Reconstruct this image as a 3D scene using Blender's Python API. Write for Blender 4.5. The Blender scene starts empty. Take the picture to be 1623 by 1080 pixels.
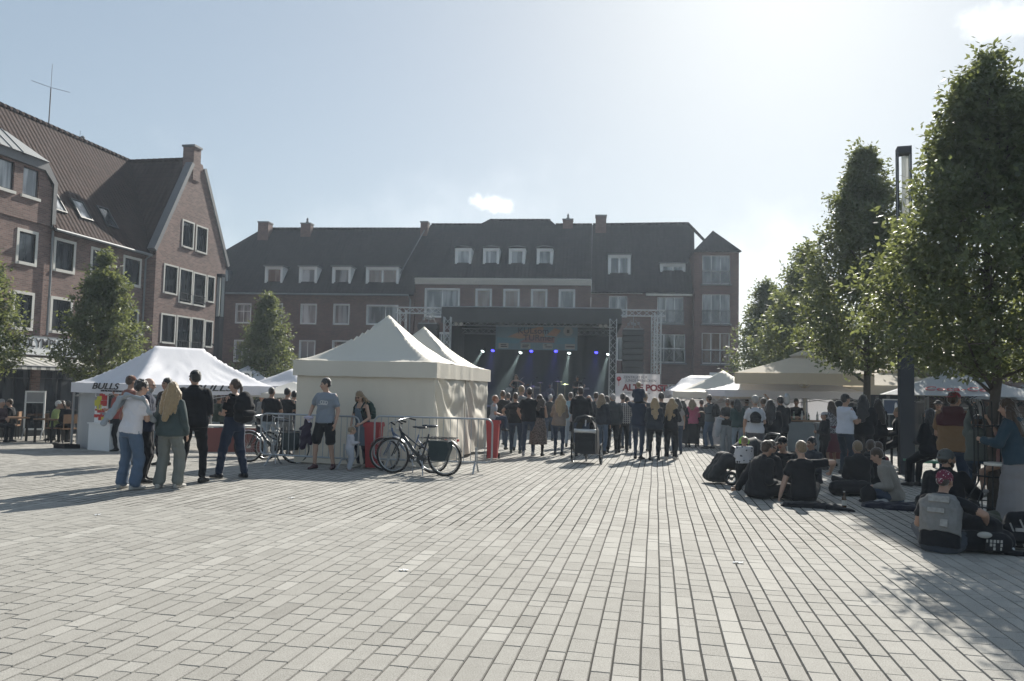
import bpy, math, random
import numpy as np
from mathutils import Vector, Matrix, Euler, noise
from mathutils.bvhtree import BVHTree
from mathutils.geometry import tessellate_polygon
R_ = math.radians
S = bpy.context.scene
COL = S.collection

# ------------------------------------------------------------------ camera
CAM_H = 1.65; FPX = 1215.0
YAW, PITCH, ROLL = R_(10.7), R_(3.58), R_(1.26)
cam = bpy.data.cameras.new('camera'); camo = bpy.data.objects.new('camera', cam); COL.objects.link(camo)
cam.sensor_width = 36; cam.lens = FPX / 1623 * 36; cam.clip_end = 2000; cam.clip_start = .1
CR = Matrix.Rotation(YAW, 3, 'Z') @ Matrix.Rotation(math.pi/2 + PITCH, 3, 'X') @ Matrix.Rotation(ROLL, 3, 'Z')
camo.matrix_world = Matrix.Translation((0, 0, CAM_H)) @ CR.to_4x4()
S.camera = camo
# ------------------------------------------------------------------ light
SUN_AZ, SUN_EL = R_(9.5), R_(32.0)           # azimuth clockwise from +Y
W = bpy.data.worlds.new('World'); S.world = W; W.use_nodes = True
nt = W.node_tree; nt.nodes.clear()
sky = nt.nodes.new('ShaderNodeTexSky'); sky.sky_type = 'NISHITA'; sky.sun_disc = False
sky.sun_elevation = SUN_EL; sky.sun_rotation = SUN_AZ; sky.air_density = 1.0; sky.dust_density = .9; sky.ozone_density = 1.6
bg = nt.nodes.new('ShaderNodeBackground'); bg.inputs['Strength'].default_value = .10
out = nt.nodes.new('ShaderNodeOutputWorld')
def wnode(t, **k):
    n = nt.nodes.new(t)
    for a, b in k.items(): setattr(n, a, b)
    return n
tc = wnode('ShaderNodeTexCoord')
gm = wnode('ShaderNodeGamma'); gm.inputs[1].default_value = .44; nt.links.new(sky.outputs[0], gm.inputs[0])
tn = wnode('ShaderNodeMix', data_type='RGBA', blend_type='MULTIPLY'); tn.inputs[0].default_value = 1; tn.inputs[7].default_value = (1.62, 1.74, 1.80, 1); nt.links.new(gm.outputs[0], tn.inputs[6])
col = tn.outputs[2]
def sky_dir(px, py):
    return (CR @ Vector(((px-811.5)/FPX, -(py-540)/FPX, -1))).normalized()
# two small fair-weather clouds, fixed in the sky by direction
for (px, py, w, st, sc) in ((784, 324, .034, .9, 30), (1612, 20, .06, .55, 22), (560, 470, .5, .16, 5), (1250, 470, .3, .3, 6)):
    d = sky_dir(px, py)
    vs = wnode('ShaderNodeVectorMath', operation='SUBTRACT'); vs.inputs[1].default_value = d
    nt.links.new(tc.outputs['Generated'], vs.inputs[0])
    sc_ = wnode('ShaderNodeVectorMath', operation='MULTIPLY'); sc_.inputs[1].default_value = (1/w, 1/w, 2.6/w)
    nt.links.new(vs.outputs[0], sc_.inputs[0])
    ln = wnode('ShaderNodeVectorMath', operation='LENGTH'); nt.links.new(sc_.outputs[0], ln.inputs[0])
    nz = wnode('ShaderNodeTexNoise'); nz.inputs['Scale'].default_value = sc; nz.inputs['Detail'].default_value = 5; nz.inputs['Roughness'].default_value = .6
    nt.links.new(tc.outputs['Generated'], nz.inputs['Vector'])
    ad = wnode('ShaderNodeMath', operation='MULTIPLY_ADD'); ad.inputs[1].default_value = 2.6; nt.links.new(nz.outputs[0], ad.inputs[0]); ad.inputs[2].default_value = -1.3
    su = wnode('ShaderNodeMath', operation='SUBTRACT'); nt.links.new(ad.outputs[0], su.inputs[0]); nt.links.new(ln.outputs['Value'], su.inputs[1])
    mr = wnode('ShaderNodeMapRange'); mr.inputs[1].default_value = -1.0; mr.inputs[2].default_value = .1; mr.inputs[4].default_value = st; mr.interpolation_type = 'SMOOTHSTEP'
    nt.links.new(su.outputs[0], mr.inputs[0])
    mx = wnode('ShaderNodeMix', data_type='RGBA'); nt.links.new(mr.outputs[0], mx.inputs[0]); nt.links.new(col, mx.inputs[6]); mx.inputs[7].default_value = (10.5, 10.6, 10.6, 1)
    col = mx.outputs[2]
nt.links.new(col, bg.inputs['Color']); nt.links.new(bg.outputs[0], out.inputs['Surface'])
sl = bpy.data.lights.new('sun', 'SUN'); sl.energy = 5.0; sl.angle = R_(.55); sl.color = (1, .95, .86)
so = bpy.data.objects.new('sun', sl); COL.objects.link(so)
SUNV = Vector((math.sin(SUN_AZ)*math.cos(SUN_EL), math.cos(SUN_AZ)*math.cos(SUN_EL), math.sin(SUN_EL)))
so.rotation_euler = SUNV.to_track_quat('Z', 'Y').to_euler(); so.location = (8, 30, 40)
S.view_settings.view_transform = 'Standard'; S.view_settings.look = 'None'; S.view_settings.exposure = 0.75; S.view_settings.gamma = 1
S.cycles.use_denoising = True; S.cycles.max_bounces = 6; S.cycles.diffuse_bounces = 3; S.cycles.glossy_bounces = 3
S.cycles.transmission_bounces = 4; S.cycles.volume_bounces = 0; S.cycles.transparent_max_bounces = 8
S.cycles.sample_clamp_indirect = 6

# ------------------------------------------------------------------ terrain and placing
def gz(x, y):
    t = max(0, y-13); k = min(1, max(0, (-x-2)/9))
    return -.015*min(t, 32) - .03*min(t, 8)*k
CAMP = Vector((0, 0, CAM_H)); FWD = CR @ Vector((0, 0, -1))
def ray(px, py): return CR @ Vector(((px-811.5)/FPX, -(py-540)/FPX, -1))
def D(px, py, d): return CAMP + ray(px, py)*d       # point at depth d metres
def G(px, py):                                       # ground point seen there
    r = ray(px, py); z = 0
    for i in range(30):
        p = CAMP + r*((z-CAM_H)/r.z); z = .5*z + .5*gz(p.x, p.y)
    p = CAMP + r*((z-CAM_H)/r.z)
    return Vector((p.x, p.y, gz(p.x, p.y)))
def GD(px, d):                                       # ground point at depth d under pixel column px
    p = D(px, 617+.022*(px-811), d); return Vector((p.x, p.y, gz(p.x, p.y)))

# ------------------------------------------------------------------ materials
MATS = {}
def base(name):
    m = bpy.data.materials.new(name); m.use_nodes = True
    return m, m.node_tree.nodes, m.node_tree.links, m.node_tree.nodes['Principled BSDF']
def mat(c, rough=.7, metal=0, var=.15, scale=3.0, bump=0, bscale=60, trans=0, spec=.4, tint=None, sheen=0):
    key = ('m', tuple(c), rough, metal, var, scale, bump, bscale, trans, spec, tint, sheen)
    if key in MATS: return MATS[key]
    m, N, L, b = base('surface_%02d' % len(MATS))
    b.inputs['Roughness'].default_value = rough; b.inputs['Metallic'].default_value = metal
    b.inputs['Specular IOR Level'].default_value = spec
    if sheen: b.inputs['Sheen Weight'].default_value = sheen; b.inputs['Sheen Roughness'].default_value = .35
    tcn = N.new('ShaderNodeTexCoord')
    nz = N.new('ShaderNodeTexNoise'); nz.inputs['Scale'].default_value = scale; nz.inputs['Detail'].default_value = 5
    L.new(tcn.outputs['Object'], nz.inputs['Vector'])
    mx = N.new('ShaderNodeMix'); mx.data_type = 'RGBA'
    L.new(nz.outputs[0], mx.inputs[0])
    hi = tint if tint else [min(1, x*(1+var)) for x in c]
    mx.inputs[6].default_value = (*[x*(1-var) for x in c], 1); mx.inputs[7].default_value = (*hi, 1)
    L.new(mx.outputs[2], b.inputs['Base Color'])
    if bump:
        n2 = N.new('ShaderNodeTexNoise'); n2.inputs['Scale'].default_value = bscale; n2.inputs['Detail'].default_value = 4
        L.new(tcn.outputs['Object'], n2.inputs['Vector'])
        bp = N.new('ShaderNodeBump'); bp.inputs['Strength'].default_value = bump; bp.inputs['Distance'].default_value = .02
        L.new(n2.outputs[0], bp.inputs['Height']); L.new(bp.outputs[0], b.inputs['Normal'])
    if trans:
        t = N.new('ShaderNodeBsdfTranslucent'); L.new(mx.outputs[2], t.inputs['Color'])
        ms = N.new('ShaderNodeMixShader'); ms.inputs[0].default_value = trans
        o = N['Material Output']; L.new(b.outputs[0], ms.inputs[1]); L.new(t.outputs[0], ms.inputs[2]); L.new(ms.outputs[0], o.inputs['Surface'])
    MATS[key] = m
    return m
def brick_mat(c1, c2, mortar):
    m, N, L, b = base('brick')
    tcn = N.new('ShaderNodeTexCoord'); sp = N.new('ShaderNodeSeparateXYZ'); L.new(tcn.outputs['Object'], sp.inputs[0])
    ad = N.new('ShaderNodeMath'); L.new(sp.outputs[0], ad.inputs[0]); L.new(sp.outputs[1], ad.inputs[1])
    cb = N.new('ShaderNodeCombineXYZ'); L.new(ad.outputs[0], cb.inputs[0]); L.new(sp.outputs[2], cb.inputs[1])
    br = N.new('ShaderNodeTexBrick'); L.new(cb.outputs[0], br.inputs['Vector'])
    br.inputs['Scale'].default_value = 1; br.inputs['Brick Width'].default_value = .25; br.inputs['Row Height'].default_value = .083
    br.inputs['Mortar Size'].default_value = .009; br.inputs['Bias'].default_value = -.1
    br.inputs['Color1'].default_value = (*c1, 1); br.inputs['Color2'].default_value = (*c2, 1); br.inputs['Mortar'].default_value = (*mortar, 1)
    nz = N.new('ShaderNodeTexNoise'); nz.inputs['Scale'].default_value = .7; nz.inputs['Detail'].default_value = 6; L.new(tcn.outputs['Object'], nz.inputs['Vector'])
    mr = N.new('ShaderNodeMapRange'); mr.inputs[3].default_value = .72; mr.inputs[4].default_value = 1.25; L.new(nz.outputs[0], mr.inputs[0])
    mu = N.new('ShaderNodeMix'); mu.data_type = 'RGBA'; mu.blend_type = 'MULTIPLY'; mu.inputs[0].default_value = 1
    L.new(br.outputs[0], mu.inputs[6]); L.new(mr.outputs[0], mu.inputs[7]); L.new(mu.outputs[2], b.inputs['Base Color'])
    bp = N.new('ShaderNodeBump'); bp.inputs['Strength'].default_value = .5; bp.inputs['Distance'].default_value = .012; bp.invert = True
    L.new(br.outputs['Fac'], bp.inputs['Height']); L.new(bp.outputs[0], b.inputs['Normal']); b.inputs['Roughness'].default_value = .85
    return m
def roof_mat(c, c2, bs=.9):
    m, N, L, b = base('roof_tile')
    uv = N.new('ShaderNodeUVMap'); uv.uv_map = 'uv'; sp = N.new('ShaderNodeSeparateXYZ'); L.new(uv.outputs[0], sp.inputs[0])
    def mth(op, a, bb=None):
        n = N.new('ShaderNodeMath'); n.operation = op
        if isinstance(a, (int, float)): n.inputs[0].default_value = a
        else: L.new(a, n.inputs[0])
        if bb is not None:
            if isinstance(bb, (int, float)): n.inputs[1].default_value = bb
            else: L.new(bb, n.inputs[1])
        return n.outputs[0]
    s = mth('SINE', mth('MULTIPLY', sp.outputs[0], 2*math.pi/.28))
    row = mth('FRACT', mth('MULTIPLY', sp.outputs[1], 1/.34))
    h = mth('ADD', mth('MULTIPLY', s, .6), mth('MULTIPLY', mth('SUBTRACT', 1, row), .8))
    bp = N.new('ShaderNodeBump'); bp.inputs['Strength'].default_value = bs; bp.inputs['Distance'].default_value = .045
    L.new(h, bp.inputs['Height']); L.new(bp.outputs[0], b.inputs['Normal'])
    fl = N.new('ShaderNodeCombineXYZ'); L.new(mth('FLOOR', mth('MULTIPLY', sp.outputs[0], 1/.28)), fl.inputs[0]); L.new(mth('FLOOR', mth('MULTIPLY', sp.outputs[1], 1/.34)), fl.inputs[1])
    wn = N.new('ShaderNodeTexWhiteNoise'); wn.noise_dimensions = '2D'; L.new(fl.outputs[0], wn.inputs['Vector'])
    nz = N.new('ShaderNodeTexNoise'); nz.inputs['Scale'].default_value = .5; nz.inputs['Detail'].default_value = 5; L.new(uv.outputs[0], nz.inputs['Vector'])
    f = mth('MULTIPLY_ADD', wn.outputs[0], .45); f.node.inputs[2].default_value = 0
    g = mth('ADD', f, mth('MULTIPLY', nz.outputs[0], .6))
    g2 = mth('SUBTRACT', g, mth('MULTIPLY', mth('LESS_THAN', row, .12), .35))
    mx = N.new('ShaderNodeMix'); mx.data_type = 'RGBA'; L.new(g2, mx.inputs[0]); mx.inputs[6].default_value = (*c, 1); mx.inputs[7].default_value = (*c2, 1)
    L.new(mx.outputs[2], b.inputs['Base Color']); b.inputs['Roughness'].default_value = .9; b.inputs['Specular IOR Level'].default_value = .12
    return m
def glass_mat(c=(.02, .028, .035), rough=.06, curtain=0):
    m, N, L, b = base('window_glass')
    b.inputs['Roughness'].default_value = rough; b.inputs['Specular IOR Level'].default_value = .9
    tcn = N.new('ShaderNodeTexCoord'); wv = N.new('ShaderNodeTexNoise'); wv.inputs['Scale'].default_value = .9
    mp = N.new('ShaderNodeMapping'); mp.inputs['Scale'].default_value = (3, 3, .4); L.new(tcn.outputs['Object'], mp.inputs[0]); L.new(mp.outputs[0], wv.inputs['Vector'])
    mr = N.new('ShaderNodeMapRange'); mr.inputs[1].default_value = .45; mr.inputs[2].default_value = .6; L.new(wv.outputs[0], mr.inputs[0])
    mx = N.new('ShaderNodeMix'); mx.data_type = 'RGBA'; L.new(mr.outputs[0], mx.inputs[0]); mx.inputs[6].default_value = (*c, 1)
    k = curtain; mx.inputs[7].default_value = (c[0]+k, c[1]+k, c[2]+k, 1); L.new(mx.outputs[2], b.inputs['Base Color'])
    n2 = N.new('ShaderNodeTexNoise'); n2.inputs['Scale'].default_value = 1.6; L.new(tcn.outputs['Object'], n2.inputs['Vector'])
    bp = N.new('ShaderNodeBump'); bp.inputs['Strength'].default_value = .04; L.new(n2.outputs[0], bp.inputs['Height']); L.new(bp.outputs[0], b.inputs['Normal'])
    return m
def emit_mat(c, s):
    m, N, L, b = base('lit'); b.inputs['Emission Color'].default_value = (*c, 1); b.inputs['Emission Strength'].default_value = s
    b.inputs['Base Color'].default_value = (*c, 1); return m
def pattern_mat(kind, c1, c2, scale=20):
    m, N, L, b = base('cloth_'+kind); b.inputs['Roughness'].default_value = .9
    tcn = N.new('ShaderNodeTexCoord'); mx = N.new('ShaderNodeMix'); mx.data_type = 'RGBA'
    mx.inputs[6].default_value = (*c1, 1); mx.inputs[7].default_value = (*c2, 1)
    if kind == 'plaid':
        sp = N.new('ShaderNodeSeparateXYZ'); L.new(tcn.outputs['Object'], sp.inputs[0]); o = []
        for k in (0, 2):
            a = N.new('ShaderNodeMath'); a.operation = 'MULTIPLY'; a.inputs[1].default_value = scale; L.new(sp.outputs[k], a.inputs[0])
            s = N.new('ShaderNodeMath'); s.operation = 'FRACT'; L.new(a.outputs[0], s.inputs[0])
            g = N.new('ShaderNodeMath'); g.operation = 'LESS_THAN'; g.inputs[1].default_value = .28; L.new(s.outputs[0], g.inputs[0]); o.append(g)
        a = N.new('ShaderNodeMath'); a.operation = 'MAXIMUM'; L.new(o[0].outputs[0], a.inputs[0]); L.new(o[1].outputs[0], a.inputs[1]); L.new(a.outputs[0], mx.inputs[0])
    elif kind == 'spots':
        v = N.new('ShaderNodeTexVoronoi'); v.inputs['Scale'].default_value = scale; L.new(tcn.outputs['Object'], v.inputs['Vector'])
        g = N.new('ShaderNodeMath'); g.operation = 'LESS_THAN'; g.inputs[1].default_value = .26; L.new(v.outputs['Distance'], g.inputs[0]); L.new(g.outputs[0], mx.inputs[0])
    else:
        v = N.new('ShaderNodeTexNoise'); v.inputs['Scale'].default_value = scale; v.inputs['Detail'].default_value = 2; L.new(tcn.outputs['Object'], v.inputs['Vector'])
        g = N.new('ShaderNodeMath'); g.operation = 'GREATER_THAN'; g.inputs[1].default_value = .5; L.new(v.outputs[0], g.inputs[0]); L.new(g.outputs[0], mx.inputs[0])
    L.new(mx.outputs[2], b.inputs['Base Color']); return m

# ------------------------------------------------------------------ mesh helpers
class MB:
    def __init__(s): s.v = []; s.f = []; s.m = []; s.uv = []; s.T = Matrix.Identity(4); s.mi = 0
    def add(s, vs, fs, uvs=None):
        o = len(s.v); s.v += [tuple(s.T @ Vector(v)) for v in vs]
        for i, f in enumerate(fs):
            s.f.append(tuple(o+k for k in f)); s.m.append(s.mi); s.uv.append(uvs[i] if uvs else None)
        return s
    def box(s, a, b, M=None):
        (x0, y0, z0), (x1, y1, z1) = a, b
        vs = [Vector(v) for v in ((x0,y0,z0),(x1,y0,z0),(x1,y1,z0),(x0,y1,z0),(x0,y0,z1),(x1,y0,z1),(x1,y1,z1),(x0,y1,z1))]
        if M is not None: vs = [M @ v for v in vs]
        return s.add(vs, [(0,3,2,1),(4,5,6,7),(0,1,5,4),(1,2,6,5),(2,3,7,6),(3,0,4,7)])
    def cbox(s, c, d, M=None): return s.box([c[i]-d[i]/2 for i in range(3)], [c[i]+d[i]/2 for i in range(3)], M)
    def tube(s, pts, r, n=8, cap=True, closed=False):
        pts = [Vector(p) for p in pts]; rs = r if isinstance(r, (list, tuple)) else [r]*len(pts)
        vs = []; k = len(pts); up = None
        for i, p in enumerate(pts):
            if closed: t = pts[(i+1) % k]-pts[i-1]
            else: t = pts[min(i+1, k-1)]-pts[max(i-1, 0)]
            t.normalize()
            if up is None: up = Vector((0,0,1)) if abs(t.z) < .9 else Vector((1,0,0))
            a = t.cross(up)
            if a.length < 1e-4: a = t.cross(Vector((0,1,0)))
            a.normalize(); b = a.cross(t).normalized(); up = b
            for j in range(n):
                an = 2*math.pi*j/n; vs.append(p + a*math.cos(an)*rs[i] + b*math.sin(an)*rs[i])
        fs = []
        for i in range(k if closed else k-1):
            for j in range(n):
                i2 = (i+1) % k
                fs.append((i*n+j, i*n+(j+1) % n, i2*n+(j+1) % n, i2*n+j))
        if cap and not closed: fs += [tuple(range(n))[::-1], tuple(range((k-1)*n, k*n))]
        return s.add(vs, fs)
    def lathe(s, prof, n=16, c=(0,0,0)):
        vs = []; k = len(prof)
        for (r, z) in prof:
            for j in range(n): an = 2*math.pi*j/n; vs.append((c[0]+r*math.cos(an), c[1]+r*math.sin(an), c[2]+z))
        fs = [(i*n+j, i*n+(j+1) % n, (i+1)*n+(j+1) % n, (i+1)*n+j) for i in range(k-1) for j in range(n)]
        fs += [tuple(range(n))[::-1], tuple(range((k-1)*n, k*n))]
        return s.add(vs, fs)
    def ell(s, c, r, n=12, M=None):
        vs = []; fs = []; h = n//2+1
        for i in range(h+1):
            th = math.pi*i/h
            for j in range(n):
                ph = 2*math.pi*j/n; v = Vector((r[0]*math.sin(th)*math.cos(ph), r[1]*math.sin(th)*math.sin(ph), r[2]*math.cos(th)))
                vs.append((M @ v if M is not None else v)+Vector(c))
        for i in range(h):
            for j in range(n): fs.append((i*n+j, (i+1)*n+j, (i+1)*n+(j+1) % n, i*n+(j+1) % n))
        return s.add(vs, fs)
    def grid(s, fn, nu, nv, uvscale=None):
        vs = [fn(i/nu, j/nv) for j in range(nv+1) for i in range(nu+1)]
        return s.add(vs, [(j*(nu+1)+i, j*(nu+1)+i+1, (j+1)*(nu+1)+i+1, (j+1)*(nu+1)+i) for j in range(nv) for i in range(nu)])
    def build(s, name, mats, parent=None, smooth=False, loc=None, solid=0):
        me = bpy.data.meshes.new(name); me.from_pydata(s.v, [], s.f)
        mats = mats if isinstance(mats, (list, tuple)) else [mats]
        for m in mats: me.materials.append(m)
        if len(mats) > 1: me.polygons.foreach_set('material_index', s.m)
        if any(u for u in s.uv):
            ul = me.uv_layers.new(name='uv'); k = 0
            for p, u in zip(me.polygons, s.uv):
                for q in range(p.loop_total): ul.data[p.loop_start+q].uv = u[q] if u else (0, 0)
        if smooth is True: me.polygons.foreach_set('use_smooth', [True]*len(me.polygons))
        me.validate(); me.update()
        o = bpy.data.objects.new(name, me); COL.objects.link(o)
        if parent is not None: o.parent = parent
        if loc is not None: o.location = loc
        if solid:
            md = o.modifiers.new('thick', 'SOLIDIFY'); md.thickness = solid; md.offset = 0
        return o
def tag(o, label=None, cat=None, group=None, kind=None):
    if label: o['label'] = label
    if cat: o['category'] = cat
    if group: o['group'] = group
    if kind: o['kind'] = kind
    return o
def thing(name, label, cat, loc=(0,0,0), rz=0, group=None):
    o = bpy.data.objects.new(name, None); COL.objects.link(o); o.location = loc; o.rotation_euler = (0, 0, R_(rz)); o.empty_display_size = .2
    return tag(o, label, cat, group)
def part(name, mb, m, parent, smooth=False, label=None):
    o = mb.build(name, m, parent, smooth)
    if label: o['label'] = label
    return o
def copy_tree(o, parent=None):
    c = o.copy(); COL.objects.link(c)
    if parent is not None: c.parent = parent
    for ch in [x for x in bpy.data.objects if x.parent == o]: copy_tree(ch, c)
    return c
def text(name, s, size, m, parent, loc, rot, sx=1, shear=0, bold=0, extrude=.004, align='LEFT'):
    cu = bpy.data.curves.new(name, 'FONT'); cu.body = s; cu.size = size; cu.extrude = extrude; cu.shear = shear; cu.offset = bold; cu.align_x = align
    cu.materials.append(m); o = bpy.data.objects.new(name, cu); COL.objects.link(o); o.parent = parent
    o.location = loc; o.rotation_euler = rot; o.scale = (sx, 1, 1); return o
def struct(name, mb, m, smooth=False, kind='structure'):
    o = mb.build(name, m, None, smooth); o['kind'] = kind; return o
def wall_mesh(mb, outer, holes, to3, depth=.14):
    """flat wall with real openings; to3(u, z, d) maps wall coordinates, d = depth into the wall"""
    polys = [[Vector((u, z, 0)) for u, z in outer]] + [[Vector((u, z, 0)) for u, z in ((a,c),(b,c),(b,d),(a,d))] for a, b, c, d in holes]
    flat = [v for p in polys for v in p]
    tr = tessellate_polygon(polys)
    mb.add([to3(v.x, v.y, 0) for v in flat], [tuple(t) for t in tr])
    for a, b, c, d in holes:
        q = [(a,c),(b,c),(b,d),(a,d)]
        for i in range(4):
            (u0, z0), (u1, z1) = q[i], q[(i+1) % 4]
            mb.add([to3(u0,z0,0), to3(u1,z1,0), to3(u1,z1,depth), to3(u0,z0,depth)], [(0,1,2,3)])

# ------------------------------------------------------------------ ground
BLK = random.Random(5)
def paving():
    """plaza setts laid in long courses of slightly different widths, butted with open joints"""
    vs = []; fs = []; cols = []
    x = -34.0; rnd = BLK; ci = 0
    def vis(x, y):                                    # near the field of view and a step to each side
        q = CR.transposed() @ (Vector((x, y, 0))-CAMP); d = -q.z
        return d > .5 and abs(q.x) < d*.72+3.0
    while x < 22:
        w = (.126, .166)[ci % 2] if rnd.random() < .8 else rnd.choice((.126, .146, .166)); ci += 1; g = .0036 + rnd.random()*.0016
        wob = rnd.uniform(-.002, .002)
        y = 1.5 + rnd.random()*.3
        ymax = 40
        run = 0; tone = 0
        while y < ymax:
            l = rnd.choice((.15, .20, .26, .26, .33, .40)); 
            if y > 24: l *= 1.6
            if vis(x, y):
                if run <= 0:
                    tone = rnd.gauss(0, .035); run = 1
                    if rnd.random() < .022: tone = rnd.uniform(.09,.19); run = rnd.randint(1, 5)
                    elif rnd.random() < .012: tone = -.12; run = rnd.randint(1, 2)
                run -= 1
                a, b = x+g, x+w-g; c, d = y+.0022, y+l-.0022
                k = len(vs); dz = rnd.uniform(-.0012, .0012)
                t1, t2 = rnd.uniform(-.001, .001), rnd.uniform(-.001, .001)
                e = .004
                for (px, py, h) in ((a,c,-.012),(b,c,-.012),(b,d,-.012),(a,d,-.012),(a+e,c+e,t1),(b-e,c+e,t2),(b-e,d-e,-t1),(a+e,d-e,-t2)):
                    vs.append((px+.011*noise.noise((px*.45, py*.38, 0))+.003*noise.noise((px*1.5, py*1.3, 5)), py, gz(px, py)+dz+h))
                if y < 9: fl = ((4,5,6,7),(0,1,5,4),(1,2,6,5),(2,3,7,6),(3,0,4,7))
                else: fl = ((4,5,6,7),)
                for f in fl: fs.append(tuple(k+i for i in f)); cols.append(tone)
            y += l
        x += w
    me = bpy.data.meshes.new('plaza_paving'); me.from_pydata(vs, [], fs)
    at = me.attributes.new('tone', 'FLOAT', 'FACE'); at.data.foreach_set('value', cols)
    m, N, L, b = base('paving_stone')
    an = N.new('ShaderNodeAttribute'); an.attribute_name = 'tone'
    ge = N.new('ShaderNodeNewGeometry')
    def nz(scale, det=4, ro=.6):
        n = N.new('ShaderNodeTexNoise'); n.inputs['Scale'].default_value = scale; n.inputs['Detail'].default_value = det; n.inputs['Roughness'].default_value = ro
        L.new(ge.outputs['Position'], n.inputs['Vector']); return n.outputs[0]
    def mth(op, a, bb, c=None):
        n = N.new('ShaderNodeMath'); n.operation = op
        for i, v in enumerate((a, bb, c)):
            if v is None: continue
            if isinstance(v, (int, float)): n.inputs[i].default_value = v
            else: L.new(v, n.inputs[i])
        return n.outputs[0]
    f = mth('ADD', mth('MULTIPLY', nz(120, 2, .85), 3.0), mth('MULTIPLY', nz(.35, 6), .45))
    f = mth('ADD', f, mth('MULTIPLY', nz(7, 5, .7), .55))
    f = mth('MULTIPLY_ADD', an.outputs['Fac'], 2.2, mth('SUBTRACT', f, 1.50))
    mx = N.new('ShaderNodeMix'); mx.data_type = 'RGBA'; L.new(f, mx.inputs[0])
    mx.inputs[6].default_value = (.222, .212, .192, 1); mx.inputs[7].default_value = (.42, .406, .372, 1)
    # scattered stains
    v = N.new('ShaderNodeTexVoronoi'); v.inputs['Scale'].default_value = .55; L.new(ge.outputs['Position'], v.inputs['Vector'])
    wob = mth('ADD', v.outputs['Distance'], mth('MULTIPLY', nz(5), .5))
    st = N.new('ShaderNodeMapRange'); st.inputs[1].default_value = .3; st.inputs[2].default_value = .5; st.inputs[3].default_value = .9; st.inputs[4].default_value = 1; L.new(wob, st.inputs[0])
    mu = N.new('ShaderNodeMix'); mu.data_type = 'RGBA'; mu.blend_type = 'MULTIPLY'; mu.inputs[0].default_value = 1
    L.new(mx.outputs[2], mu.inputs[6]); L.new(st.outputs[0], mu.inputs[7])
    L.new(mu.outputs[2], b.inputs['Base Color']); b.inputs['Roughness'].default_value = .85; b.inputs['Specular IOR Level'].default_value = .12
    bp = N.new('ShaderNodeBump'); bp.inputs['Strength'].default_value = .35; bp.inputs['Distance'].default_value = .004
    L.new(nz(220, 3), bp.inputs['Height']); L.new(bp.outputs[0], b.inputs['Normal'])
    me.materials.append(m); me.update()
    o = bpy.data.objects.new('plaza_paving', me); COL.objects.link(o); o['kind'] = 'structure'
    return m
paving()
g = MB()
nx, ny = 90, 110
def gp(u, v):
    x = -60+120*u; y = -8+78*v; return (x, y, gz(x, y)-.0125)
g.grid(gp, nx, ny)
struct('plaza_joint_bed', g, mat((.013, .012, .010), .95, var=.5, scale=2))
g = MB()
xs = [-900, -60, 60, 900]; ys = [-500, -8, 70, 1200]
for i in range(3):
    for j in range(3):
        if i == 1 and j == 1: continue
        g.add([(xs[i], ys[j], -.7), (xs[i+1], ys[j], -.7), (xs[i+1], ys[j+1], -.7), (xs[i], ys[j+1], -.7)], [(0,1,2,3)])
struct('ground', g, mat((.12, .11, .1), .95, var=.3, scale=.2))
# street and pavement strip beside the left-hand shops
g = MB(); g.grid(lambda u, v: (-27.3+5.0*u, 5+65*v, gz(-24.8, 5+65*v)+.06), 2, 40); g.add([(-22.3, 5, -.4), (-22.3, 70, -1.2), (-22.3, 70, gz(-24.8, 70)+.06), (-22.3, 5, gz(-24.8, 5)+.06)], [(0,1,2,3)])
struct('pavement', g, mat((.16, .155, .15), .8, var=.25, scale=1.5, bump=.3))
# ================================================================== BUILDINGS
BR1 = brick_mat((.15, .088, .072), (.25, .155, .13), (.20, .175, .16))
BR2 = brick_mat((.11, .052, .042), (.17, .085, .068), (.11, .095, .09))
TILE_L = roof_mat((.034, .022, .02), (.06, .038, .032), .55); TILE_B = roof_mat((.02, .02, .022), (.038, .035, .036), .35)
TRIM = mat((.62, .60, .55), .7, var=.08); FRAME_W = mat((.7, .7, .68), .5, var=.05); FRAME_D = mat((.03, .032, .035), .5)
ZINC = mat((.22, .23, .235), .6, metal=.1, var=.12); DARK = mat((.02, .02, .022), .8); LEAD = mat((.16, .16, .165), .6)
GL = glass_mat((.015, .02, .026), .05, .05); GLC = glass_mat((.05, .06, .07), .1, .22); GLW = glass_mat((.16, .17, .18), .15, .30)
GLO = glass_mat((.10, .05, .035), .12, .10); CONC = mat((.38, .36, .33), .8, bump=.3)
def ubox(mb, to3, u0, u1, z0, z1, d0, d1):
    c = [to3(u, z, d) for d in (d0, d1) for z in (z0, z1) for u in (u0, u1)]
    mb.add(c, [(0,1,3,2),(4,6,7,5),(0,4,5,1),(2,3,7,6),(0,2,6,4),(1,5,7,3)])
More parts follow.
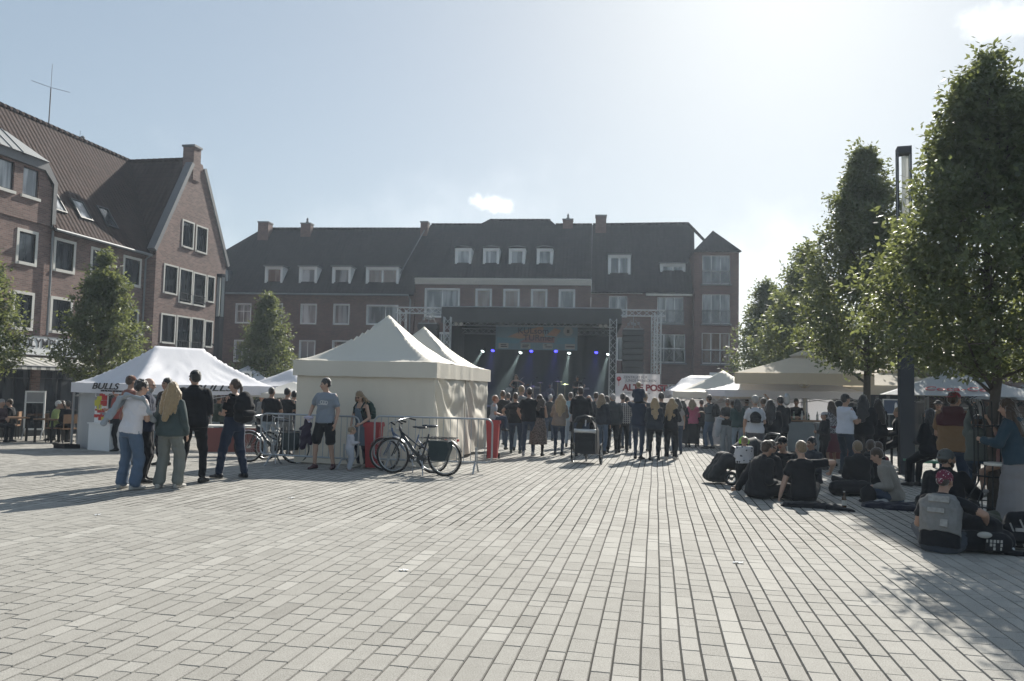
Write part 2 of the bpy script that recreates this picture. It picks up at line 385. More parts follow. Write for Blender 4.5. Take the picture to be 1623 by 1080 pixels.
def window(root, T, to3, a, b, c, d, surround=.13, trim=TRIM, frame=FRAME_D, pane=GL, mull=(), trans=(), proud=.03, sill=True, depth=.12, name='window'):
    """opening a..b x c..d: stone surround, frame with mullions, glass as a sub-part"""
    m = MB(); m.T = T
    if surround:
        s = surround
        ubox(m, to3, a-s, a, c-s, d+s, -proud, depth-.02); ubox(m, to3, b, b+s, c-s, d+s, -proud, depth-.02)
        ubox(m, to3, a, b, d, d+s, -proud, depth-.02); ubox(m, to3, a, b, c-s, c, -proud-(.05 if sill else 0), depth-.02)
    m.mi = 1; f = .055; e = depth-.045
    ubox(m, to3, a+.002, a+f, c+.002, d-.002, e, depth-.002); ubox(m, to3, b-f, b-.002, c+.002, d-.002, e, depth-.002)
    ubox(m, to3, a+f, b-f, d-f, d-.002, e, depth-.002); ubox(m, to3, a+f, b-f, c+.002, c+f, e, depth-.002)
    for k in mull: u = a+(b-a)*k; ubox(m, to3, u-.03, u+.03, c+f, d-f, e-.004, depth-.004)
    for k in trans: z = c+(d-c)*k; ubox(m, to3, a+f, b-f, z-.022, z+.022, e-.002, depth-.006)
    w = m.build(name, [trim, frame], root)
    p = MB(); p.T = T; ubox(p, to3, a+f, b-f, c+f, d-f, depth-.02, depth-.01); p.build('pane', pane, w)
    return w
def roof_poly(mb, pts, eu, ev, thick=.12):
    """tiled roof plane with real thickness; eu along the eave, ev up the slope"""
    P = [Vector(p) for p in pts]; eu = Vector(eu).normalized(); ev = Vector(ev).normalized(); n = eu.cross(ev).normalized()
    if n.z < 0: n = -n
    q = [p-n*thick for p in P]; k = len(P)
    uv = [(p.dot(eu), p.dot(ev)) for p in P]
    mb.add(P+q, [tuple(range(k)), tuple(range(k, 2*k))[::-1]]+[(i, i+k, (i+1) % k+k, (i+1) % k) for i in range(k)],
           [uv, uv[::-1]]+[[uv[i], uv[i], uv[(i+1) % k], uv[(i+1) % k]] for i in range(k)])
def ridge_tiles(mb, a, b, r=.13):
    a, b = Vector(a), Vector(b); n = max(1, int((b-a).length/.36))
    for i in range(n):
        p, q = a.lerp(b, i/n), a.lerp(b, (i+1.08)/n); mb.tube([p, q], [r, r*.84], 8)

# ---- left-hand brick building with restaurant
LX, LY, LZ = -27.3, 28.0, -.75
lb = thing('brick_building', 'long brown brick building with steep tiled roof and front gable, restaurant on its ground floor', 'building', (LX, LY, LZ))
T = Matrix.Translation((-LX, -LY, -LZ))
fw = lambda u, z, d: (LX-d, u, z); gw = lambda u, z, d: (-26.7-d, u, z)
w1 = [(22.6,23.8),(25.2,26.4),(28.46,29.36),(30.55,31.65),(32.9,34.0),(35.23,36.4)]
holes = []
for a, b in w1: holes += [(a, b, 6.72, 8.03), (a, b, 3.86, 5.3)]
shop = [(23.6, 26.4, -.5, 2.35), (27.0, 29.6, -.5, 2.35), (30.1, 33.4, -.5, 2.35), (34.2, 36.4, -.5, 2.3)]
m = MB(); m.T = T
wall_mesh(m, [(12,-.75),(36.9,-.75),(36.9,8.56),(12,8.56)], holes+shop, fw)
m.add([(-26.7, 36.9, -.75), (-27.3, 36.9, -.75), (-27.3, 36.9, 8.7), (-26.7, 36.9, 8.7)], [(0,1,2,3)])
gh = [(39.14,40.12,9.4,10.83),(40.48,41.5,9.36,10.8),(37.7,38.8,6.56,8.04),(39.1,40.2,6.18,8.02),(40.44,41.56,6.18,7.99),(41.84,42.5,6.54,8.0),
      (37.66,38.8,3.8,5.28),(39.08,40.22,3.44,5.3),(40.46,41.58,3.44,5.32),(41.82,42.5,3.8,5.28),(37.9,40.6,-.5,2.3),(41.2,43.0,-.5,2.3)]
wall_mesh(m, [(36.9,-.75),(43.7,-.75),(43.7,9.05),(40.75,14.55),(39.85,14.55),(36.9,8.75)], gh, gw)
m.add([(-26.7,43.7,-.75),(-38,43.7,-.75),(-38,43.7,9.05),(-26.7,43.7,9.05)], [(0,1,2,3)])
m.add([(-27.3,12,-.75),(-38,12,-.75),(-38,12,8.56),(-33.9,12,14.3),(-31.4,12,14.3),(-27.3,12,8.56)], [(0,1,2,3,4,5)])
m.add([(-38,12,-.75),(-38,43.7,-.75),(-38,43.7,8.7),(-38,12,8.7)], [(0,1,2,3)])
# raised block with the hipped zinc roof
wall_mesh(m, [(14,8.56),(30.1,8.56),(30.1,10.3),(29.6,10.98),(14,10.98)], [(27.0,27.95,9.66,10.9),(28.42,29.3,9.66,10.9)], lambda u, z, d: (-27.24-d, u, z), .12)
m.add([(-27.24,30.1,8.56),(-30,30.1,8.56),(-30,30.1,11.0),(-27.24,30.1,10.3)], [(0,1,2,3)])
part('brick_wall', m, BR1, lb)
bk = MB(); bk.T = T; bk.box((-28.4, 12.2, -.7), (-27.9, 36.7, 8.4)); bk.box((-27.9, 37.1, -.7), (-27.5, 43.5, 8.6)); part('interior_wall', bk, DARK, lb)
for i, (a, b) in enumerate(w1):
    window(lb, T, fw, a, b, 6.72, 8.03, pane=GL)
    window(lb, T, fw, a, b, 3.86, 5.3, pane=GL)
for h in gh[:10]: window(lb, T, gw, *h, surround=.09, pane=GL)
for h in gh[3:5]+gh[7:9]:
    r = MB(); r.T = T
    for z in (.12, .5): ubox(r, gw, h[0], h[1], h[2]+z, h[2]+z+.04, -.06, -.02)
    for k in range(9): u = h[0]+(h[1]-h[0])*(k+.5)/9; ubox(r, gw, u-.01, u+.01, h[2]+.16, h[2]+.5, -.05, -.03)
    part('window_railing', r, FRAME_D, lb)
for a, b in ((27.0,27.95),(28.42,29.3)):
    window(lb, T, lambda u, z, d: (-27.24-d, u, z), a, b, 9.66, 10.9, surround=.0, pane=GLW); s_ = MB(); s_.T = T
    ubox(s_, lambda u, z, d: (-27.24-d, u, z), a-.08, b+.08, 9.52, 9.65, -.08, .02); part('window_sill', s_, TRIM, lb)
for h in shop+gh[10:]:
    window(lb, T, gw if h[0] > 37 else fw, *h, surround=0, pane=GL, mull=(.33, .66), trans=(.75,), name='shopfront')
# roofs: main 60 degree slope, wing gable slopes, valley between
rf = MB(); rf.T = T
ev = Vector((-3.9, 0, 6.1)).normalized()
E0 = (-27.15, 12, 8.5); RX, RZ = -31.2, 14.75
roof_poly(rf, [(-26.95,30.1,8.42),(-26.95,37.0,8.42),(RX,40.3,RZ),(RX,30.1,RZ)], (0,1,0), (RX+26.95,0,RZ-8.42))
roof_poly(rf, [(-28.9,11.9,11.2),(-28.9,30.1,11.2),(RX,30.1,RZ),(RX,11.9,RZ)], (0,1,0), (RX+26.95,0,RZ-8.42))
roof_poly(rf, [(RX,11.9,RZ),(RX,40.3,RZ),(-38.2,43.7,8.6),(-38.2,11.9,8.6)], (0,1,0), (7,0,6))
roof_poly(rf, [(-26.75,36.75,8.5),(-26.75,40.3,RZ),(RX,40.3,RZ),(-27.0,36.85,8.5)], (1,0,0), (0,3.5,6.2), .1)
roof_poly(rf, [(-26.75,43.9,8.8),(-38.2,43.9,8.8),(RX-2,40.3,RZ),(-26.75,40.3,RZ)], (1,0,0), (0,-3.5,6.2), .1)
ro = part('tiled_roof', rf, TILE_L, lb)
rt = MB(); rt.T = T; ridge_tiles(rt, (RX,12,RZ+.03), (RX,40.3,RZ+.03)); rt.build('ridge_tiles', TILE_L, ro, True); rt = MB(); rt.T = T; ridge_tiles(rt, (RX,40.3,RZ+.03), (-27.4,40.3,RZ+.03)); rt.build('ridge_tiles', TILE_L, ro, True)
vg = MB(); vg.T = T
for (y0, z0, y1, z1) in ((36.72,8.72,39.75,14.35),(43.95,8.95,40.95,14.35)):
    a = Vector((-26.86, y0, z0)); b = Vector((-26.86, y1, z1)); dd = (b-a).normalized(); nn = Vector((1,0,0)).cross(dd).normalized()*.12
    vs = [a+nn+Vector((-.22,0,0)), a-nn+Vector((-.22,0,0)), a-nn+Vector((.24,0,0)), a+nn+Vector((.24,0,0))]; vs += [v+(b-a) for v in vs]
    vg.add(vs, [(0,1,2,3),(7,6,5,4),(0,4,5,1),(1,5,6,2),(2,6,7,3),(3,7,4,0)])
part('gable_coping', vg, LEAD, lb)
ch = MB(); ch.T = T; ch.box((-27.35, 39.75, 13.4), (-26.64, 40.45, 15.35)); ch.mi = 1; ch.box((-27.41, 39.69, 15.35), (-26.58, 40.51, 15.47)); part('chimney', ch, [BR1, LEAD], lb)
gt = MB(); gt.T = T; gt.tube([(-26.95,30.1,8.43),(-26.95,36.9,8.43)], .075, 8); gt.tube([(-26.9,36.75,8.4),(-27.2,36.75,8.2),(-27.2,36.75,-.4)], .05, 8); gt.tube([(-27.2,30.22,8.4),(-27.2,30.22,3.6)], .05, 8); part('gutter', gt, ZINC, lb)
# skylights
def skylight(y, z, w, h, pane):
    ev = Vector((RX+26.95, 0, RZ-8.42)).normalized(); n = Vector((0,1,0)).cross(ev); n = -n if n.z < 0 else n
    p = Vector((-26.95 + (z-8.42)/(RZ-8.42)*(RX+26.95), y, z)); M = Matrix.Translation(p) @ Matrix((( 0, ev.x, n.x, 0), (1, ev.y, n.y, 0), (0, ev.z, n.z, 0), (0,0,0,1)))
    s = MB(); s.T = T @ M
    for a in (((-w/2,-h/2,-.05),(-w/2+.07,h/2,.1)), ((w/2-.07,-h/2,-.05),(w/2,h/2,.1)), ((-w/2+.07,h/2-.07,-.05),(w/2-.07,h/2,.1)), ((-w/2+.07,-h/2,-.05),(w/2-.07,-h/2+.07,.1))): s.box(*a)
    o = part('skylight', s, FRAME_D, lb); q = MB(); q.T = T @ M; q.box((-w/2+.07,-h/2+.07,0), (w/2-.07,h/2-.07,.05)); q.build('pane', pane, o)
skylight(31.0, 9.95, .95, 1.2, GLW); skylight(32.75, 9.95, .85, 1.2, GLW); skylight(34.6, 10.0, .85, 1.3, GL)
# hipped zinc cap of the raised block
z = MB(); z.T = T
a, b_ = (-27.05, 14, 10.45), (-27.05, 29.6, 10.45)
z.add([(-27.0,14,11.38),(-27.0,29.6,11.38),(-28.2,28.4,12.45),(-28.2,14,12.45)], [(0,1,2,3)]); z.add([(-27.0,29.6,11.38),(-29.6,30.2,11.3),(-28.2,28.4,12.45)], [(0,1,2)])
for k in range(26):
    y = 14.3+k*.6
    if y < 28.4: z.tube([(-27.0,y,11.4),(-28.2,y,12.48)], .025, 6)
z.mi = 1
pr = [(14,11.4),(29.62,11.4),(30.26,10.6),(30.26,8.5),(30.04,8.5),(30.04,10.5),(29.5,11.0),(14,11.0)]
z.add([(-27.12,y,zz) for y, zz in pr]+[(-27.28,y,zz) for y, zz in pr], [(0,1,6,7),(1,2,5,6),(2,3,4,5),(0,7,15,8),(7,6,14,15)])
z.add([(-27.12,29.62,11.4),(-27.12,30.26,10.6),(-27.12,30.26,8.5),(-30,30.26,8.5),(-30,30.26,10.6),(-30,29.62,11.4)], [(0,1,4,5),(1,2,3,4)])
part('zinc_roof', z, [ZINC, LEAD], lb)
ant = MB(); AX = Vector((RX, 33.95, RZ)); ant.T = T
ant.tube([AX, AX+Vector((0,0,2.0))], .03, 8); ant.tube([AX+Vector((0,0,2)), AX+Vector((0,0,3.3))], .012, 6)
for dx, dy in ((-.4,-.85),(.4,.85)): ant.tube([AX+Vector((0,0,2.05)), AX+Vector((dx,dy,2.1))], .012, 6)
ant.tube([AX+Vector((0,2.2,0)), AX+Vector((0,2.2,.5))], .01, 5); ant.lathe([(.1,0),(.12,.15),(.06,.22)], 8, tuple(AX+Vector((0,2.4,.05))))
part('roof_antenna', ant, LEAD, lb)
# restaurant sign and awnings
INK = mat((.03, .03, .035), .6); WHITE = mat((.75, .75, .74), .5, var=.04)
def shop_sign(y0, y1, z0, z1, lines, label):
    r = thing('shop_sign', label, 'sign', (-27.1, (y0+y1)/2, z0))
    s = MB(); s.box((-.2, -(y1-y0)/2, 0), (.0, (y1-y0)/2, z1-z0)); part('sign_box', s, WHITE, r)
    f = MB(); L = (y1-y0)/2; h = z1-z0
    for q in (((-.21,-L-.03,-.03),(.02,-L,h+.03)),((-.21,L,-.03),(.02,L+.03,h+.03)),((-.21,-L,h),(.02,L,h+.03)),((-.21,-L,-.03),(.02,L,0))): f.box(*q)
    part('sign_frame', f, LEAD, r)
    for t, sz, yy, zz, sx in lines: text('lettering', t, sz, INK, r, (.012, yy, zz), (R_(90), 0, R_(90)), sx, bold=.008)
    return r
shop_sign(28.62, 33.2, 2.68, 3.5, [('OLYMPIA', .56, -2.15, .34, .98), ('GRIECHISCHE KÜCHE', .2, -.55, .08, .8)], 'white restaurant sign with dark Greek-style letters above the striped awning')
shop_sign(24.2, 28.2, 2.68, 3.45, [('RESTAURANT', .42, -1.7, .2, .9)], 'white sign board behind the leftmost tree')
AWN = mat((.50, .49, .45), .8, trans=.2); AWD = mat((.16, .16, .15), .85)
def awning(y0, y1, label):
    r = thing('awning', label, 'awning', (-27.25, y0, 2.55)); n = 22
    c = MB()
    for k in range(n):
        c.mi = k % 2; a = (y1-y0)*k/n; b = (y1-y0)*(k+1)/n
        c.add([(0,a,.05),(0,b,.05),(1.5,b,-.38),(1.5,a,-.38),(1.52,a,-.55),(1.52,b,-.55)], [(0,3,2,1),(3,4,5,2)])
    part('canvas', c, [AWN, AWD], r); f = MB(); f.tube([(1.5,0,-.39),(1.5,y1-y0,-.39)], .03); f.tube([(0,.05,-.5),(1.45,.05,-.42)], .02); f.tube([(0,y1-y0-.05,-.5),(1.45,y1-y0-.05,-.42)], .02)
    part('awning_arm', f, LEAD, r)
awning(26.9, 32.4, 'striped grey awning pulled out under the restaurant sign')
awning(33.6, 36.5, 'striped grey awning over the shopfront behind the plaza tree')

# ---- row of houses across the far end
BX, BY, BZ, BROT = -6.45, 56.85, -.95, 4.9
TB = Matrix.Translation((0, 0, -BZ)); bw = lambda u, z, d: (u, d, z)
def house(name, label, loc_u):
    c = math.cos(R_(BROT)); s = math.sin(R_(BROT))
    r = thing(name, label, 'building', (BX+loc_u*c, BY+loc_u*s, BZ), BROT)
    return r, TB @ Matrix.Translation((-loc_u, 0, 0))
def sides(m, u0, u1, zt, back=10, z0=-.95):
    m.add([(u0,0,z0),(u0,0,zt),(u0,back,zt),(u0,back,z0)], [(0,1,2,3)]); m.add([(u1,0,z0),(u1,back,z0),(u1,back,zt),(u1,0,zt)], [(0,1,2,3)])
    m.add([(u0,back,z0),(u0,back,zt),(u1,back,zt),(u1,back,z0)], [(0,1,2,3)]); m.add([(u0+.02,.5,z0),(u1-.02,.5,z0),(u1-.02,.5,zt),(u0+.02,.5,zt)], [(0,1,2,3)])
def dormer(root, T, a, b, c, d, off, back, pane, roofm, arch=False, double=False):
    m = MB(); m.T = T; t = .16
    to3 = lambda u, z, dd: (u, off+dd, z)
    ubox(m, to3, a, a+t, c, d, 0, back); ubox(m, to3, b-t, b, c, d, 0, back); ubox(m, to3, a+t, b-t, d-t, d, 0, back); ubox(m, to3, a+t, b-t, c, c+t*.6, -.03, .3)
    m.mi = 1
    if arch:
        vs = []; n = 8
        for y in (off-.12, off+back+.5):
            for i in range(n+1): vs.append((a-.08+(b-a+.16)*i/n, y, d+.02+.12*math.sin(math.pi*i/n)))
        vs2 = [(v[0], v[1], v[2]+.06) for v in vs]
        m.add(vs+vs2, [(i, i+1, n+2+i, n+1+i) for i in range(n)]+[(2*n+2+i, 3*n+3+i, 3*n+4+i, 2*n+3+i) for i in range(n)]+[(i, 2*n+2+i, 2*n+3+i, i+1) for i in range(n)])
    else: ubox(m, to3, a-.1, b+.1, d, d+.08, -.12, back+.4)
    o = part('dormer', m, [FRAME_W, LEAD], root)
    f = MB(); f.T = T; e = .1; w0, w1, z0, z1 = a+t, b-t, c+t*.6, d-t; cuts = [w0, w1] if not double else [w0, (w0+w1)/2, w1]
    for i in range(len(cuts)-1):
        x0, x1 = cuts[i]+.002, cuts[i+1]-.002
        ubox(f, to3, x0, x0+.07, z0, z1, e, e+.05); ubox(f, to3, x1-.07, x1, z0, z1, e, e+.05); ubox(f, to3, x0+.07, x1-.07, z0, z0+.07, e, e+.05); ubox(f, to3, x0+.07, x1-.07, z1-.07, z1, e, e+.05)
    f.build('window', FRAME_W, o); p = MB(); p.T = T; ubox(p, to3, w0+.02, w1-.02, z0+.02, z1-.02, e+.02, e+.04); p.build('pane', pane, o)
def chimney(root, T, u0, u1, y0, y1, z0, z1, finial=0):
    m = MB(); m.T = T; m.box((u0,y0,z0), (u1,y1,z1)); m.mi = 1; m.box((u0-.05,y0-.05,z1), (u1+.05,y1+.05,z1+.1))
    for k in range(finial): m.lathe([(.13,0),(.15,.1),(.08,.25),(.1,.35),(.03,.5)], 8, ((u0+u1)/2, (y0+y1)/2, z1+.1))
    part('chimney', m, [BR2, LEAD], root)
def gutterp(root, T, pts, r=.07):
    for a, b in zip(pts[:-1], pts[1:]): pass
    m = MB(); m.T = T; m.tube(pts, r, 8); part('gutter', m, ZINC, root)
# left house
h1, T1 = house('row_house', 'long dark brick house left of the stage with four white dormers', -19)
wn = [(-25.93,-24.8,6.32,7.76,(.5,),(.62,),GLC),(-23.2,-22.25,6.32,7.8,(.5,),(.62,),GLC),(-20.68,-19.53,6.32,7.78,(),(),GLW),(-18.06,-16.92,6.32,7.8,(),(),GLC),(-15.45,-13.1,6.35,7.75,(.6,),(),GLC),
      (-25.93,-24.8,3.3,4.9,(.5,),(.62,),GLC),(-23.2,-22.25,3.3,4.9,(.5,),(),GLC),(-20.68,-19.53,3.4,4.95,(.5,),(),GLW),(-18.06,-16.92,3.4,4.98,(),(),GL),(-15.45,-13.1,3.3,4.9,(.5,),(),GLC),
      (-30.6,-29.4,6.32,7.76,(.5,),(),GL),(-26,-23,-.6,2.2,(.5,),(),GL),(-21.5,-18,-.6,2.2,(.33,.66),(),GL),(-16.6,-13,-.6,2.2,(.5,),(),GL)]
m = MB(); m.T = T1; wall_mesh(m, [(-32.5,-.95),(-11.8,-.95),(-11.8,8.9),(-32.5,8.9)], [w[:4] for w in wn], bw); sides(m, -32.5, -11.8, 8.8); part('brick_wall', m, BR2, h1)
for w in wn: window(h1, T1, bw, *w[:4], surround=.07, trim=FRAME_W, frame=FRAME_W, pane=w[6], mull=w[4], trans=w[5])
EV = (0, 5.3, 5.9)
m = MB(); m.T = T1
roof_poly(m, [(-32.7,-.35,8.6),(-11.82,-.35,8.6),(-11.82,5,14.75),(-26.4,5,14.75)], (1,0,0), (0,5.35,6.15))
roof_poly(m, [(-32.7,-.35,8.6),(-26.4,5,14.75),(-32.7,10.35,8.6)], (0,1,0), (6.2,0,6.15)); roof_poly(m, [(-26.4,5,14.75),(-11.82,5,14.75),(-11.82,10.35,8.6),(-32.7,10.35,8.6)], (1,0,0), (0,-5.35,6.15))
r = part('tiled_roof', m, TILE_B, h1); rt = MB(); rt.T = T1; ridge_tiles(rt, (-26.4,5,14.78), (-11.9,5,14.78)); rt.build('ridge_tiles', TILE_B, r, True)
for a, b, p, dbl in ((-23.95,-22.5,GLO,0),(-21.17,-19.72,GLW,0),(-18.5,-17.0,GLC,0),(-15.8,-13.2,GLO,1)): dormer(h1, T1, a, b, 9.38, 10.82, .45, 2.0, p, LEAD, False, dbl)
chimney(h1, T1, -26.3, -25.4, 4.0, 4.9, 12.6, 15.1); chimney(h1, T1, -22.7, -21.85, 4.3, 5.0, 13.4, 15.05, 1); chimney(h1, T1, -12.5, -11.9, 4.4, 5.2, 13.6, 15.2)
gutterp(h1, T1, [(-32.6,-.42,8.55),(-12.2,-.42,8.55),(-12.1,-.1,8.2),(-12.1,-.1,-.5)])
s_ = MB(); s_.T = T1; s_.box((-27.7,.35,9.6),(-26.9,1.0,10.5), None); part('skylight', s_, GLC, h1)
# middle house
h2, T2 = house('row_house', 'tall middle brick house behind the stage with white cornice and four arched dormers', -5)
wn = [(-10.9,-8.4,7.0,9.05,(.5,)),(-7.0,-5.95,7.3,9.05,()),(-4.88,-3.84,7.3,9.05,()),(-2.78,-1.75,7.3,9.05,()),(-.7,.33,7.3,9.05,())]
wl = [(a, b, 4.0, 5.7, mu) for a, b, c, d, mu in wn]; wg = [(-10.8,-7.5,-.6,2.3,(.33,.66)),(-6.5,-3.4,-.6,2.3,(.5,)),(-2.4,.6,-.6,2.3,(.5,))]
m = MB(); m.T = T2; wall_mesh(m, [(-11.75,-.95),(1.6,-.95),(1.6,9.95),(-11.75,9.95)], [w[:4] for w in wn+wl+wg], bw); sides(m, -11.75, 1.6, 9.9); part('brick_wall', m, BR2, h2)
for k, w in enumerate(wn+wl+wg): window(h2, T2, bw, *w[:4], surround=.1, trim=FRAME_W, frame=FRAME_W, pane=(GLC, GLO, GLO, GLO, GLC)[k % 5] if k < 5 else GL, mull=w[4])
m = MB(); m.T = T2
for z0, z1, p in ((9.45,9.62,.18),(9.62,9.8,.3),(9.8,9.95,.42)): ubox(m, bw, -11.75, 1.62, z0, z1, -p, .0)
part('cornice', m, TRIM, h2)
m = MB(); m.T = T2
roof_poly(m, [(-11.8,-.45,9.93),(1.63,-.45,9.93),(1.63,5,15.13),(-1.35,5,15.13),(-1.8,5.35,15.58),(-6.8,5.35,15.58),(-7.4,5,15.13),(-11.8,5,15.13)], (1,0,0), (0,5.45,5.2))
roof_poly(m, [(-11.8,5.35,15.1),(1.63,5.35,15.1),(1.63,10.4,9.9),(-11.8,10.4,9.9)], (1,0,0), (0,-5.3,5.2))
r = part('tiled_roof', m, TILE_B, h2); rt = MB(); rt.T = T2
ridge_tiles(rt, (-11.7,5.05,15.15), (-7.5,5.05,15.15)); ridge_tiles(rt, (-6.8,5.4,15.6), (-1.85,5.4,15.6)); ridge_tiles(rt, (-1.35,5.05,15.15), (1.6,5.05,15.15)); ridge_tiles(rt, (-7.45,5.05,15.15), (-6.8,5.4,15.6)); rt.build('ridge_tiles', TILE_B, r, True)
for a, b in ((-8.9,-7.63),(-6.72,-5.46),(-4.71,-3.46),(-2.57,-1.33)): dormer(h2, T2, a, b, 10.95, 12.4, .85, 2.0, GLC if a > -6 else GLW, LEAD, True)
chimney(h2, T2, -.75, .05, 4.6, 5.4, 14.7, 15.45, 1)
s_ = MB(); s_.T = T2; s_.tube([(-12.0,5,15.2),(-13.2,.9,10.4)], .05, 6); part('roof_flashing', s_, LEAD, h2)
# right house with french windows
def balustrade(root, T, u0, u1, z, n, off=0, h=.95):
    m = MB(); m.T = T; y = off-.1
    m.tube([(u0,y,z+h),(u1,y,z+h)], .028, 6); m.tube([(u0,y,z+.08),(u1,y,z+.08)], .02, 6)
    for k in range(n+1): u = u0+(u1-u0)*k/n; m.tube([(u,y,z),(u,y,z+h)], .025, 6)
    for k in range(n):
        a = u0+(u1-u0)*k/n; b = u0+(u1-u0)*(k+1)/n; m.tube([(a,y,z+.08),(b,y,z+h)], .014, 5); m.tube([(b,y-.01,z+.08),(a,y-.01,z+h)], .014, 5)
    ubox(m, lambda uu, zz, dd: (uu, dd, zz), u0-.1, u1+.1, z-.12, z-.03, off-.22, off+.05)
    part('balustrade', m, LEAD, root)
h3, T3 = house('row_house', 'dark brick house right of the stage with french windows behind cross-braced railings', 5)
wn = [(2.95,4.3,7.1,8.7,(.5,),()),(6.5,8.4,6.7,8.65,(.33,.66),(.5,)),(6.25,8.55,3.8,5.9,(.33,.66),(.5,)),(2.95,4.3,3.9,5.6,(.5,),()),(2.4,4.6,-.6,2.2,(.5,),()),(6.2,8.6,-.6,2.2,(.5,),())]
m = MB(); m.T = T3; wall_mesh(m, [(1.62,-.95),(9.05,-.95),(9.05,8.95),(1.62,8.95)], [w[:4] for w in wn], bw); sides(m, 1.62, 9.05, 8.9); part('brick_wall', m, BR2, h3)
for w in wn: window(h3, T3, bw, *w[:4], surround=0, frame=FRAME_W, pane=GLC if w[2] > 3.85 else GL, mull=w[4], trans=w[5])
balustrade(h3, T3, 6.5, 8.4, 6.7, 3); balustrade(h3, T3, 6.25, 8.55, 3.8, 3)
m = MB(); m.T = T3; ubox(m, bw, 1.64, 5.4, 8.85, 9.05, -.2, 0); ubox(m, bw, 5.65, 9.03, 8.72, 8.92, -.2, 0); part('cornice', m, TRIM, h3)
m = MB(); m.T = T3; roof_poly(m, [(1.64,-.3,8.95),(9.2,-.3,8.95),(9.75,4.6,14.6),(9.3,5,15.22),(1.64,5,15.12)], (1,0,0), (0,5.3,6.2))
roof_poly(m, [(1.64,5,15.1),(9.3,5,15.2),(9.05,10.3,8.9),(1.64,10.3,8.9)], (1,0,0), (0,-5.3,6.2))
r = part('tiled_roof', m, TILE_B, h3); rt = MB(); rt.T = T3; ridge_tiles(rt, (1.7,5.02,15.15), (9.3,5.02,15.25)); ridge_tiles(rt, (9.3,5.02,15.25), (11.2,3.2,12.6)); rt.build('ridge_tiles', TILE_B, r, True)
dormer(h3, T3, 2.87, 4.56, 10.15, 11.95, 1.0, 2.0, GLC, LEAD, False, True); dormer(h3, T3, 6.8, 8.68, 10.4, 11.35, 1.2, 1.5, GLC, LEAD, False, True)
chimney(h3, T3, 1.9, 2.75, 4.3, 5.2, 13.6, 15.7)
# corner tower
h4, T4 = house('corner_tower_house', 'narrow brick corner tower house with pyramid roof right of the stage', 10.7)
o4 = lambda u, z, d: (u, d-.7, z)
wn = [(9.65,11.62,9.55,11.65,(.33,.66),(.45,)),(9.65,11.62,6.65,8.8,(.33,.66),(.45,)),(9.65,11.62,3.75,5.98,(.33,.66),(.45,)),(9.6,11.7,-.6,2.2,(.5,),())]
m = MB(); m.T = T4; wall_mesh(m, [(9.08,-.95),(12.25,-.95),(12.25,12.0),(9.08,12.0)], [w[:4] for w in wn], o4)
m.add([(9.08,-.7,-.95),(9.08,-.7,12),(9.08,4,12),(9.08,4,-.95)], [(0,1,2,3)]); m.add([(12.25,-.7,-.95),(12.25,6,-.95),(12.25,6,12),(12.25,-.7,12)], [(0,1,2,3)]); m.add([(9.1,-.2,-.95),(12.2,-.2,-.95),(12.2,-.2,11.9),(9.1,-.2,11.9)], [(0,1,2,3)])
m.box((12.25, 1.5, -.95), (12.6, 10, 9.8)); m.box((9.1,6,-.95),(12.25,10,10)); part('brick_wall', m, BR2, h4)
for w in wn: window(h4, T4, o4, *w[:4], surround=0, frame=FRAME_W, pane=(GLC if w[2] > 6 else GLO) if w[2] > 0 else GL, mull=w[4], trans=w[5])
for z0 in (9.55, 6.65, 3.75): balustrade(h4, T4, 9.65, 11.62, z0, 3, -.7)
m = MB(); m.T = T4; ap = (10.75, 1.6, 13.95); c = [(8.98,-.9,11.95),(12.4,-.9,11.95),(12.4,4.1,11.95),(8.98,4.1,11.95)]
for i in range(4): roof_poly(m, [c[i], c[(i+1) % 4], ap], Vector(c[(i+1) % 4])-Vector(c[i]), Vector(ap)-(Vector(c[i])+Vector(c[(i+1) % 4]))/2)
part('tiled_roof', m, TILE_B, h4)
m = MB(); m.T = T4; m.box((10.2,-.78,1.0+1.9),(11.2,-.71,1.22+1.9)); part('name_board', m, WHITE, h4)
# ---- brick shop at the right-hand end behind the red-lettered parasol
RBX, RBY, RBZ = 14.5, 36.0, -.6
rb = thing('brick_building', 'low brown brick building with white-framed windows behind the lettered parasol at right', 'building', (RBX, RBY, RBZ), -8)
TR = Matrix.Translation((0, 0, -RBZ)); rw = lambda u, z, d: (u, d, z)
wn = [(-1.7,-.9,-.3,1.9,()),(.9,2.0,.3,2.1,()),(3.6,5.2,-.5,2.4,()),(6.4,7.9,.3,2.1,(.5,)),(-4.6,-2.9,-.5,2.3,(.5,))]
m = MB(); m.T = TR; wall_mesh(m, [(-5,-.6),(13,-.6),(13,3.6),(-5,3.6)], [w[:4] for w in wn], rw)
m.add([(-5,0,-.6),(-5,0,3.6),(-5,8,3.6),(-5,8,-.6)], [(0,1,2,3)]); m.add([(-4.9,.5,-.6),(12.9,.5,-.6),(12.9,.5,3.5),(-4.9,.5,3.5)], [(0,1,2,3)]); m.add([(-5,8,-.6),(-5,8,3.6),(13,8,3.6),(13,8,-.6)], [(0,1,2,3)]); part('brick_wall', m, BR1, rb)
for w in wn: window(rb, TR, rw, *w[:4], surround=.1, trim=FRAME_W, frame=FRAME_W, pane=GL if w[2] < 0 else GLC, mull=w[4], trans=(.7,))
m = MB(); m.T = TR; m.box((-5.2,-.35,3.6),(13.2,8.2,3.95)); part('flat_roof', m, mat((.30,.31,.33), .7), rb)
m = MB(); m.T = TR; m.tube([(2.7,-.1,3.6),(2.7,-.1,-.5)], .06); part('downpipe', m, ZINC, rb)
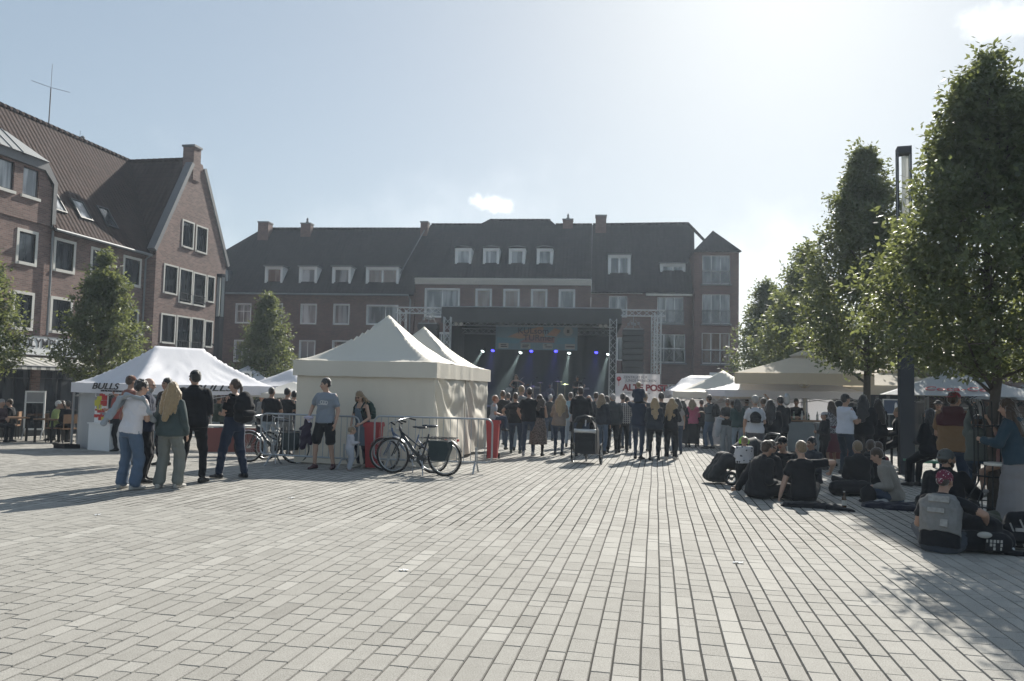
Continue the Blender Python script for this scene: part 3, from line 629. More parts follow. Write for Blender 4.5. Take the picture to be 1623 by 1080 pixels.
# ================================================================== PEOPLE
SK = {'l': (.42,.27,.20), 'm': (.34,.21,.15), 'd': (.20,.12,.085), 'r': (.45,.25,.19)}
SKINN = set()
def noclo(m): SKINN.add(m.name); return m
def skin(k): return noclo(mat(SK[k], .55, var=.08, scale=12, spec=.3))
def cloth(c, v=.12): return mat(c, .88, var=v, scale=7, bump=.25, bscale=45, spec=.2, sheen=.15)
HAIRC = {'black': (.015,.013,.012), 'brown': (.05,.03,.018), 'dark': (.028,.019,.013), 'blond': (.30,.21,.11), 'fair': (.20,.14,.08), 'grey': (.26,.25,.24), 'red': (.24,.09,.04), 'white': (.5,.49,.46)}
def hairm(k): return noclo(mat(HAIRC[k], .5, var=.35, scale=30, spec=.45, bump=.5, bscale=70, sheen=.9))
JOBS = []
def ik(a, b, l1, l2, pole):
    d = b-a; L = d.length
    if L > (l1+l2)*.999: b = a+d*((l1+l2)*.999/L); d = b-a; L = d.length
    x = (l1*l1-l2*l2+L*L)/(2*L); h = math.sqrt(max(0, l1*l1-x*x)); u = d/L
    p = Vector(pole)-u*Vector(pole).dot(u)
    if p.length < 1e-4: p = Vector((0,1,0))
    return a+u*x+p.normalized()*h, b
class Body(MB):
    def cap(s, a, b, ra, rb, n=10, flat=1.0, side=None):
        a, b = Vector(a), Vector(b); d = b-a; L = d.length
        if L < 1e-5: d = Vector((0,0,1)); L = 1e-5
        u = d.normalized(); sx = Vector(side) if side is not None else (Vector((1,0,0)) if abs(u.x) < .9 else Vector((0,1,0)))
        sx = (sx-u*sx.dot(u)).normalized(); sy = u.cross(sx)
        vs = []; rings = []
        for t in (-1, -.7, -.3): rings.append((a+u*ra*t, ra*math.sqrt(1-t*t) if t > -1 else .001))
        rings += [(a, ra), (a.lerp(b, .5), (ra+rb)/2), (b, rb)]
        for t in (.3, .7, 1): rings.append((b+u*rb*t, rb*math.sqrt(1-t*t) if t < 1 else .001))
        for c, r in rings:
            for j in range(n): an = 2*math.pi*j/n; vs.append(c+sx*math.cos(an)*r+sy*math.sin(an)*r*flat)
        k = len(rings)
        return s.add(vs, [(i*n+j, i*n+(j+1) % n, (i+1)*n+(j+1) % n, (i+1)*n+j) for i in range(k-1) for j in range(n)]+[tuple(range(n))[::-1], tuple(range((k-1)*n, k*n))])
    def loft(s, rings, n=18, p=2.4):
        """rings: (centre, x axis, y axis, rx, ry front, ry back)"""
        vs = []
        for c, X, Y, rx, rf, rb in rings:
            for j in range(n):
                an = 2*math.pi*j/n; ca, sa = math.cos(an), math.sin(an); k = (abs(ca)**p+abs(sa)**p)**(-1/p)
                vs.append(c+X*(ca*k*rx)+Y*(sa*k*(rf if sa > 0 else rb)))
        k = len(rings)
        return s.add(vs, [(i*n+j, i*n+(j+1) % n, (i+1)*n+(j+1) % n, (i+1)*n+j) for i in range(k-1) for j in range(n)]+[tuple(range(n))[::-1], tuple(range((k-1)*n, k*n))])
def job(mb, name, mats, parent, vox, smooth=3, fold=0, strand=0, seed=0):
    o = mb.build(name, mats, parent); md = o.modifiers.new('r', 'REMESH'); md.mode = 'VOXEL'; md.voxel_size = vox
    if smooth: ms = o.modifiers.new('s', 'SMOOTH'); ms.factor = .5; ms.iterations = smooth
    JOBS.append((o, mb, mats, fold, strand, seed)); return o
GRPS = []
def person(label, at, face, h=1.72, sex='m', top=((.03,.03,.035), 't'), bottom=((.03,.035,.05), 'jeans'), shoes=(.02,.02,.02), sk='m', hair=('dark', 'short'), build=1.0,
           L='down', R='down', pose='stand', lean=0, tilt=0, head=(0, 0), stance=.11, step=0, cap=None, glasses=0, beard=None, extra=None, group=None, near=None, topmat=None, botmat=None, seatz=.45, feet=None, z=0, slouch=0, twist=0, sleeve=None, toe=12, collar=None):
    """one continuous body; face: heading in degrees, 0 = away from the viewpoint (+Y), 180 = towards it, 90 = to the left"""
    k = h/1.75; seed = len(GRPS)*7+3; GRPS.append(label); rr = random.Random(seed)
    d = (Vector(at)-CAMP).dot(FWD)
    vox = near or (.0095 if d < 13 else .0125 if d < 17 else .016 if d < 22 else .02)
    root = thing('person', label, 'person', Vector(at)+Vector((0,0,z)), face, group)
    B = Body(); M = {}; ml = []
    def mi(name, m):
        if name not in M: M[name] = len(ml); ml.append(m)
        B.mi = M[name]
    tc_, ttype = top; bc_, btype = bottom
    TM = topmat or cloth(tc_); BM = botmat or cloth(bc_); SKM = skin(sk); SH = noclo(mat(shoes, .6, var=.2)); SOLE = noclo(mat((.4,.39,.36) if sum(shoes) > .25 else (.03,.03,.03), .7))
    fem = sex == 'f'; kid = h < 1.35
    w = build; sw = (.172 if not fem else .152)*(.98+.1*(w-1)); hw = .168*w if not fem else .172*w
    leg1, leg2 = .42, .405; ank = .085
    # pelvis
    if pose in ('stand', 'walk'): pz = .925
    elif pose == 'seat': pz = seatz/k+.09
    elif pose == 'crouch': pz = .32
    else: pz = .115
    Pc = Vector((0, 0, pz)); lr = R_(lean); up = Vector((math.sin(R_(tilt)), math.sin(lr), math.cos(lr)*math.cos(R_(tilt)))).normalized()
    sl = R_(lean+slouch); up2 = Vector((math.sin(R_(tilt)), math.sin(sl), math.cos(sl))).normalized()
    X0 = Vector((1,0,0)); tw = R_(twist); X2 = Vector((math.cos(tw), math.sin(tw), 0)); X2 = (X2-up2*X2.dot(up2)).normalized(); Y0 = up.cross(X0).normalized(); X0 = Y0.cross(up).normalized(); Y2 = up2.cross(X2).normalized()
    def sp(t):      # spine curve
        a = Pc+up*min(t, .2)
        if t > .2: a = a+(up.lerp(up2, .5).normalized())*(min(t, .34)-.2)
        if t > .34: a = a+up2*(t-.34)
        return a
    def fr(t): q = min(1, max(0, (t-.15)/.2)); X = X0.lerp(X2, q).normalized(); Y = Y0.lerp(Y2, q).normalized(); return X, Y
    bust = .03 if fem and not kid else 0; belly = max(0, w-1)*.12
    base_r = [(-.12,hw*.80,.095,.105),(-.05,hw*.98,.108,.125),(.04,hw,.105,.12),(.12,hw*(.86 if fem else .92),.10+belly,.10),(.22,hw*(.78 if fem else .92),.10+belly,.095),(.32,sw*(.9 if fem else 1.0),.108+bust*.8,.10),(.40,sw*1.02,.105+bust*.5,.105),(.455,sw*.98,.085,.098),(.50,sw*.68,.062,.075),(.53,.07,.052,.06)]
    def torso(t0, t1, ease, hem=0, mname=None, drop=0):
        rg_ = []
        ts = [r for r in base_r if t0-.001 <= r[0] <= t1+.001]
        def at_t(t):
            for i in range(len(base_r)-1):
                if base_r[i][0] <= t <= base_r[i+1][0]:
                    q = (t-base_r[i][0])/(base_r[i+1][0]-base_r[i][0]); return [base_r[i][j]*(1-q)+base_r[i+1][j]*q for j in (1,2,3)]
            return list(base_r[0][1:]) if t < base_r[0][0] else list(base_r[-1][1:])
        tt = sorted(set([t0]+[r[0] for r in ts]+[t1]))
        for t in tt:
            a, f, b = at_t(t); X, Y = fr(t); e = ease+(hem*(1-min(1, (t-t0)/.22)) if hem else 0); rg_.append((sp(t), X, Y, a+e, f+e*.9, b+e*.9))
        B.loft(rg_)
    # legs
    hipj = {s: Pc+X0*(s*.088*w)+up*(-.03) for s in (-1, 1)}
    ft = {}
    for s in (-1, 1):
        if feet: f = feet[0 if s < 0 else 1]; foot = Vector(f[:3]); pole = Vector(f[3]) if len(f) > 3 else Vector((s*.1,1,0)); td = Vector(f[4]) if len(f) > 4 else Vector((s*math.sin(R_(toe)), math.cos(R_(toe)), 0))
        elif pose in ('stand', 'walk'): foot = Vector((s*stance, (step*s)*.5, ank)); pole = Vector((s*.15,1,0)); td = Vector((s*math.sin(R_(toe)), math.cos(R_(toe)), 0))
        elif pose == 'cross': foot = Vector((-s*.10, .36+.04*s, .085)); pole = Vector((s*1.2,.25,.35)); td = Vector((-s*.9,.4,0))
        elif pose == 'kneeup': foot = Vector((s*.14, .50, ank)); pole = Vector((s*.2,.2,1)); td = Vector((s*.2,1,0))
        elif pose == 'long': foot = Vector((s*.12, .80, .07)); pole = Vector((0,0,1)); td = Vector((s*.3,.35,.8))
        elif pose == 'kneel': foot = Vector((s*.12, -.02, .06)); pole = Vector((s*.15,1,.15)); td = Vector((0,-1,-.05))
        elif pose == 'seat': foot = Vector((s*.11, .40, ank)); pole = Vector((s*.1,.6,1)); td = Vector((s*.15,1,0))
        else: foot = Vector((s*.15, .12, ank)); pole = Vector((s*.35,1,.3)); td = Vector((s*.25,1,0))
        kn, an = ik(hipj[s], foot, leg1, leg2, pole); td = td.normalized(); ft[s] = (kn, an, td)
        bare = btype in ('shorts', 'skirt', 'dress', 'bare'); pw = {'jeans': (.098,.066,.058,.052), 'wide': (.105,.088,.086,.095), 'slim': (.092,.058,.052,.040), 'shorts': (.108,.098,0,0), 'skirt': (0,0,0,0), 'dress': (0,0,0,0), 'loose': (.104,.078,.07,.066), 'bare': (0,0,0,0)}[btype]
        side = X0
        mi('skin', SKM) if bare and btype != 'tights' else mi('bottom', BM)
        if bare:
            lm = SKM
            if extra and 'tights' in extra: mi('tights', cloth(extra['tights']))
            B.cap(hipj[s], kn, .082*w, .055); B.cap(kn, an, .054, .036); cv = kn.lerp(an, .3)+Vector((0,-.012,0)) if pose == 'stand' else kn.lerp(an, .3); B.cap(cv, kn.lerp(an, .45), .050, .042)
        if pw[0] and btype != 'shorts':
            mi('bottom', BM); B.cap(hipj[s], kn, pw[0]*w, pw[1]*(.5+.5*w)); B.cap(kn, kn.lerp(an, .5), pw[1]*(.5+.5*w), pw[2]); B.cap(kn.lerp(an, .5), an+(kn-an).normalized()*.035, pw[2], pw[3])
        if btype == 'shorts': mi('bottom', BM); B.cap(hipj[s], hipj[s].lerp(kn, .86), pw[0]*w, pw[1])
        # shoe
        upv = Vector((0,0,1)); upv = (upv-td*td.dot(upv)); upv = upv.normalized() if upv.length > .1 else Vector((0,-1,0)); sd = td.cross(upv)
        hl = an-upv*.035-td*.05; to = an-upv*.052+td*.155
        mi('shoe', SH); B.cap(hl, hl.lerp(to, .5)+upv*.006, .040, .042, 10, .9, sd); B.cap(hl.lerp(to, .5), to, .043, .031, 10, .72, sd); B.cap(an+upv*.01, an-upv*.03, .042, .04)
        mi('sole', SOLE); ss = .030; B.cap(hl-upv*.030, to-upv*.014, .040, .034, 10, .42, sd)
    # pelvis cover
    if btype in ('skirt', 'dress'):
        mi('bottom', BM); L_ = (extra or {}).get('len', .62 if btype == 'skirt' else .45); q = (extra or {}).get('flare', .10); rg_ = []
        if pose in ('stand', 'walk'):
            for i in range(7):
                t = i/6; c = sp(.13)-Vector((0,0,1))*(L_+.13)*t; rg_.append((c, Vector((1,0,0)), Vector((0,1,0)), hw*(.9+.12*min(1, t*3))+q*t, .115+.01*t+q*.9*t, .125+q*.9*t))
            B.loft(rg_[::-1])
        else:
            torso(-.12, .13, .02)
            for s in (-1, 1): B.cap(hipj[s], ft[s][0], .12, .11); B.cap(ft[s][0], ft[s][0].lerp(ft[s][1], .6), .1, .09)
    elif btype != 'bare': mi('bottom', BM); torso(-.12, .13, .012)
    else: mi('skin', SKM); torso(-.12, .13, .0)
    # chest skin then top
    mi('skin', SKM); torso(.30, .53, -.006)
    ez, hem, t0, t1 = {'t': (.016,.012,-.05,.515), 'tight': (.006,0,.06,.50), 'tank': (.008,0,.02,.42), 'jacket': (.032,.012,-.08,.53), 'hoodie': (.034,.006,-.06,.53), 'loose': (.028,.02,-.08,.515), 'long': (.02,.006,-.05,.515), 'vest': (.03,0,-.02,.50), 'crop': (.01,0,.12,.46), 'dress': (.01,0,.0,.42)}[ttype]
    mi('top', TM); torso(t0, t1, ez, hem)
    if ttype in ('hoodie',): mi('top', TM); B.cap(sp(.50)-Y2*.085-X2*.07, sp(.50)-Y2*.085+X2*.07, .052, .052); B.cap(sp(.545)-X2*.055-Y2*.05, sp(.545)+X2*.055-Y2*.05, .036, .036)
    if ttype == 'jacket': B.cap(sp(.535)-X2*.05-Y2*.035, sp(.535)+X2*.05-Y2*.035, .034, .034); B.cap(sp(.525)-X2*.05+Y2*.03, sp(.525)-X2*.04-Y2*.03, .026, .028); B.cap(sp(.525)+X2*.05+Y2*.03, sp(.525)+X2*.04-Y2*.03, .026, .028)
    if collar: mi('collar', cloth(collar)); B.cap(sp(.53)-Y2*.075-X2*.075, sp(.53)-Y2*.075+X2*.075, .05, .05); B.cap(sp(.54)-X2*.07, sp(.54)-X2*.07+Y2*.03, .03, .03); B.cap(sp(.54)+X2*.07, sp(.54)+X2*.07+Y2*.03, .03, .03)
    # neck and head
    hy, hp = head; hb = sp(.53); hd = (Matrix.Rotation(R_(hy), 3, 'Z') @ Matrix.Rotation(R_(-hp), 3, 'X'))
    hs = 1.0 if not kid else 1.0+.32*min(1, (1.35-h)/.5+.25)
    fy = Vector((math.sin(-R_(hy)), math.cos(R_(hy)), 0))
    nk = hb+up2*.045+Vector((0,.012,0))*1; Hc = hb+(up2*.5+Vector((0,0,.5))).normalized()*(.115+.02*hs)+fy*(.018+.05*math.sin(R_(max(0, hp))))
    mi('skin', SKM); B.cap(sp(.48), Hc-Vector((0,0,.03)), .055 if not fem else .047, .05 if not fem else .044)
    def hpnt(x, y, z_): return Hc+hd @ (Vector((x, y, z_))*hs)
    def hell(c, r, n=12): B.ell(hpnt(*c), [q*hs for q in r], n, hd)
    wd = .96 if fem else 1
    hell((0,-.008,.03), (.074*wd,.094,.088)); hell((0,.022,-.015), (.064*wd,.072,.078)); hell((0,.040,-.062), (.044*wd,.047,.045)); B.cap(hpnt(-.035,.01,-.055), hpnt(0,.062,-.078), .025*hs, .022*hs); B.cap(hpnt(.035,.01,-.055), hpnt(0,.062,-.078), .025*hs, .022*hs)
    B.cap(hpnt(0,.080,.012), hpnt(0,.104,-.020), .010*hs, .0145*hs); hell((-.034,.070,-.022), (.026,.022,.022), 8); hell((.034,.070,-.022), (.026,.022,.022), 8); B.cap(hpnt(-.045,.074,.022), hpnt(.045,.074,.022), .011*hs, .011*hs)
    for s in (-1, 1): hell((s*.078*wd,-.004,-.006), (.011,.022,.032), 8)
    mi('lips', noclo(mat((.30,.10,.08), .5))); B.cap(hpnt(-.020,.082,-.046), hpnt(.020,.082,-.046), .0085*hs, .0085*hs)
    mi('eye', noclo(mat((.03,.025,.02), .3)))
    if glasses == 0:
        for s in (-1, 1): B.ell(hpnt(s*.030,.0815,.006), (.012*hs,.008*hs,.0075*hs), 8, hd)
    hm = hairm(hair[0]); mi('brow', hm)
    for s in (-1, 1): B.cap(hpnt(s*.018,.088,.027), hpnt(s*.046,.078,.029), .0065*hs, .0055*hs)
    if beard:
        mi('beard', hairm(beard)); hell((0,.042,-.066), (.050,.052,.050)); B.cap(hpnt(-.06,.0,-.02), hpnt(-.045,.045,-.07), .02*hs, .024*hs); B.cap(hpnt(.06,.0,-.02), hpnt(.045,.045,-.07), .02*hs, .024*hs); B.cap(hpnt(-.024,.080,-.034), hpnt(.024,.080,-.034), .011*hs, .011*hs)
    # arms
    la1, la2 = .285, .25
    hands = {}
    for s, spec in ((-1, L), (1, R)):
        Sj = sp(.452)+X2*(s*sw*1.0)-Y2*.0
        pole = Vector((s*.55,-.8,-.15)); grip = 0; hdir = None
        presets = {'down': (s*.235,.02,.86), 'relax': (s*.24,.07,.87), 'pocket': (s*.20,.06,.93), 'front': (s*.05,.24,1.12), 'hold': (s*.10,.30,1.15), 'hip': (s*.185,.03,1.02), 'back': (s*.08,-.16,1.0), 'cross': (-s*.10,.19,1.16), 'phone': (s*.06,.30,1.28), 'face': (s*.07,.16,1.45), 'lap': (s*.09,.26,pz+.13), 'knee': (s*.24,.34,pz+.22), 'up': (s*.18,.25,1.75), 'drink': (s*.05,.17,1.40), 'belly': (s*.02,.2,1.06), 'behind': (s*.30,-.28,.03), 'rope': (s*.12,.22,1.36)}
        if isinstance(spec, str):
            if spec in ('lap', 'knee', 'behind'): t = Vector(presets[spec])
            elif spec in ('down', 'relax', 'pocket', 'hip', 'back'): t = Vector(presets[spec])+ (Pc-Vector((0,0,.925)))*1
            else: t = sp(.4)+Matrix.Rotation(tw, 3, 'Z') @ (Vector(presets[spec])-Vector((0,0,1.325)))
            if spec in ('hip',): pole = Vector((s*1.0,-.3,0))
            if spec in ('front','hold','phone','drink','face','belly','cross','up','rope'): pole = Vector((s*.6,-.35,-.9))
            if spec in ('behind',): pole = Vector((s*.2,-1,.2))
        else:
            t = Vector(spec[:3]); pole = Vector(spec[3]) if len(spec) > 3 else Vector((s*.6,-.4,-.8))
        el, wr = ik(Sj, t, la1, la2, pole)
        am = .9 if fem else 1.0; am *= (.6+.4*w)
        mi('skin', SKM); B.cap(Sj, el, .050*am, .040*am); B.cap(el, el.lerp(wr, .35), .040*am, .038*am); B.cap(el.lerp(wr, .35), wr, .038*am, .025*am)
        slv = sleeve or {'t': 'short', 'tight': 'short', 'tank': None, 'jacket': 'long', 'hoodie': 'long', 'loose': 'half', 'long': 'long', 'vest': None, 'crop': None, 'dress': None}[ttype]
        mi('top', TM); e2 = ez*.6
        if slv == 'short': B.cap(Sj+(Sj-sp(.4)).normalized()*-.02, Sj.lerp(el, .58), .060*am+e2, .056*am+e2)
        elif slv == 'half': B.cap(Sj, Sj.lerp(el, .85), .060*am+e2, .058*am+e2)
        elif slv == 'long': B.cap(Sj, el, .060*am+e2, .050*am+e2); B.cap(el, wr.lerp(el, .08), .050*am+e2, .034*am+e2)
        elif slv == 'rolled': B.cap(Sj, el, .060*am+e2, .050*am+e2); B.cap(el, wr.lerp(el, .5), .050*am+e2, .046*am+e2)
        # hand: palm, four fingers, thumb
        fd = (wr-el).normalized(); 
        if isinstance(spec, str) and spec == 'behind': fd = Vector((s*.3,-.9,-.1)).normalized()
        if not isinstance(spec, str) and len(spec) > 4: fd = Vector(spec[4]).normalized()
        inn = Vector((-s,0,0)) if abs(fd.x) < .75 else Vector((0,0,-1)); inn = (inn-fd*inn.dot(fd)).normalized(); thumb_d = fd.cross(inn)*(1 if s < 0 else -1)
        if thumb_d.y < 0 and abs(thumb_d.y) > .3: thumb_d = -thumb_d
        ps = .9 if fem or kid else 1.0; kr = max(1.0, vox/.0105)*ps
        mi('skin', SKM); B.cap(wr, wr+fd*.075*ps, .026*ps, .033*ps, 10, .48, thumb_d)
        curl = .35 if isinstance(spec, str) and spec in ('down', 'relax', 'behind') else .9
        for q, (off, fl) in enumerate(((.027,.070),(.009,.078),(-.009,.072),(-.026,.056))):
            p0 = wr+fd*.078*ps+thumb_d*off*ps; fl *= ps; p1 = p0+(fd*math.cos(curl*.6)+inn*math.sin(curl*.6))*fl*.5; p2 = p1+(fd*math.cos(curl*1.6)+inn*math.sin(curl*1.6))*fl*.5
            B.cap(p0, p1, .0095*kr, .0088*kr, 6); B.cap(p1, p2, .0088*kr, .0078*kr, 6)
        p0 = wr+fd*.02*ps+thumb_d*.024*ps; p1 = p0+(fd*.6+thumb_d*.75+inn*.2)*.035*ps; B.cap(p0, p1, .013*kr, .0105*kr, 6); B.cap(p1, p1+(fd*.85+thumb_d*.2+inn*.45)*.032*ps, .0105*kr, .009*kr, 6)
        hands[s] = root, wr+fd*.07*ps, fd
    wk = 1.0 if h > 1.3 else 1.0+.25*min(1, (1.3-h)/.45); S_ = Matrix.Diagonal((k*wk, k*wk, k, 1)); B.v = [tuple(S_ @ Vector(v)) for v in B.v]
    body = job(B, 'body', ml, root, vox, 2, .007, 0, seed); body['fold'] = 1
    # hair / hats
    def hb_(): b = Body(); b.T = S_; return b
    def hh(b, c, r, n=12): b.ell(hpnt(*c), [q*hs for q in r], n, hd)
    st_ = hair[1]; hv = max(vox*.9, .009)
    if st_ != 'bald':
        b = hb_()
        if st_ in ('short', 'buzz'):
            e = .004 if st_ == 'buzz' else .014
            hh(b, (0,-.016,.040), (.077*wd+e*.4,.094+e*.5,.086+e)); hh(b, (0,-.045,.0), (.072*wd+e*.3,.062+e*.4,.062))
        elif st_ == 'curly':
            hh(b, (0,-.018,.045), (.088,.104,.095)); hh(b, (0,-.05,.0), (.082,.07,.07))
            for q in range(26): a = rr.uniform(0, 6.28); e = rr.uniform(-.2,1.3); hh(b, (.085*math.cos(a)*math.cos(e), -.02+.1*math.sin(a)*math.cos(e) if math.sin(a) < .6 else .02, .04+.09*math.sin(e)), (.02,)*3, 6)
        elif st_ in ('long', 'wavy', 'bob', 'big'):
            hh(b, (0,-.014,.040), (.084,.100,.096)); hh(b, (0,-.045,.0), (.084,.070,.08))
            Ld = {'long': .36, 'wavy': .40, 'bob': .15, 'big': .20}[st_]; ww = {'long': .075, 'wavy': .105, 'bob': .09, 'big': .12}[st_]
            n = 9
            for q in range(n):
                a = R_(-180*q/(n-1)); x = math.cos(a); y = math.sin(a)
                s0 = hpnt(x*.074, -.01+y*.06, .02); e_ = hpnt(x*ww, -.02+y*.075, -.07)+Vector((x*.03+rr.uniform(-.01,.01), 0, 0))
                e_ = e_-Vector((0,0,1))*0; low = e_+(-up2*.6-Vector((0,0,.4))).normalized()*Ld*(1-.25*abs(x))+Y2*(-.10 if y < -.2 else -.03)
                b.cap(s0, e_, .028, .030, 8); b.cap(e_, e_.lerp(low, .5)+X2*rr.uniform(-.012,.012), .031, .030 if st_ != 'long' else .025, 8); b.cap(e_.lerp(low, .5), low+X2*rr.uniform(-.02,.02), .029, .014, 8)
            lowc = hpnt(0,-.09,-.10)+(-up2*.6-Vector((0,0,.4))).normalized()*Ld*.9+Y2*(-.11); b.cap(hpnt(0,-.075,.0), lowc, .078, .06 if st_ != 'bob' else .07, 10, .42, X2)
            if st_ == 'big':
                for q in range(24): a = R_(rr.uniform(-190,10)); b.ell(hpnt(math.cos(a)*ww*.95, -.03+math.sin(a)*.085, rr.uniform(-.2,.03)), (.026,)*3, 6)
        elif st_ in ('pony', 'bun'):
            hh(b, (0,-.016,.040), (.080,.098,.092)); hh(b, (0,-.05,.0), (.072,.060,.065))
            if st_ == 'bun': hh(b, (0,-.10,.075), (.042,.04,.042))
            else: p0 = hpnt(0,-.10,.045); p1 = hpnt(0,-.145,-.03); p2 = p1-Vector((0,0,.16)); b.cap(p0, p1, .028, .032, 8); b.cap(p1, p2, .032, .014, 8)
        o = job(b, 'hair', [hm], root, hv, 1, 0, .006 if st_ in ('long','wavy','big','curly') else .003, seed)
    if cap:
        kind, cc_ = cap; b = hb_(); CM = cc_ if not isinstance(cc_, tuple) else cloth(cc_)
        if kind in ('cap', 'backcap'):
            hh(b, (0,-.010,.058), (.083,.101,.078)); sg_ = 1 if kind == 'cap' else -1
            b.cap(hpnt(-.04,.085*sg_,.048), hpnt(-.035,.15*sg_,.030), .022*hs, .018*hs, 8, .3, hd @ Vector((1,0,0))); b.cap(hpnt(.04,.085*sg_,.048), hpnt(.035,.15*sg_,.030), .022*hs, .018*hs, 8, .3, hd @ Vector((1,0,0))); b.cap(hpnt(0,.08*sg_,.05), hpnt(0,.155*sg_,.034), .04*hs, .035*hs, 8, .22, hd @ Vector((1,0,0)))
        elif kind == 'beanie': hh(b, (0,-.012,.050), (.087,.104,.088)); hh(b, (0,-.02,.02), (.088,.105,.03))
        elif kind == 'hat': hh(b, (0,-.012,.07), (.082,.098,.07)); hh(b, (0,-.005,.055), (.15,.16,.014), 20)
        elif kind == 'band': hh(b, (0,-.012,.045), (.086,.104,.090)); hh(b, (0,-.09,.0), (.035,.03,.045))
        job(b, 'cap' if kind != 'band' else 'headscarf', [CM], root, hv, 1, 0, 0, seed)
    if glasses:
        b = MB(); b.T = S_
        for s in (-1, 1):
            b.ell(hpnt(s*.031,.092,.006), (.022*hs,.005,.016*hs), 10, hd); b.tube([hpnt(s*.05,.09,.01), hpnt(s*.078,.02,.01)], .003, 4)
        b.tube([hpnt(-.02,.094,.012), hpnt(.02,.094,.012)], .003, 4); part('glasses', b, mat((.01,.01,.012), .15), root)
    info = dict(root=root, k=k, hands=hands, head=Hc*k, sp=lambda t: sp(t)*k, X=X2, Y=Y2, up=up2, hpnt=lambda *a: hpnt(*a)*k, S=S_, knees=ft)
    return info
def to_world(root, v):
    M = Matrix.Translation(root.location) @ Matrix.Rotation(root.rotation_euler.z, 4, 'Z'); return M @ Vector(v)
def backpack(pp, label, c, size=(.30,.18,.44), straps=True, back=-1, cat='backpack'):
    """worn backpack: own thing; bag, pocket, straps"""
    r0 = pp['root']; r = thing('backpack', label, cat, r0.location, math.degrees(r0.rotation_euler.z))
    w, d, h = size; m = Body(); X, Y, U = pp['X'], pp['Y'], pp['up']; c0 = pp['sp'](.30)+Y*(-.125-d/2)*pp['k']
    def P(x, y, z): return c0+X*x+Y*y+U*z
    Mx = Matrix((X, Y, U)).transposed()
    m.ell(P(0,0,0), (w/2*1.05, d/2*1.1, h/2*1.02), 14, Mx); m.cap(P(-w*.28,0,-h*.28), P(w*.28,0,-h*.28), d*.48, d*.48); m.cap(P(-w*.24,0,h*.2), P(w*.24,0,h*.2), d*.42, d*.42); m.cap(P(-w*.28,0,0), P(w*.28,0,0), d*.5, d*.5)
    job(m, 'bag_body', [cloth(c)], r, .014, 2, .004, 0, 5)
    m = Body(); m.cap(P(-w*.2,-d*.5,-h*.18), P(w*.2,-d*.5,-h*.18), d*.28, d*.28, 8); job(m, 'front_pocket', [cloth([x*1.3 for x in c])], r, .012, 1, .002, 0, 6)
    if straps:
        for s in (-1, 1):
            k = pp['k']; q = [pp['sp'](.50)+X*s*.10*k-Y*.11*k, pp['sp'](.525)+X*s*.10*k+Y*.0, pp['sp'](.45)+X*s*.105*k+Y*.125*k, pp['sp'](.28)+X*s*.13*k+Y*.135*k, pp['sp'](.2)+X*s*.17*k+Y*.02*k, pp['sp'](.2)+X*s*.14*k-Y*.13*k]
            m = MB(); m.tube(q, .016, 6); part('strap', m, cloth([x*.8 for x in c]), r, True)
    return r
def held(pp, s, name, label, cat, fn):
    """something in a hand: own top-level thing placed at the palm"""
    _, w, fd = pp['hands'][s]; wp = to_world(pp['root'], w*pp['k']); r = thing(name, label, cat, wp, math.degrees(pp['root'].rotation_euler.z)); fn(r); return r
def cloth_bundle(label, p, pts, c, rad=.06, vox=.013, name='jacket', cat='jacket', seed=0, rz=0, m_=None):
    r = thing(name, label, cat, p, rz); m = Body()
    for a, b, ra, rb in pts: m.cap(a, b, ra, rb, 8, .6)
    job(m, 'fabric', [m_ or cloth(c)], r, vox, 2, .010, 0, seed); return r
def soft_bag(name, label, p, rz, prims, c, details=None, cat='bag', vox=.012):
    r = thing(name, label, cat, p, rz); m = Body()
    for q in prims:
        if q[0] == 'e': m.ell(q[1], q[2], 12)
        else: m.cap(*q[1:])
    job(m, 'bag_body', [cloth(c)], r, vox, 2, .006, 0, len(label)); 
    if details: details(r)
    return r
def cup(r):
    m = MB(); m.lathe([(.028,-.06),(.036,.06),(.032,.06),(.026,-.05)], 12); part('cup_body', m, mat((.55,.55,.53), .4), r, True)
def phone(r):
    m = MB(); m.cbox((0,.01,.02), (.075,.012,.15)); part('phone_body', m, mat((.02,.02,.022), .3), r)
def beer(r):
    m = MB(); m.lathe([(.03,-.1),(.03,.04),(.013,.09),(.012,.14)], 10); part('glass_body', m, mat((.06,.04,.015), .15), r, True)

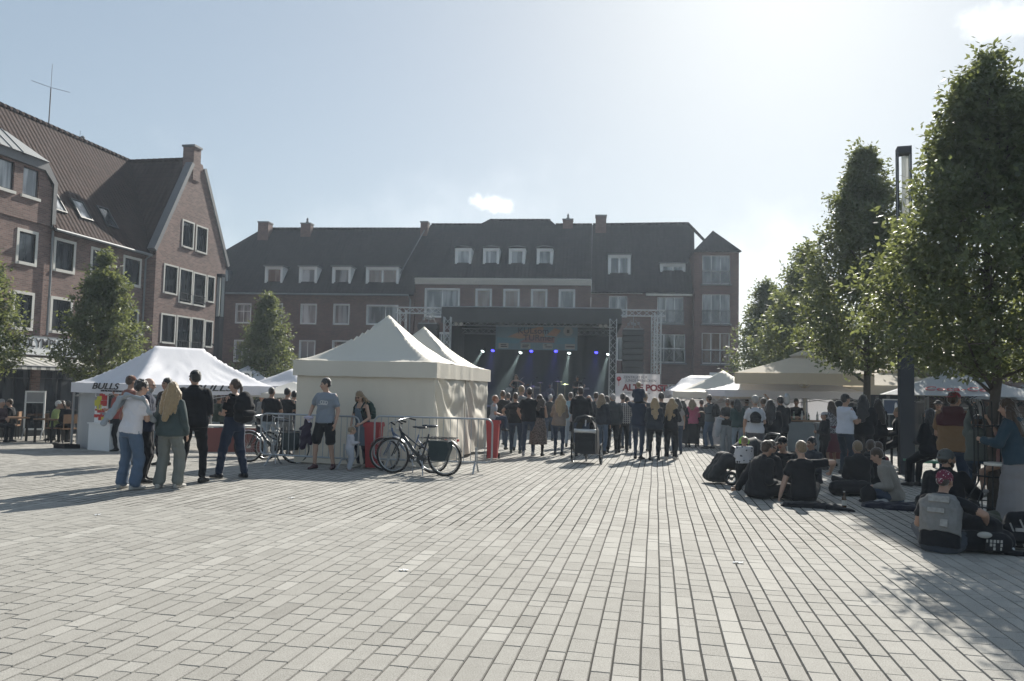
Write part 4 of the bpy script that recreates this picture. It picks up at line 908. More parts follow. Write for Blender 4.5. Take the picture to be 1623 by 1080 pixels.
def finish_people():
    dg = bpy.context.evaluated_depsgraph_get()
    done = []
    for o, mb, mats, fold, strand, seed in JOBS:
        ev = o.evaluated_get(dg); me = bpy.data.meshes.new_from_object(ev, depsgraph=dg); done.append(me)
    for (o, mb, mats, fold, strand, seed), me in zip(JOBS, done):
        me.name = o.name; nV = len(me.vertices); nF = len(me.polygons)
        if nF == 0: continue
        names = [m.name for m in mats]
        me.materials.clear()
        for m in mats: me.materials.append(m)
        idx = np.zeros(nF, np.int32)
        if len(mats) > 1:
            bv = BVHTree.FromPolygons(mb.v, mb.f, all_triangles=False); c = np.empty(nF*3); me.polygons.foreach_get('center', c); c = c.reshape(-1, 3)
            mm = mb.m; fn = bv.find_nearest
            for i in range(nF):
                r = fn(c[i]); idx[i] = mm[r[2]] if r[2] is not None else 0
        me.polygons.foreach_set('material_index', idx)
        co = np.empty(nV*3); me.vertices.foreach_get('co', co); co = co.reshape(-1, 3); no = np.empty(nV*3)
        me.vertices.foreach_get('normal', no); no = no.reshape(-1, 3)
        if fold or strand:
            isC = np.zeros(nV, bool)
            if fold:
                skinlike = np.array([m.name in SKINN for m in mats]) if len(mats) > 1 else np.zeros(1, bool)
                ls = np.empty(nF, np.int32); me.polygons.foreach_get('loop_start', ls); lt = np.empty(nF, np.int32); me.polygons.foreach_get('loop_total', lt); lv = np.empty(len(me.loops), np.int32); me.loops.foreach_get('vertex_index', lv)
                fc = ~skinlike[np.clip(idx, 0, len(skinlike)-1)]; isC[lv[np.repeat(fc, lt)]] = True
                sk_ = np.zeros(nV, bool); sk_[lv[np.repeat(~fc, lt)]] = True; isC &= ~sk_
            else: isC[:] = True
            # sum of warped sine folds: soft diagonal creases
            x, y, z = co[:, 0], co[:, 1], co[:, 2]; s = seed*1.7
            if fold:
                w_ = np.sin(x*11+s)+np.sin(z*7+2*s)+np.sin(y*9+s); f = (np.sin(z*34+x*14+w_*1.9+s)*.5+np.sin(z*21-y*26+w_*2.3)*.5+np.sin(x*47+z*23+w_)*.28+np.sin(z*71+x*30+w_*3)*.16)
                disp = f*fold
            else:
                w_ = np.sin(z*13+s+x*20)*1.6; f = np.sin(x*150+w_)*.45+np.sin(y*140+w_*1.4+s)*.45+np.sin(x*260+y*190+w_*2)*.35; disp = f*strand
            co = co+no*(disp*isC)[:, None]; me.vertices.foreach_set('co', co.ravel())
        me.polygons.foreach_set('use_smooth', np.ones(nF, bool)); me.update()
        old = o.data; o.modifiers.clear(); o.data = me; bpy.data.meshes.remove(old)
# ================================================================== TREES
def leaf_mat(c, t):
    m, N, L, b = base('leaf')
    at = N.new('ShaderNodeAttribute'); at.attribute_name = 'tone'
    mx = N.new('ShaderNodeMix'); mx.data_type = 'RGBA'; L.new(at.outputs['Fac'], mx.inputs[0])
    mx.inputs[6].default_value = (*[x*.6 for x in c], 1); mx.inputs[7].default_value = (*[x*1.5 for x in c], 1)
    L.new(mx.outputs[2], b.inputs['Base Color']); b.inputs['Roughness'].default_value = .5; b.inputs['Specular IOR Level'].default_value = .3
    tr = N.new('ShaderNodeBsdfTranslucent'); m2 = N.new('ShaderNodeMix'); m2.data_type = 'RGBA'; L.new(at.outputs['Fac'], m2.inputs[0])
    m2.inputs[6].default_value = (*[x*.8 for x in t], 1); m2.inputs[7].default_value = (*t, 1); L.new(m2.outputs[2], tr.inputs['Color'])
    ms = N.new('ShaderNodeMixShader'); ms.inputs[0].default_value = .46; L.new(b.outputs[0], ms.inputs[1]); L.new(tr.outputs[0], ms.inputs[2]); L.new(ms.outputs[0], N['Material Output'].inputs['Surface'])
    return m
LEAF = leaf_mat((.095, .122, .080), (.24, .27, .085)); BARK = mat((.085, .075, .065), .9, var=.3, scale=9, bump=.8, bscale=25)
def tree(label, base_, height, width, crown0, nleaf, leaf, seed, trunk_r=.11, pf=([0,.1,.2,.4,.55,.67,.85,1],[.6,.95,1,.82,.67,.55,.33,.03]), group='young broad-leaved trees on the plaza'):
    rg = np.random.default_rng(seed); rr = random.Random(seed)
    root = thing('plaza_tree', label, 'tree', base_, rr.uniform(0, 360), group)
    H = height; c0 = crown0; R0 = width/2
    prof = lambda t: np.maximum(.06, R0*np.interp(t, pf[0], pf[1])-.10)
    tm = MB(); pts = [Vector((0,0,-.05))]; n = 9
    for i in range(1, n+1): pts.append(Vector((rr.uniform(-.05,.05), rr.uniform(-.05,.05), H*.93*i/n)))
    tm.tube(pts, [trunk_r*1.25]+[trunk_r*(1-.88*i/n) for i in range(1, n+1)], 10)
    tips = []
    nl = 34
    for i in range(nl):
        t = (i+.5)/nl; z = c0+(H-c0)*t*.9; an = i*2.4+rr.uniform(-.4,.4); r = float(prof(t))*rr.uniform(.75, 1.02)
        b = Vector((0, 0, z-.25*r)); e = Vector((math.cos(an)*r, math.sin(an)*r, z+.38*r)); mid = b.lerp(e, .5)+Vector((0,0,-.08*r))
        tm.tube([b, mid, e], [trunk_r*.34*(1-.6*t), trunk_r*.2*(1-.6*t), .008], 5); tips += [e, b.lerp(e, .75), b.lerp(e, .5)]
        for q in range(3):
            k = rr.uniform(.35, .85); s = b.lerp(e, k); a2 = an+rr.uniform(-1, 1); rr2 = r*.4
            e2 = s+Vector((math.cos(a2)*rr2, math.sin(a2)*rr2, rr.uniform(-.05,.3))); tm.tube([s, e2], [.012, .004], 4, False); tips.append(e2)
    part('trunk', tm, BARK, root, True)
    # crown: leaves in sprays along twigs, denser at the rim, with gaps
    nc = nleaf//22
    t = rg.random(nc)**.85; an = rg.random(nc)*2*np.pi
    lump = .97+.15*np.sin(an*3+t*9+seed)+.13*np.sin(an*5-t*19+2*seed)+.08*np.sin(an*2+t*41)
    rad = prof(t)*lump*np.sqrt(rg.random(nc)*.82+.18)
    cz = c0+(H-c0)*t
    C = np.stack([rad*np.cos(an), rad*np.sin(an), cz+.15*rad], 1)
    tp = np.array([tuple(v) for v in tips]); C[:len(tp)] = tp[:nc]
    o_ = rg.random(nc) < .16; C[o_, :2] *= rg.uniform(1.02, 1.22, (o_.sum(), 1)); C[o_, 2] += .18
    # leader shoots at the top
    k = 40; zz = np.linspace(0,1,k); C[-k:] = np.stack([rg.normal(0,.04,k)+.10*(1-zz)*np.sin(zz*30), rg.normal(0,.04,k)+.10*(1-zz)*np.cos(zz*30), H-.75+.85*zz], 1)
    keep = np.ones(nc, bool)
    for h in range(16):
        tt = rg.random(); aa = rg.random()*2*np.pi; q = float(prof(tt))*rg.uniform(.3,.9); p = np.array([q*np.cos(aa), q*np.sin(aa), c0+(H-c0)*tt]); keep &= np.linalg.norm(C-p, axis=1) > rg.uniform(.12,.26)
    C = C[keep]; nc = len(C)
    dirv = C.copy(); dirv[:, 2] = 0; nn = np.linalg.norm(dirv, axis=1, keepdims=True)+1e-6; dirv = dirv/nn + rg.normal(0, .45, (nc,3)); dirv[:,2] += .45; dirv /= np.linalg.norm(dirv, axis=1, keepdims=True)
    per = 22; sp = leaf*4.2
    s = rg.random((nc, per)); P = C[:, None, :]+dirv[:, None, :]*(s[..., None]-.5)*sp+rg.normal(0, leaf*.55, (nc, per, 3))
    P = P.reshape(-1, 3); dl = np.repeat(dirv, per, 0)+rg.normal(0, .75, (len(P), 3)); dl[:, 2] -= .25; dl /= np.linalg.norm(dl, axis=1, keepdims=True)
    up = rg.normal(0, .6, (len(P), 3)); up[:, 2] += 1; sd = np.cross(dl, up); sd /= np.linalg.norm(sd, axis=1, keepdims=True)+1e-6; nrm = np.cross(sd, dl)
    L = leaf*rg.uniform(.7, 1.25, (len(P), 1)); Wd = L*.25
    a = P; b = P+dl*L*.45+sd*Wd-nrm*L*.06; c = P+dl*L-nrm*L*.14; d = P+dl*L*.45-sd*Wd-nrm*L*.06
    V = np.stack([a, b, c, d], 1).reshape(-1, 3); F = np.arange(len(V)).reshape(-1, 4)
    me = bpy.data.meshes.new('crown'); me.vertices.add(len(V)); me.vertices.foreach_set('co', V.ravel())
    me.loops.add(len(V)); me.loops.foreach_set('vertex_index', F.ravel()); me.polygons.add(len(F)); me.polygons.foreach_set('loop_start', np.arange(0, len(V), 4)); me.polygons.foreach_set('loop_total', np.full(len(F), 4))
    me.update(calc_edges=True); me.materials.append(LEAF)
    at = me.attributes.new('tone', 'FLOAT', 'FACE'); at.data.foreach_set('value', np.clip(np.repeat(rg.random(nc), per)*.6+rg.random(len(F))*.4, 0, 1))
    o = bpy.data.objects.new('crown', me); COL.objects.link(o); o.parent = root
    return root
tree('largest dark green tree standing in the iron guard at the right edge', GD(1573, 10.2), 6.2, 3.05, 1.88, 66000, .088, 3, .085, ([0,.08,.23,.34,.5,.6,.73,.85,.93,1],[.62,.90,1.02,.97,.72,.53,.42,.36,.22,.03]))
tree('tall tree right behind the big lamp column', GD(1372, 19.5), 8.0, 3.5, 2.3, 42000, .12, 7, .11)
tree('tree behind the beige parasol', GD(1276, 27.5), 7.0, 3.4, 2.2, 20000, .15, 11, .11)
tree('small tree furthest down the right-hand row', GD(1214, 34.5), 6.9, 3.6, 1.7, 16000, .16, 13, .11)
tree('tree in the distance between the two rearmost trees', GD(1245, 43), 8.0, 4.0, 2.2, 14000, .18, 14, .11)
tree('round-topped tree in front of the restaurant sign', GD(157, 26), 6.15, 2.8, 1.9, 22000, .13, 17, .09)
tree('tree cut by the left edge of the view', GD(-36, 24), 5.9, 2.9, 2.0, 16000, .13, 19, .09)
tree('slim tree in front of the row house, left of the beige tents', GD(421, 37), 6.3, 3.1, 1.4, 20000, .15, 23, .10)
tree('tree crown at the far right edge behind the iron guard tree', GD(1690, 19), 7.5, 3.6, 2.2, 14000, .14, 29, .10)
tree('shady tree standing behind the lettered parasol', GD(1500, 30), 7.2, 4.4, 2.0, 14000, .17, 31, .11)
tree('low tree further back between beige parasol and lamp column', GD(1330, 40), 6.6, 4.4, 1.6, 14000, .19, 37, .11)

# ================================================================== LAMP COLUMNS
COLM = mat((.030, .034, .042), .55, var=.1); LGL = mat((.75, .76, .74), .25, var=.05, trans=.5)
def lamp(label, p, h=7.5, rz=-8):
    r = thing('lamp_column', label, 'street lamp', p, rz, 'square lamp columns on the plaza'); w = .15
    m = MB(); m.box((-w,-w,0), (w,w,h-2.2)); m.box((-w-.02,-w-.02,0), (w+.02,w+.02,.03)); part('column', m, COLM, r)
    m = MB(); m.box((-w,-w,h-.16), (w,w,h))
    for x in (-1, 1):
        for y in (-1, 1): m.box((x*w-(.03 if x > 0 else 0), y*w-(.03 if y > 0 else 0), h-2.2), (x*w+(.03 if x < 0 else 0), y*w+(.03 if y < 0 else 0), h-.16))
    m.box((-w,-w,h-2.2),(w,w,h-2.14)); part('lantern_frame', m, COLM, r)
    m = MB(); m.lathe([(.045, h-2.1), (.045, h-.2)], 12); m.box((.035,-.008,h-2.1),(.1,.008,h-.2)); part('light_tube', m, LGL, r)
    m = MB()
    for s in (-1, 1): m.box((s*(w-.02)-.003, -w+.03, h-2.14), (s*(w-.02)+.003, w-.03, h-.16))
    part('diffuser', m, mat((.55,.58,.6), .15, var=.02, trans=.75), r)
    m = MB(); m.tube([(-w,0,h-3.6),(-w-.12,0,h-3.55),(-w-.2,0,h-3.5)], [.05,.06,.03], 8); m.box((-w-.04,-.08,h-3.75),(-w,.08,h-3.4)); part('spotlight', m, COLM, r)
lamp('tall square lamp column between the two big right-hand trees', GD(1436, 17.4), 7.5)
lamp('square lamp column in front of the left-hand gable', GD(343, 38), 7.6)
lamp('distant square lamp column standing among the right-hand trees', GD(1249, 37), 7.7)

# ================================================================== TENTS
TW = mat((.72, .72, .76), .6, var=.04, trans=.22, bump=.15, bscale=9); TBG = mat((.66, .60, .50), .7, var=.07, scale=.8, trans=.06, bump=.25, bscale=7)
TBR = mat((.62, .58, .50), .7, var=.06, scale=1.2, trans=.05, bump=.3, bscale=6); ALU = mat((.45, .46, .47), .35, metal=.8, var=.1); GREY_P = mat((.36, .37, .38), .7)
def canopy(mb, lx, ly, ze, zp, ridge=0, n=28, sag=1.35, wr=.012, seed=0):
    """four-sided tent roof, sides sagging inward between hips; ridge = half length of the ridge along x"""
    hx, hy = lx/2, ly/2
    def H(x, y):
        if ridge:
            tx = max(0, (abs(x)-ridge)/(hx-ridge)); ty = abs(y)/hy
        else: tx, ty = abs(x)/hx, abs(y)/hy
        t = max(tx, ty); lo = min(tx, ty)
        z = ze+(zp-ze)*(1-t)**sag
        cr = math.atan2(y, x); z += .012*math.sin(cr*23+3*noise.noise((x*1.5, y*1.5, seed)))*math.sin(math.pi*min(1, t))*(1 if t > .08 else 0)
        z -= .10*(zp-ze)*(1-(lo/max(t, 1e-3))**2)*math.sin(math.pi*min(1, t))*.8
        return z+wr*noise.noise((x*2.2+seed, y*2.2, 0))*(.3+t)+.5*wr*noise.noise((x*7, y*7, seed))
    mb.grid(lambda u, v: (-hx+lx*u, -hy+ly*v, H(-hx+lx*u, -hy+ly*v)), n, n)
def cloth_wall(mb, a, b, z0, z1, n=40, mz=14, fold=.02, diag=0, seed=0, out=None):
    a, b = Vector(a), Vector(b); d = (b-a); L = d.length; nn = Vector((d.y, -d.x, 0)).normalized()
    def f(u, v):
        p = a+d*u; z = z0+(z1-z0)*v
        k = fold*(noise.noise((u*L*1.6+seed, z*.5, seed))+.5*noise.noise((u*L*5+seed, z*1.1, 3)))
        if diag:
            w = math.atan2(2.35-z, u*L+.25)*2.2+.25*(u*L); k += diag*(math.sin(w*7+2.0*noise.noise((u*L*1.2, z*1.2, seed)))*.55+math.sin(w*17+u*5)*.2)*(.25+.75*min(1, (1-v)*2+.15))*(.5+.9*abs(noise.noise((u*2.3, v*2, 7))))
        edge = min(1, 14*u, 14*(1-u)); q = p+nn*k*edge
        return (q.x, q.y, z+.01*noise.noise((u*9, seed, v*9)))
    mb.grid(f, n, mz)
def valance(mb, lx, ly, z1, h, seed=0, fold=.018, out=.03):
    hx, hy = lx/2+out, ly/2+out; c = [(-hx,-hy,0),(hx,-hy,0),(hx,hy,0),(-hx,hy,0)]
    for i in range(4): cloth_wall(mb, c[i], c[(i+1) % 4], z1-h, z1, 30, 6, fold, seed=seed+i*3)
def tent_frame(r, lx, ly, ze, legs=True, brace=True):
    m = MB(); hx, hy = lx/2, ly/2
    for x in (-hx, hx):
        for y in (-hy, hy):
            l = MB(); l.cbox((x, y, ze/2), (.045, .045, ze)); l.cbox((x, y, .01), (.12, .12, .02)); part('leg', l, ALU, r)
    for a, b in (((-hx,-hy),(hx,-hy)),((hx,-hy),(hx,hy)),((hx,hy),(-hx,hy)),((-hx,hy),(-hx,-hy))):
        for k in range(2):
            p = Vector((*a,0)).lerp(Vector((*b,0)), k/2); q = Vector((*a,0)).lerp(Vector((*b,0)), (k+1)/2)
            m.tube([p+Vector((0,0,ze-.05)), q+Vector((0,0,ze-.35))], .013, 5); m.tube([p+Vector((0,0,ze-.35)), q+Vector((0,0,ze-.05))], .013, 5)
    part('scissor_frame', m, ALU, r)
# two beige pavilions
bp = Vector((-6.27, 17.32, gz(-6.2, 16)))
def beige(i, label):
    o = thing('pavilion_tent', label, 'tent', (bp.x-.14*i, bp.y+3.3*i, bp.z), 1.6, 'beige pavilion tents')
    m = MB(); canopy(m, 3.24, 3.14, 2.26, 3.42, 0, 34, 1.5, .02, i*5); part('canopy', m, TBR, o, True)
    m = MB(); valance(m, 3.2, 3.1, 2.26, .34, i, .022); part('valance', m, TBR, o, True)
    for nm, a, b, dg in (('front', (-1.56,-1.5), (1.56,-1.5), 0), ('right', (1.56,-1.5), (1.56,1.5), .13), ('back', (1.56,1.5), (-1.56,1.5), 0), ('left', (-1.56,1.5), (-1.56,-1.5), .01)):
        if i == 0 and nm == 'back' or i == 1 and nm == 'front': continue
        m = MB(); cloth_wall(m, (*a,0), (*b,0), .02, 2.2, 70, 40, .025, dg, 5*i+len(nm)); part('side_wall', m, TBG if nm == 'front' else TBR, o, True)
    tent_frame(o, 2.9, 2.9, 2.2); return o
beige(0, 'nearer beige closed pavilion tent behind the barrier'); beige(1, 'rear beige pavilion tent, its peak behind the first')
# white tent with lettering: nearest corner B, left corner A
def ptn(px, d): return GD(px, d)
A_ = GD(116, 21.4); ang = math.degrees(0)
fwd2 = Vector((FWD.x, FWD.y, 0)).normalized(); rgt2 = Vector((fwd2.y, -fwd2.x, 0))
a33 = R_(33); dAB = rgt2*math.cos(a33)-fwd2*math.sin(a33); dBC = Vector((-dAB.y, dAB.x, 0))
B_ = A_+dAB*3.0; ctr = A_+dAB*1.5+dBC*2.25
rzT = math.degrees(math.atan2(dBC.y, dBC.x))
wt = thing('promotion_tent', 'white folding tent with a ridge roof and slanted black lettering, left of the plaza', 'tent', (ctr.x, ctr.y, gz(ctr.x, ctr.y)-.05), rzT)
# local x runs along B->C, local y from B towards A
ZE = 1.93
m = MB(); canopy(m, 4.56, 3.06, ZE, 3.02, .8, 40, 1.3, .012, 2); part('canopy', m, TW, wt, True)
m = MB(); valance(m, 4.5, 3.0, ZE, .27, 4, .008); part('valance', m, TW, wt, True)
tent_frame(wt, 4.44, 2.94, ZE-.03)
text('lettering', 'BULLS', .235, INK, wt, (-2.25-.045, .45, ZE-.155), (R_(90), 0, R_(-90)), 2.0, .3, .003)
text('lettering', 'THE BICYCLE COMPANY', .06, INK, wt, (-2.25-.045, -.0, ZE-.22), (R_(90), 0, R_(-90)), 1.6, .2, .003)
text('lettering', 'BULLS', .235, INK, wt, (-.6, -1.5-.045, ZE-.155), (R_(90), 0, 0), 2.0, .3, .003)
def in_tent(x, y): return wt.matrix_basis @ Vector((x, y, 0))
bpy.context.view_layer.update()
def place(o, M): o.matrix_basis = M
def wloc(o, x, y, z=0):
    M = Matrix.Translation(o.location) @ Matrix.Rotation(o.rotation_euler.z, 4, 'Z'); return M @ Vector((x, y, z))
# side wall grey panel, counter, poster, crate in the white tent
p = wloc(wt, -2.05, 1.42)
q = thing('partition_board', 'tall grey partition board at the left end of the white ridge tent', 'board', p, rzT); m = MB(); m.box((-.03,-1.02,0), (.03,.0,1.72)); m.box((-.05,-1.04,0), (.05,-1.02,1.74)); m.box((-.05,0,0),(.05,.02,1.74)); part('panel', m, GREY_P, q)
p = wloc(wt, -2.1, .1)
q = thing('counter', 'white front counter under the white ridge tent beside the grey board', 'counter', p, rzT); m = MB(); m.box((-.25,-.75,0),(.2,.28,.84)); m.box((-.28,-.78,.84),(.23,.31,.87)); part('cabinet', m, WHITE, q)
p = wloc(wt, -2.2, .05, .9)
RED = mat((.45, .03, .03), .5, var=.2); YEL = mat((.55, .5, .06), .6, var=.3)
q = thing('poster', 'red and yellow poster standing on the counter of the white ridge tent', 'poster', p, rzT)
m = MB(); m.box((-.03,-.30,-.05),(0,.30,.92)); part('backing', m, WHITE, q)
m = MB(); m.mi = 0; rr = random.Random(4)
for k in range(46):
    y = rr.uniform(-.27,.24); z = rr.uniform(0,.86); m.mi = 0 if (y < 0 or z < .3) and rr.random() < .8 else (1 if rr.random() < .6 else 2)
    w = rr.uniform(.04,.13); h = rr.uniform(.03,.16); m.box((-.034-.0004*k, max(-.29, y-w), z), (-.032, min(.29, y+w), min(.9, z+h)))
part('picture', m, [RED, YEL, mat((.3,.3,.32), .6)], q)
p = wloc(wt, -2.45, 1.25); q = thing('crate', 'black plastic crate on the ground in front of the grey board', 'crate', p, rzT); m = MB()
for b in (((-.2,-.3,0),(.2,.3,.03)),((-.2,-.3,.03),(-.18,.3,.24)),((.18,-.3,.03),(.2,.3,.24)),((-.18,-.3,.03),(.18,-.28,.24)),((-.18,.28,.03),(.18,.3,.24)),((-.22,-.32,.22),(-.2,.32,.27)),((-.12,-.2,.03),(.1,.1,.2))): m.box(*b)
part('tray', m, DARK, q)
q = thing('display_board', 'blue-grey display banner inside the white ridge tent', 'banner', wloc(wt, -.2, 1.1), rzT); m = MB(); m.box((-.02,-.7,.1),(.02,.5,1.7)); m.lathe([(.15,0),(.15,.02)], 10, (0,-.1,0)); m.tube([(.04,-.1,0),(.04,-.1,1.7)], .015); part('panel', m, mat((.10,.16,.2), .6, var=.4), q)
def simple_tent(name, label, px, d, lx, ly, ze, zp, rz, m_, walls=(), ridge=0, group=None, val=.22, frame=True):
    p = GD(px, d); o = thing(name, label, 'tent', p, rz, group)
    m = MB(); canopy(m, lx+.06, ly+.06, ze, zp, ridge, 22, 1.3, .015, px); part('canopy', m, m_, o, True)
    m = MB(); valance(m, lx, ly, ze, val, px, .01); part('valance', m, m_, o, True)
    for w in walls:
        hx, hy = lx/2-.03, ly/2-.03; a, b = {'f': ((-hx,-hy),(hx,-hy)), 'b': ((hx,hy),(-hx,hy)), 'l': ((-hx,hy),(-hx,-hy)), 'r': ((hx,-hy),(hx,hy))}[w]
        m = MB(); cloth_wall(m, (*a,0), (*b,0), .02, ze-.05, 30, 12, .02, 0, px); part('side_wall', m, m_, o, True)
    tent_frame(o, lx-.12, ly-.12, ze-.03); return o
simple_tent('pavilion_tent', 'pale blue-white tent partly hidden behind the white ridge tent', 392, 36, 4, 4, 2.0, 3.0, 20, TW)
simple_tent('pavilion_tent', 'white tent glimpsed left of the beige pavilions behind the slim tree', 462, 33, 3, 3, 2.05, 2.8, 0, TW)
simple_tent('pavilion_tent', 'open white tent with sunlit peaked roof right of the stage', 1146, 28.5, 3, 3, 1.92, 2.75, -14, TBR)
simple_tent('pavilion_tent', 'white stall tent with a lettered sign, left of the beige parasol pole', 1240, 26, 4.5, 3, 1.98, 2.62, 8, TW, ('b',), .8)
lt = simple_tent('marquee_tent', 'long low white tent with dark pennants near the stage', 1192, 39.5, 8.6, 4, 2.15, 2.95, 5, TW, ('b',), 3.4)
for k in range(4):
    m = MB(); x = -3.6+k*1.42; y = -2.06; m.add([(x,y,2.1),(x+.95,y,2.1),(x+.6,y,1.5),(x,y+.01,2.1),(x+.95,y+.01,2.1),(x+.6,y+.01,1.5)], [(0,1,2),(5,4,3)]); m.mi = 1
    m.box((x+.45,y-.012,1.85),(x+.8,y-.004,1.93)); m.box((x+.5,y-.012,1.7),(x+.7,y-.004,1.76)); part('pennant', m, [mat((.05,.055,.07), .8), mat((.4,.4,.42), .7)], lt)
sg = thing('stall_sign', 'white and blue lettered sign board on the stall tent right of the sunlit peaked tent', 'sign', D(1186, 600, 25.4), 25)
m = MB(); m.box((0,-.02,-.3),(.62,.02,.14)); part('board', m, WHITE, sg); text('lettering', 'Grill', .25, mat((.05,.12,.3), .6), sg, (.08,-.024,-.1), (R_(90),0,0), 1, .2, .008)

# ================================================================== PARASOLS
PB = mat((.62, .54, .42), .8, var=.06, trans=.35); PW = mat((.62, .60, .55), .8, var=.05, trans=.15); POLE_W = mat((.62,.58,.5), .5); PGR = mat((.36,.36,.35), .8, var=.05, trans=.08)
def parasol(label, p, rz, half, ze, zp, m_, pole_m, letters=None, val=.32, vent=True):
    r = thing('parasol', label, 'parasol', p, rz); n = 8
    hx = half
    c = MB()
    def H(x, y):
        t = max(abs(x), abs(y))/hx; return zp-(zp-ze)*t**1.06
    def f(u, v): x = -hx+2*hx*u; y = -hx+2*hx*v; return (x, y, H(x, y)-.03*math.sin(math.pi*min(1, max(abs(x),abs(y))/hx)))
    c.grid(f, 20, 20); part('canopy', c, m_, r, False)
    if val:
        c = MB(); q = [(-hx,-hx,0),(hx,-hx,0),(hx,hx,0),(-hx,hx,0)]
        for i in range(4): cloth_wall(c, q[i], q[(i+1) % 4], ze-val, ze+.01, 24, 4, .02, seed=i+5)
        part('valance', c, m_, r, True)
    c = MB(); c.tube([(0,0,0),(0,0,zp-.05)], .045, 12); part('pole', c, pole_m, r, True)
    c = MB()
    for k in range(8):
        a = k*math.pi/4; l = hx*(.99 if k % 2 == 0 else 1.38); e = Vector((math.cos(a)*l, math.sin(a)*l, ze-.02)); s = Vector((0,0,zp-.12)); c.tube([s, e], .016, 5)
        mid = s.lerp(e, .5); c.tube([(math.cos(a)*.05, math.sin(a)*.05, ze-.42), mid], .014, 5)
    c.lathe([(.07,ze-.48),(.08,ze-.42),(.06,ze-.36)], 10); part('ribs', c, pole_m, r)
    c = MB(); c.lathe([(.42,0),(.42,.06),(.3,.09),(.07,.11),(.07,.4)], 16); part('base', c, LEAD, r)
    if vent:
        c = MB(); c.grid(lambda u, v: (-.45+.9*u, -.45+.9*v, zp+.13-.22*max(abs(2*u-1), abs(2*v-1))), 6, 6); part('vent', c, m_, r)
    return r
um = parasol('big beige parasol with pale pole shading the drinks bar', GD(1275, 25), -12, 1.98, 2.50, 3.2, PB, POLE_W, val=.34)
cp = GD(1508, 28.5)
cc = parasol('grey parasol with red script lettering at right', cp, -8, 2.65, 2.0, 2.95, PGR, COLM, val=.0)
REDL = mat((.42, .05, .06), .6)
SL = math.atan2(.95, 2.65)
text('lettering', 'Coca-Cola', .58, REDL, cc, (-1.3, -2.25, 2.18), (SL, 0, 0), .92, .3, .006)
text('lettering', 'Coca-Cola', .62, REDL, cc, (2.35, -1.35, 2.14), (SL, 0, R_(90)), .92, .3, .006)
parasol('white parasol sunlit behind the lamp column', GD(1440, 33), 12, 1.9, 2.1, 2.75, PW, COLM, val=.0)
parasol('second beige parasol behind the tall tree', GD(1405, 30), 5, 2.0, 2.35, 3.0, PB, POLE_W, val=.35)
parasol('small white parasol at the right end of the white ridge tent', wloc(wt, 2.9, -1.6), 10, .95, 1.72, 2.1, PW, POLE_W, val=.12, vent=False)
parasol('sand-coloured parasol at the far right edge', GD(1640, 31), 0, 2.0, 1.95, 2.6, PGR, COLM, val=.0)
# ================================================================== STAGE
def plane_pt(px, py, p0, rz):
    u = Vector((math.cos(R_(rz)), math.sin(R_(rz)), 0)); n = Vector((-u.y, u.x, 0)); r = ray(px, py)
    q = CAMP + r*((Vector(p0)-CAMP).dot(n)/r.dot(n)); return (q-Vector(p0)).dot(u), q.z-p0[2]
SP = GD(843, 39.5); SR = 4.9
st = thing('concert_stage', 'covered concert stage with black roof fascia, aluminium trusses and dark backdrop', 'stage', SP, SR)
def sp_(px, py): return plane_pt(px, py, SP, SR)
BLK_C = mat((.018, .019, .021), .8, var=.3, scale=1.5); BLK_F = mat((.035, .037, .04), .6, var=.3, scale=1.2, bump=.4, bscale=3)
uL, zT = sp_(702, 487); uR, _ = sp_(984, 489); zF = sp_(850, 513)[1]
DK = 1.15; depth = 6.5
m = MB(); m.box((uL, 0, DK-.12), (uR, depth, DK)); part('deck', m, BLK_F, st)
m = MB(); cloth_wall(m, (uL, -.02, 0), (uR, -.02, 0), .02, DK-.1, 60, 4, .04, seed=3); part('skirt', m, BLK_C, st, True)
m = MB(); m.box((uL-.05, -.12, zF), (uR+.05, -.06, zT)); m.box((uL-.05, -.06, zT-.05), (uR+.05, depth, zT)); m.box((uL-.05,-.06,zF),(uL,depth,zT-.05)); m.box((uR,-.06,zF),(uR+.05,depth,zT-.05)); part('roof', m, BLK_F, st)
m = MB(); m.tube([(uL-.05,-.14,zT+.02),(uR+.05,-.14,zT+.02)], .025, 6); part('roof_edge', m, ALU, st)
m = MB(); cloth_wall(m, (uL+.1, depth-.1, 0), (uR-.1, depth-.1, 0), DK, zT-.1, 80, 6, .09, seed=9); cloth_wall(m, (uL+.15, 1.2, 0), (uL+.15, depth-.1, 0), DK, zT-.1, 30, 6, .06, seed=4); cloth_wall(m, (uR-.15, 1.2, 0), (uR-.15, depth-.1, 0), DK, zT-.1, 30, 6, .06, seed=5)
part('backdrop', m, BLK_C, st, True)
TRS = mat((.50, .52, .53), .35, metal=.7, var=.08)
def truss(a, b, w, name='truss', up=(0,1,0), rail=.024):
    a, b = Vector(a), Vector(b); d = (b-a); L = d.length; d.normalize(); s = d.cross(Vector(up)).normalized(); t = s.cross(d).normalized(); m = MB(); h = w/2
    cs = [(-h,-h),(h,-h),(h,h),(-h,h)]; n = max(2, round(L/(w*1.15)))
    for x, y in cs: m.tube([a+s*x+t*y, b+s*x+t*y], rail, 6)
    for i in range(n):
        for k in range(4):
            p0, p1 = cs[k], cs[(k+1) % 4]
            if i % 2: p0, p1 = p1, p0
            m.tube([a+d*(L*i/n)+s*p0[0]+t*p0[1], a+d*(L*(i+1)/n)+s*p1[0]+t*p1[1]], rail*.55, 4, False)
    return part(name, m, TRS, st)
tL = sp_(711, 520)[0]; tR = sp_(971.5, 520)[0]
truss((tL,-.35,0), (tL,-.35,zF+.25), .34, 'truss_tower'); truss((tR,-.35,0), (tR,-.35,zF+.25), .34, 'truss_tower')
oL = sp_(640, 505)[0]; oR = sp_(1042, 510)[0]; zW = sp_(660, 493)[1]
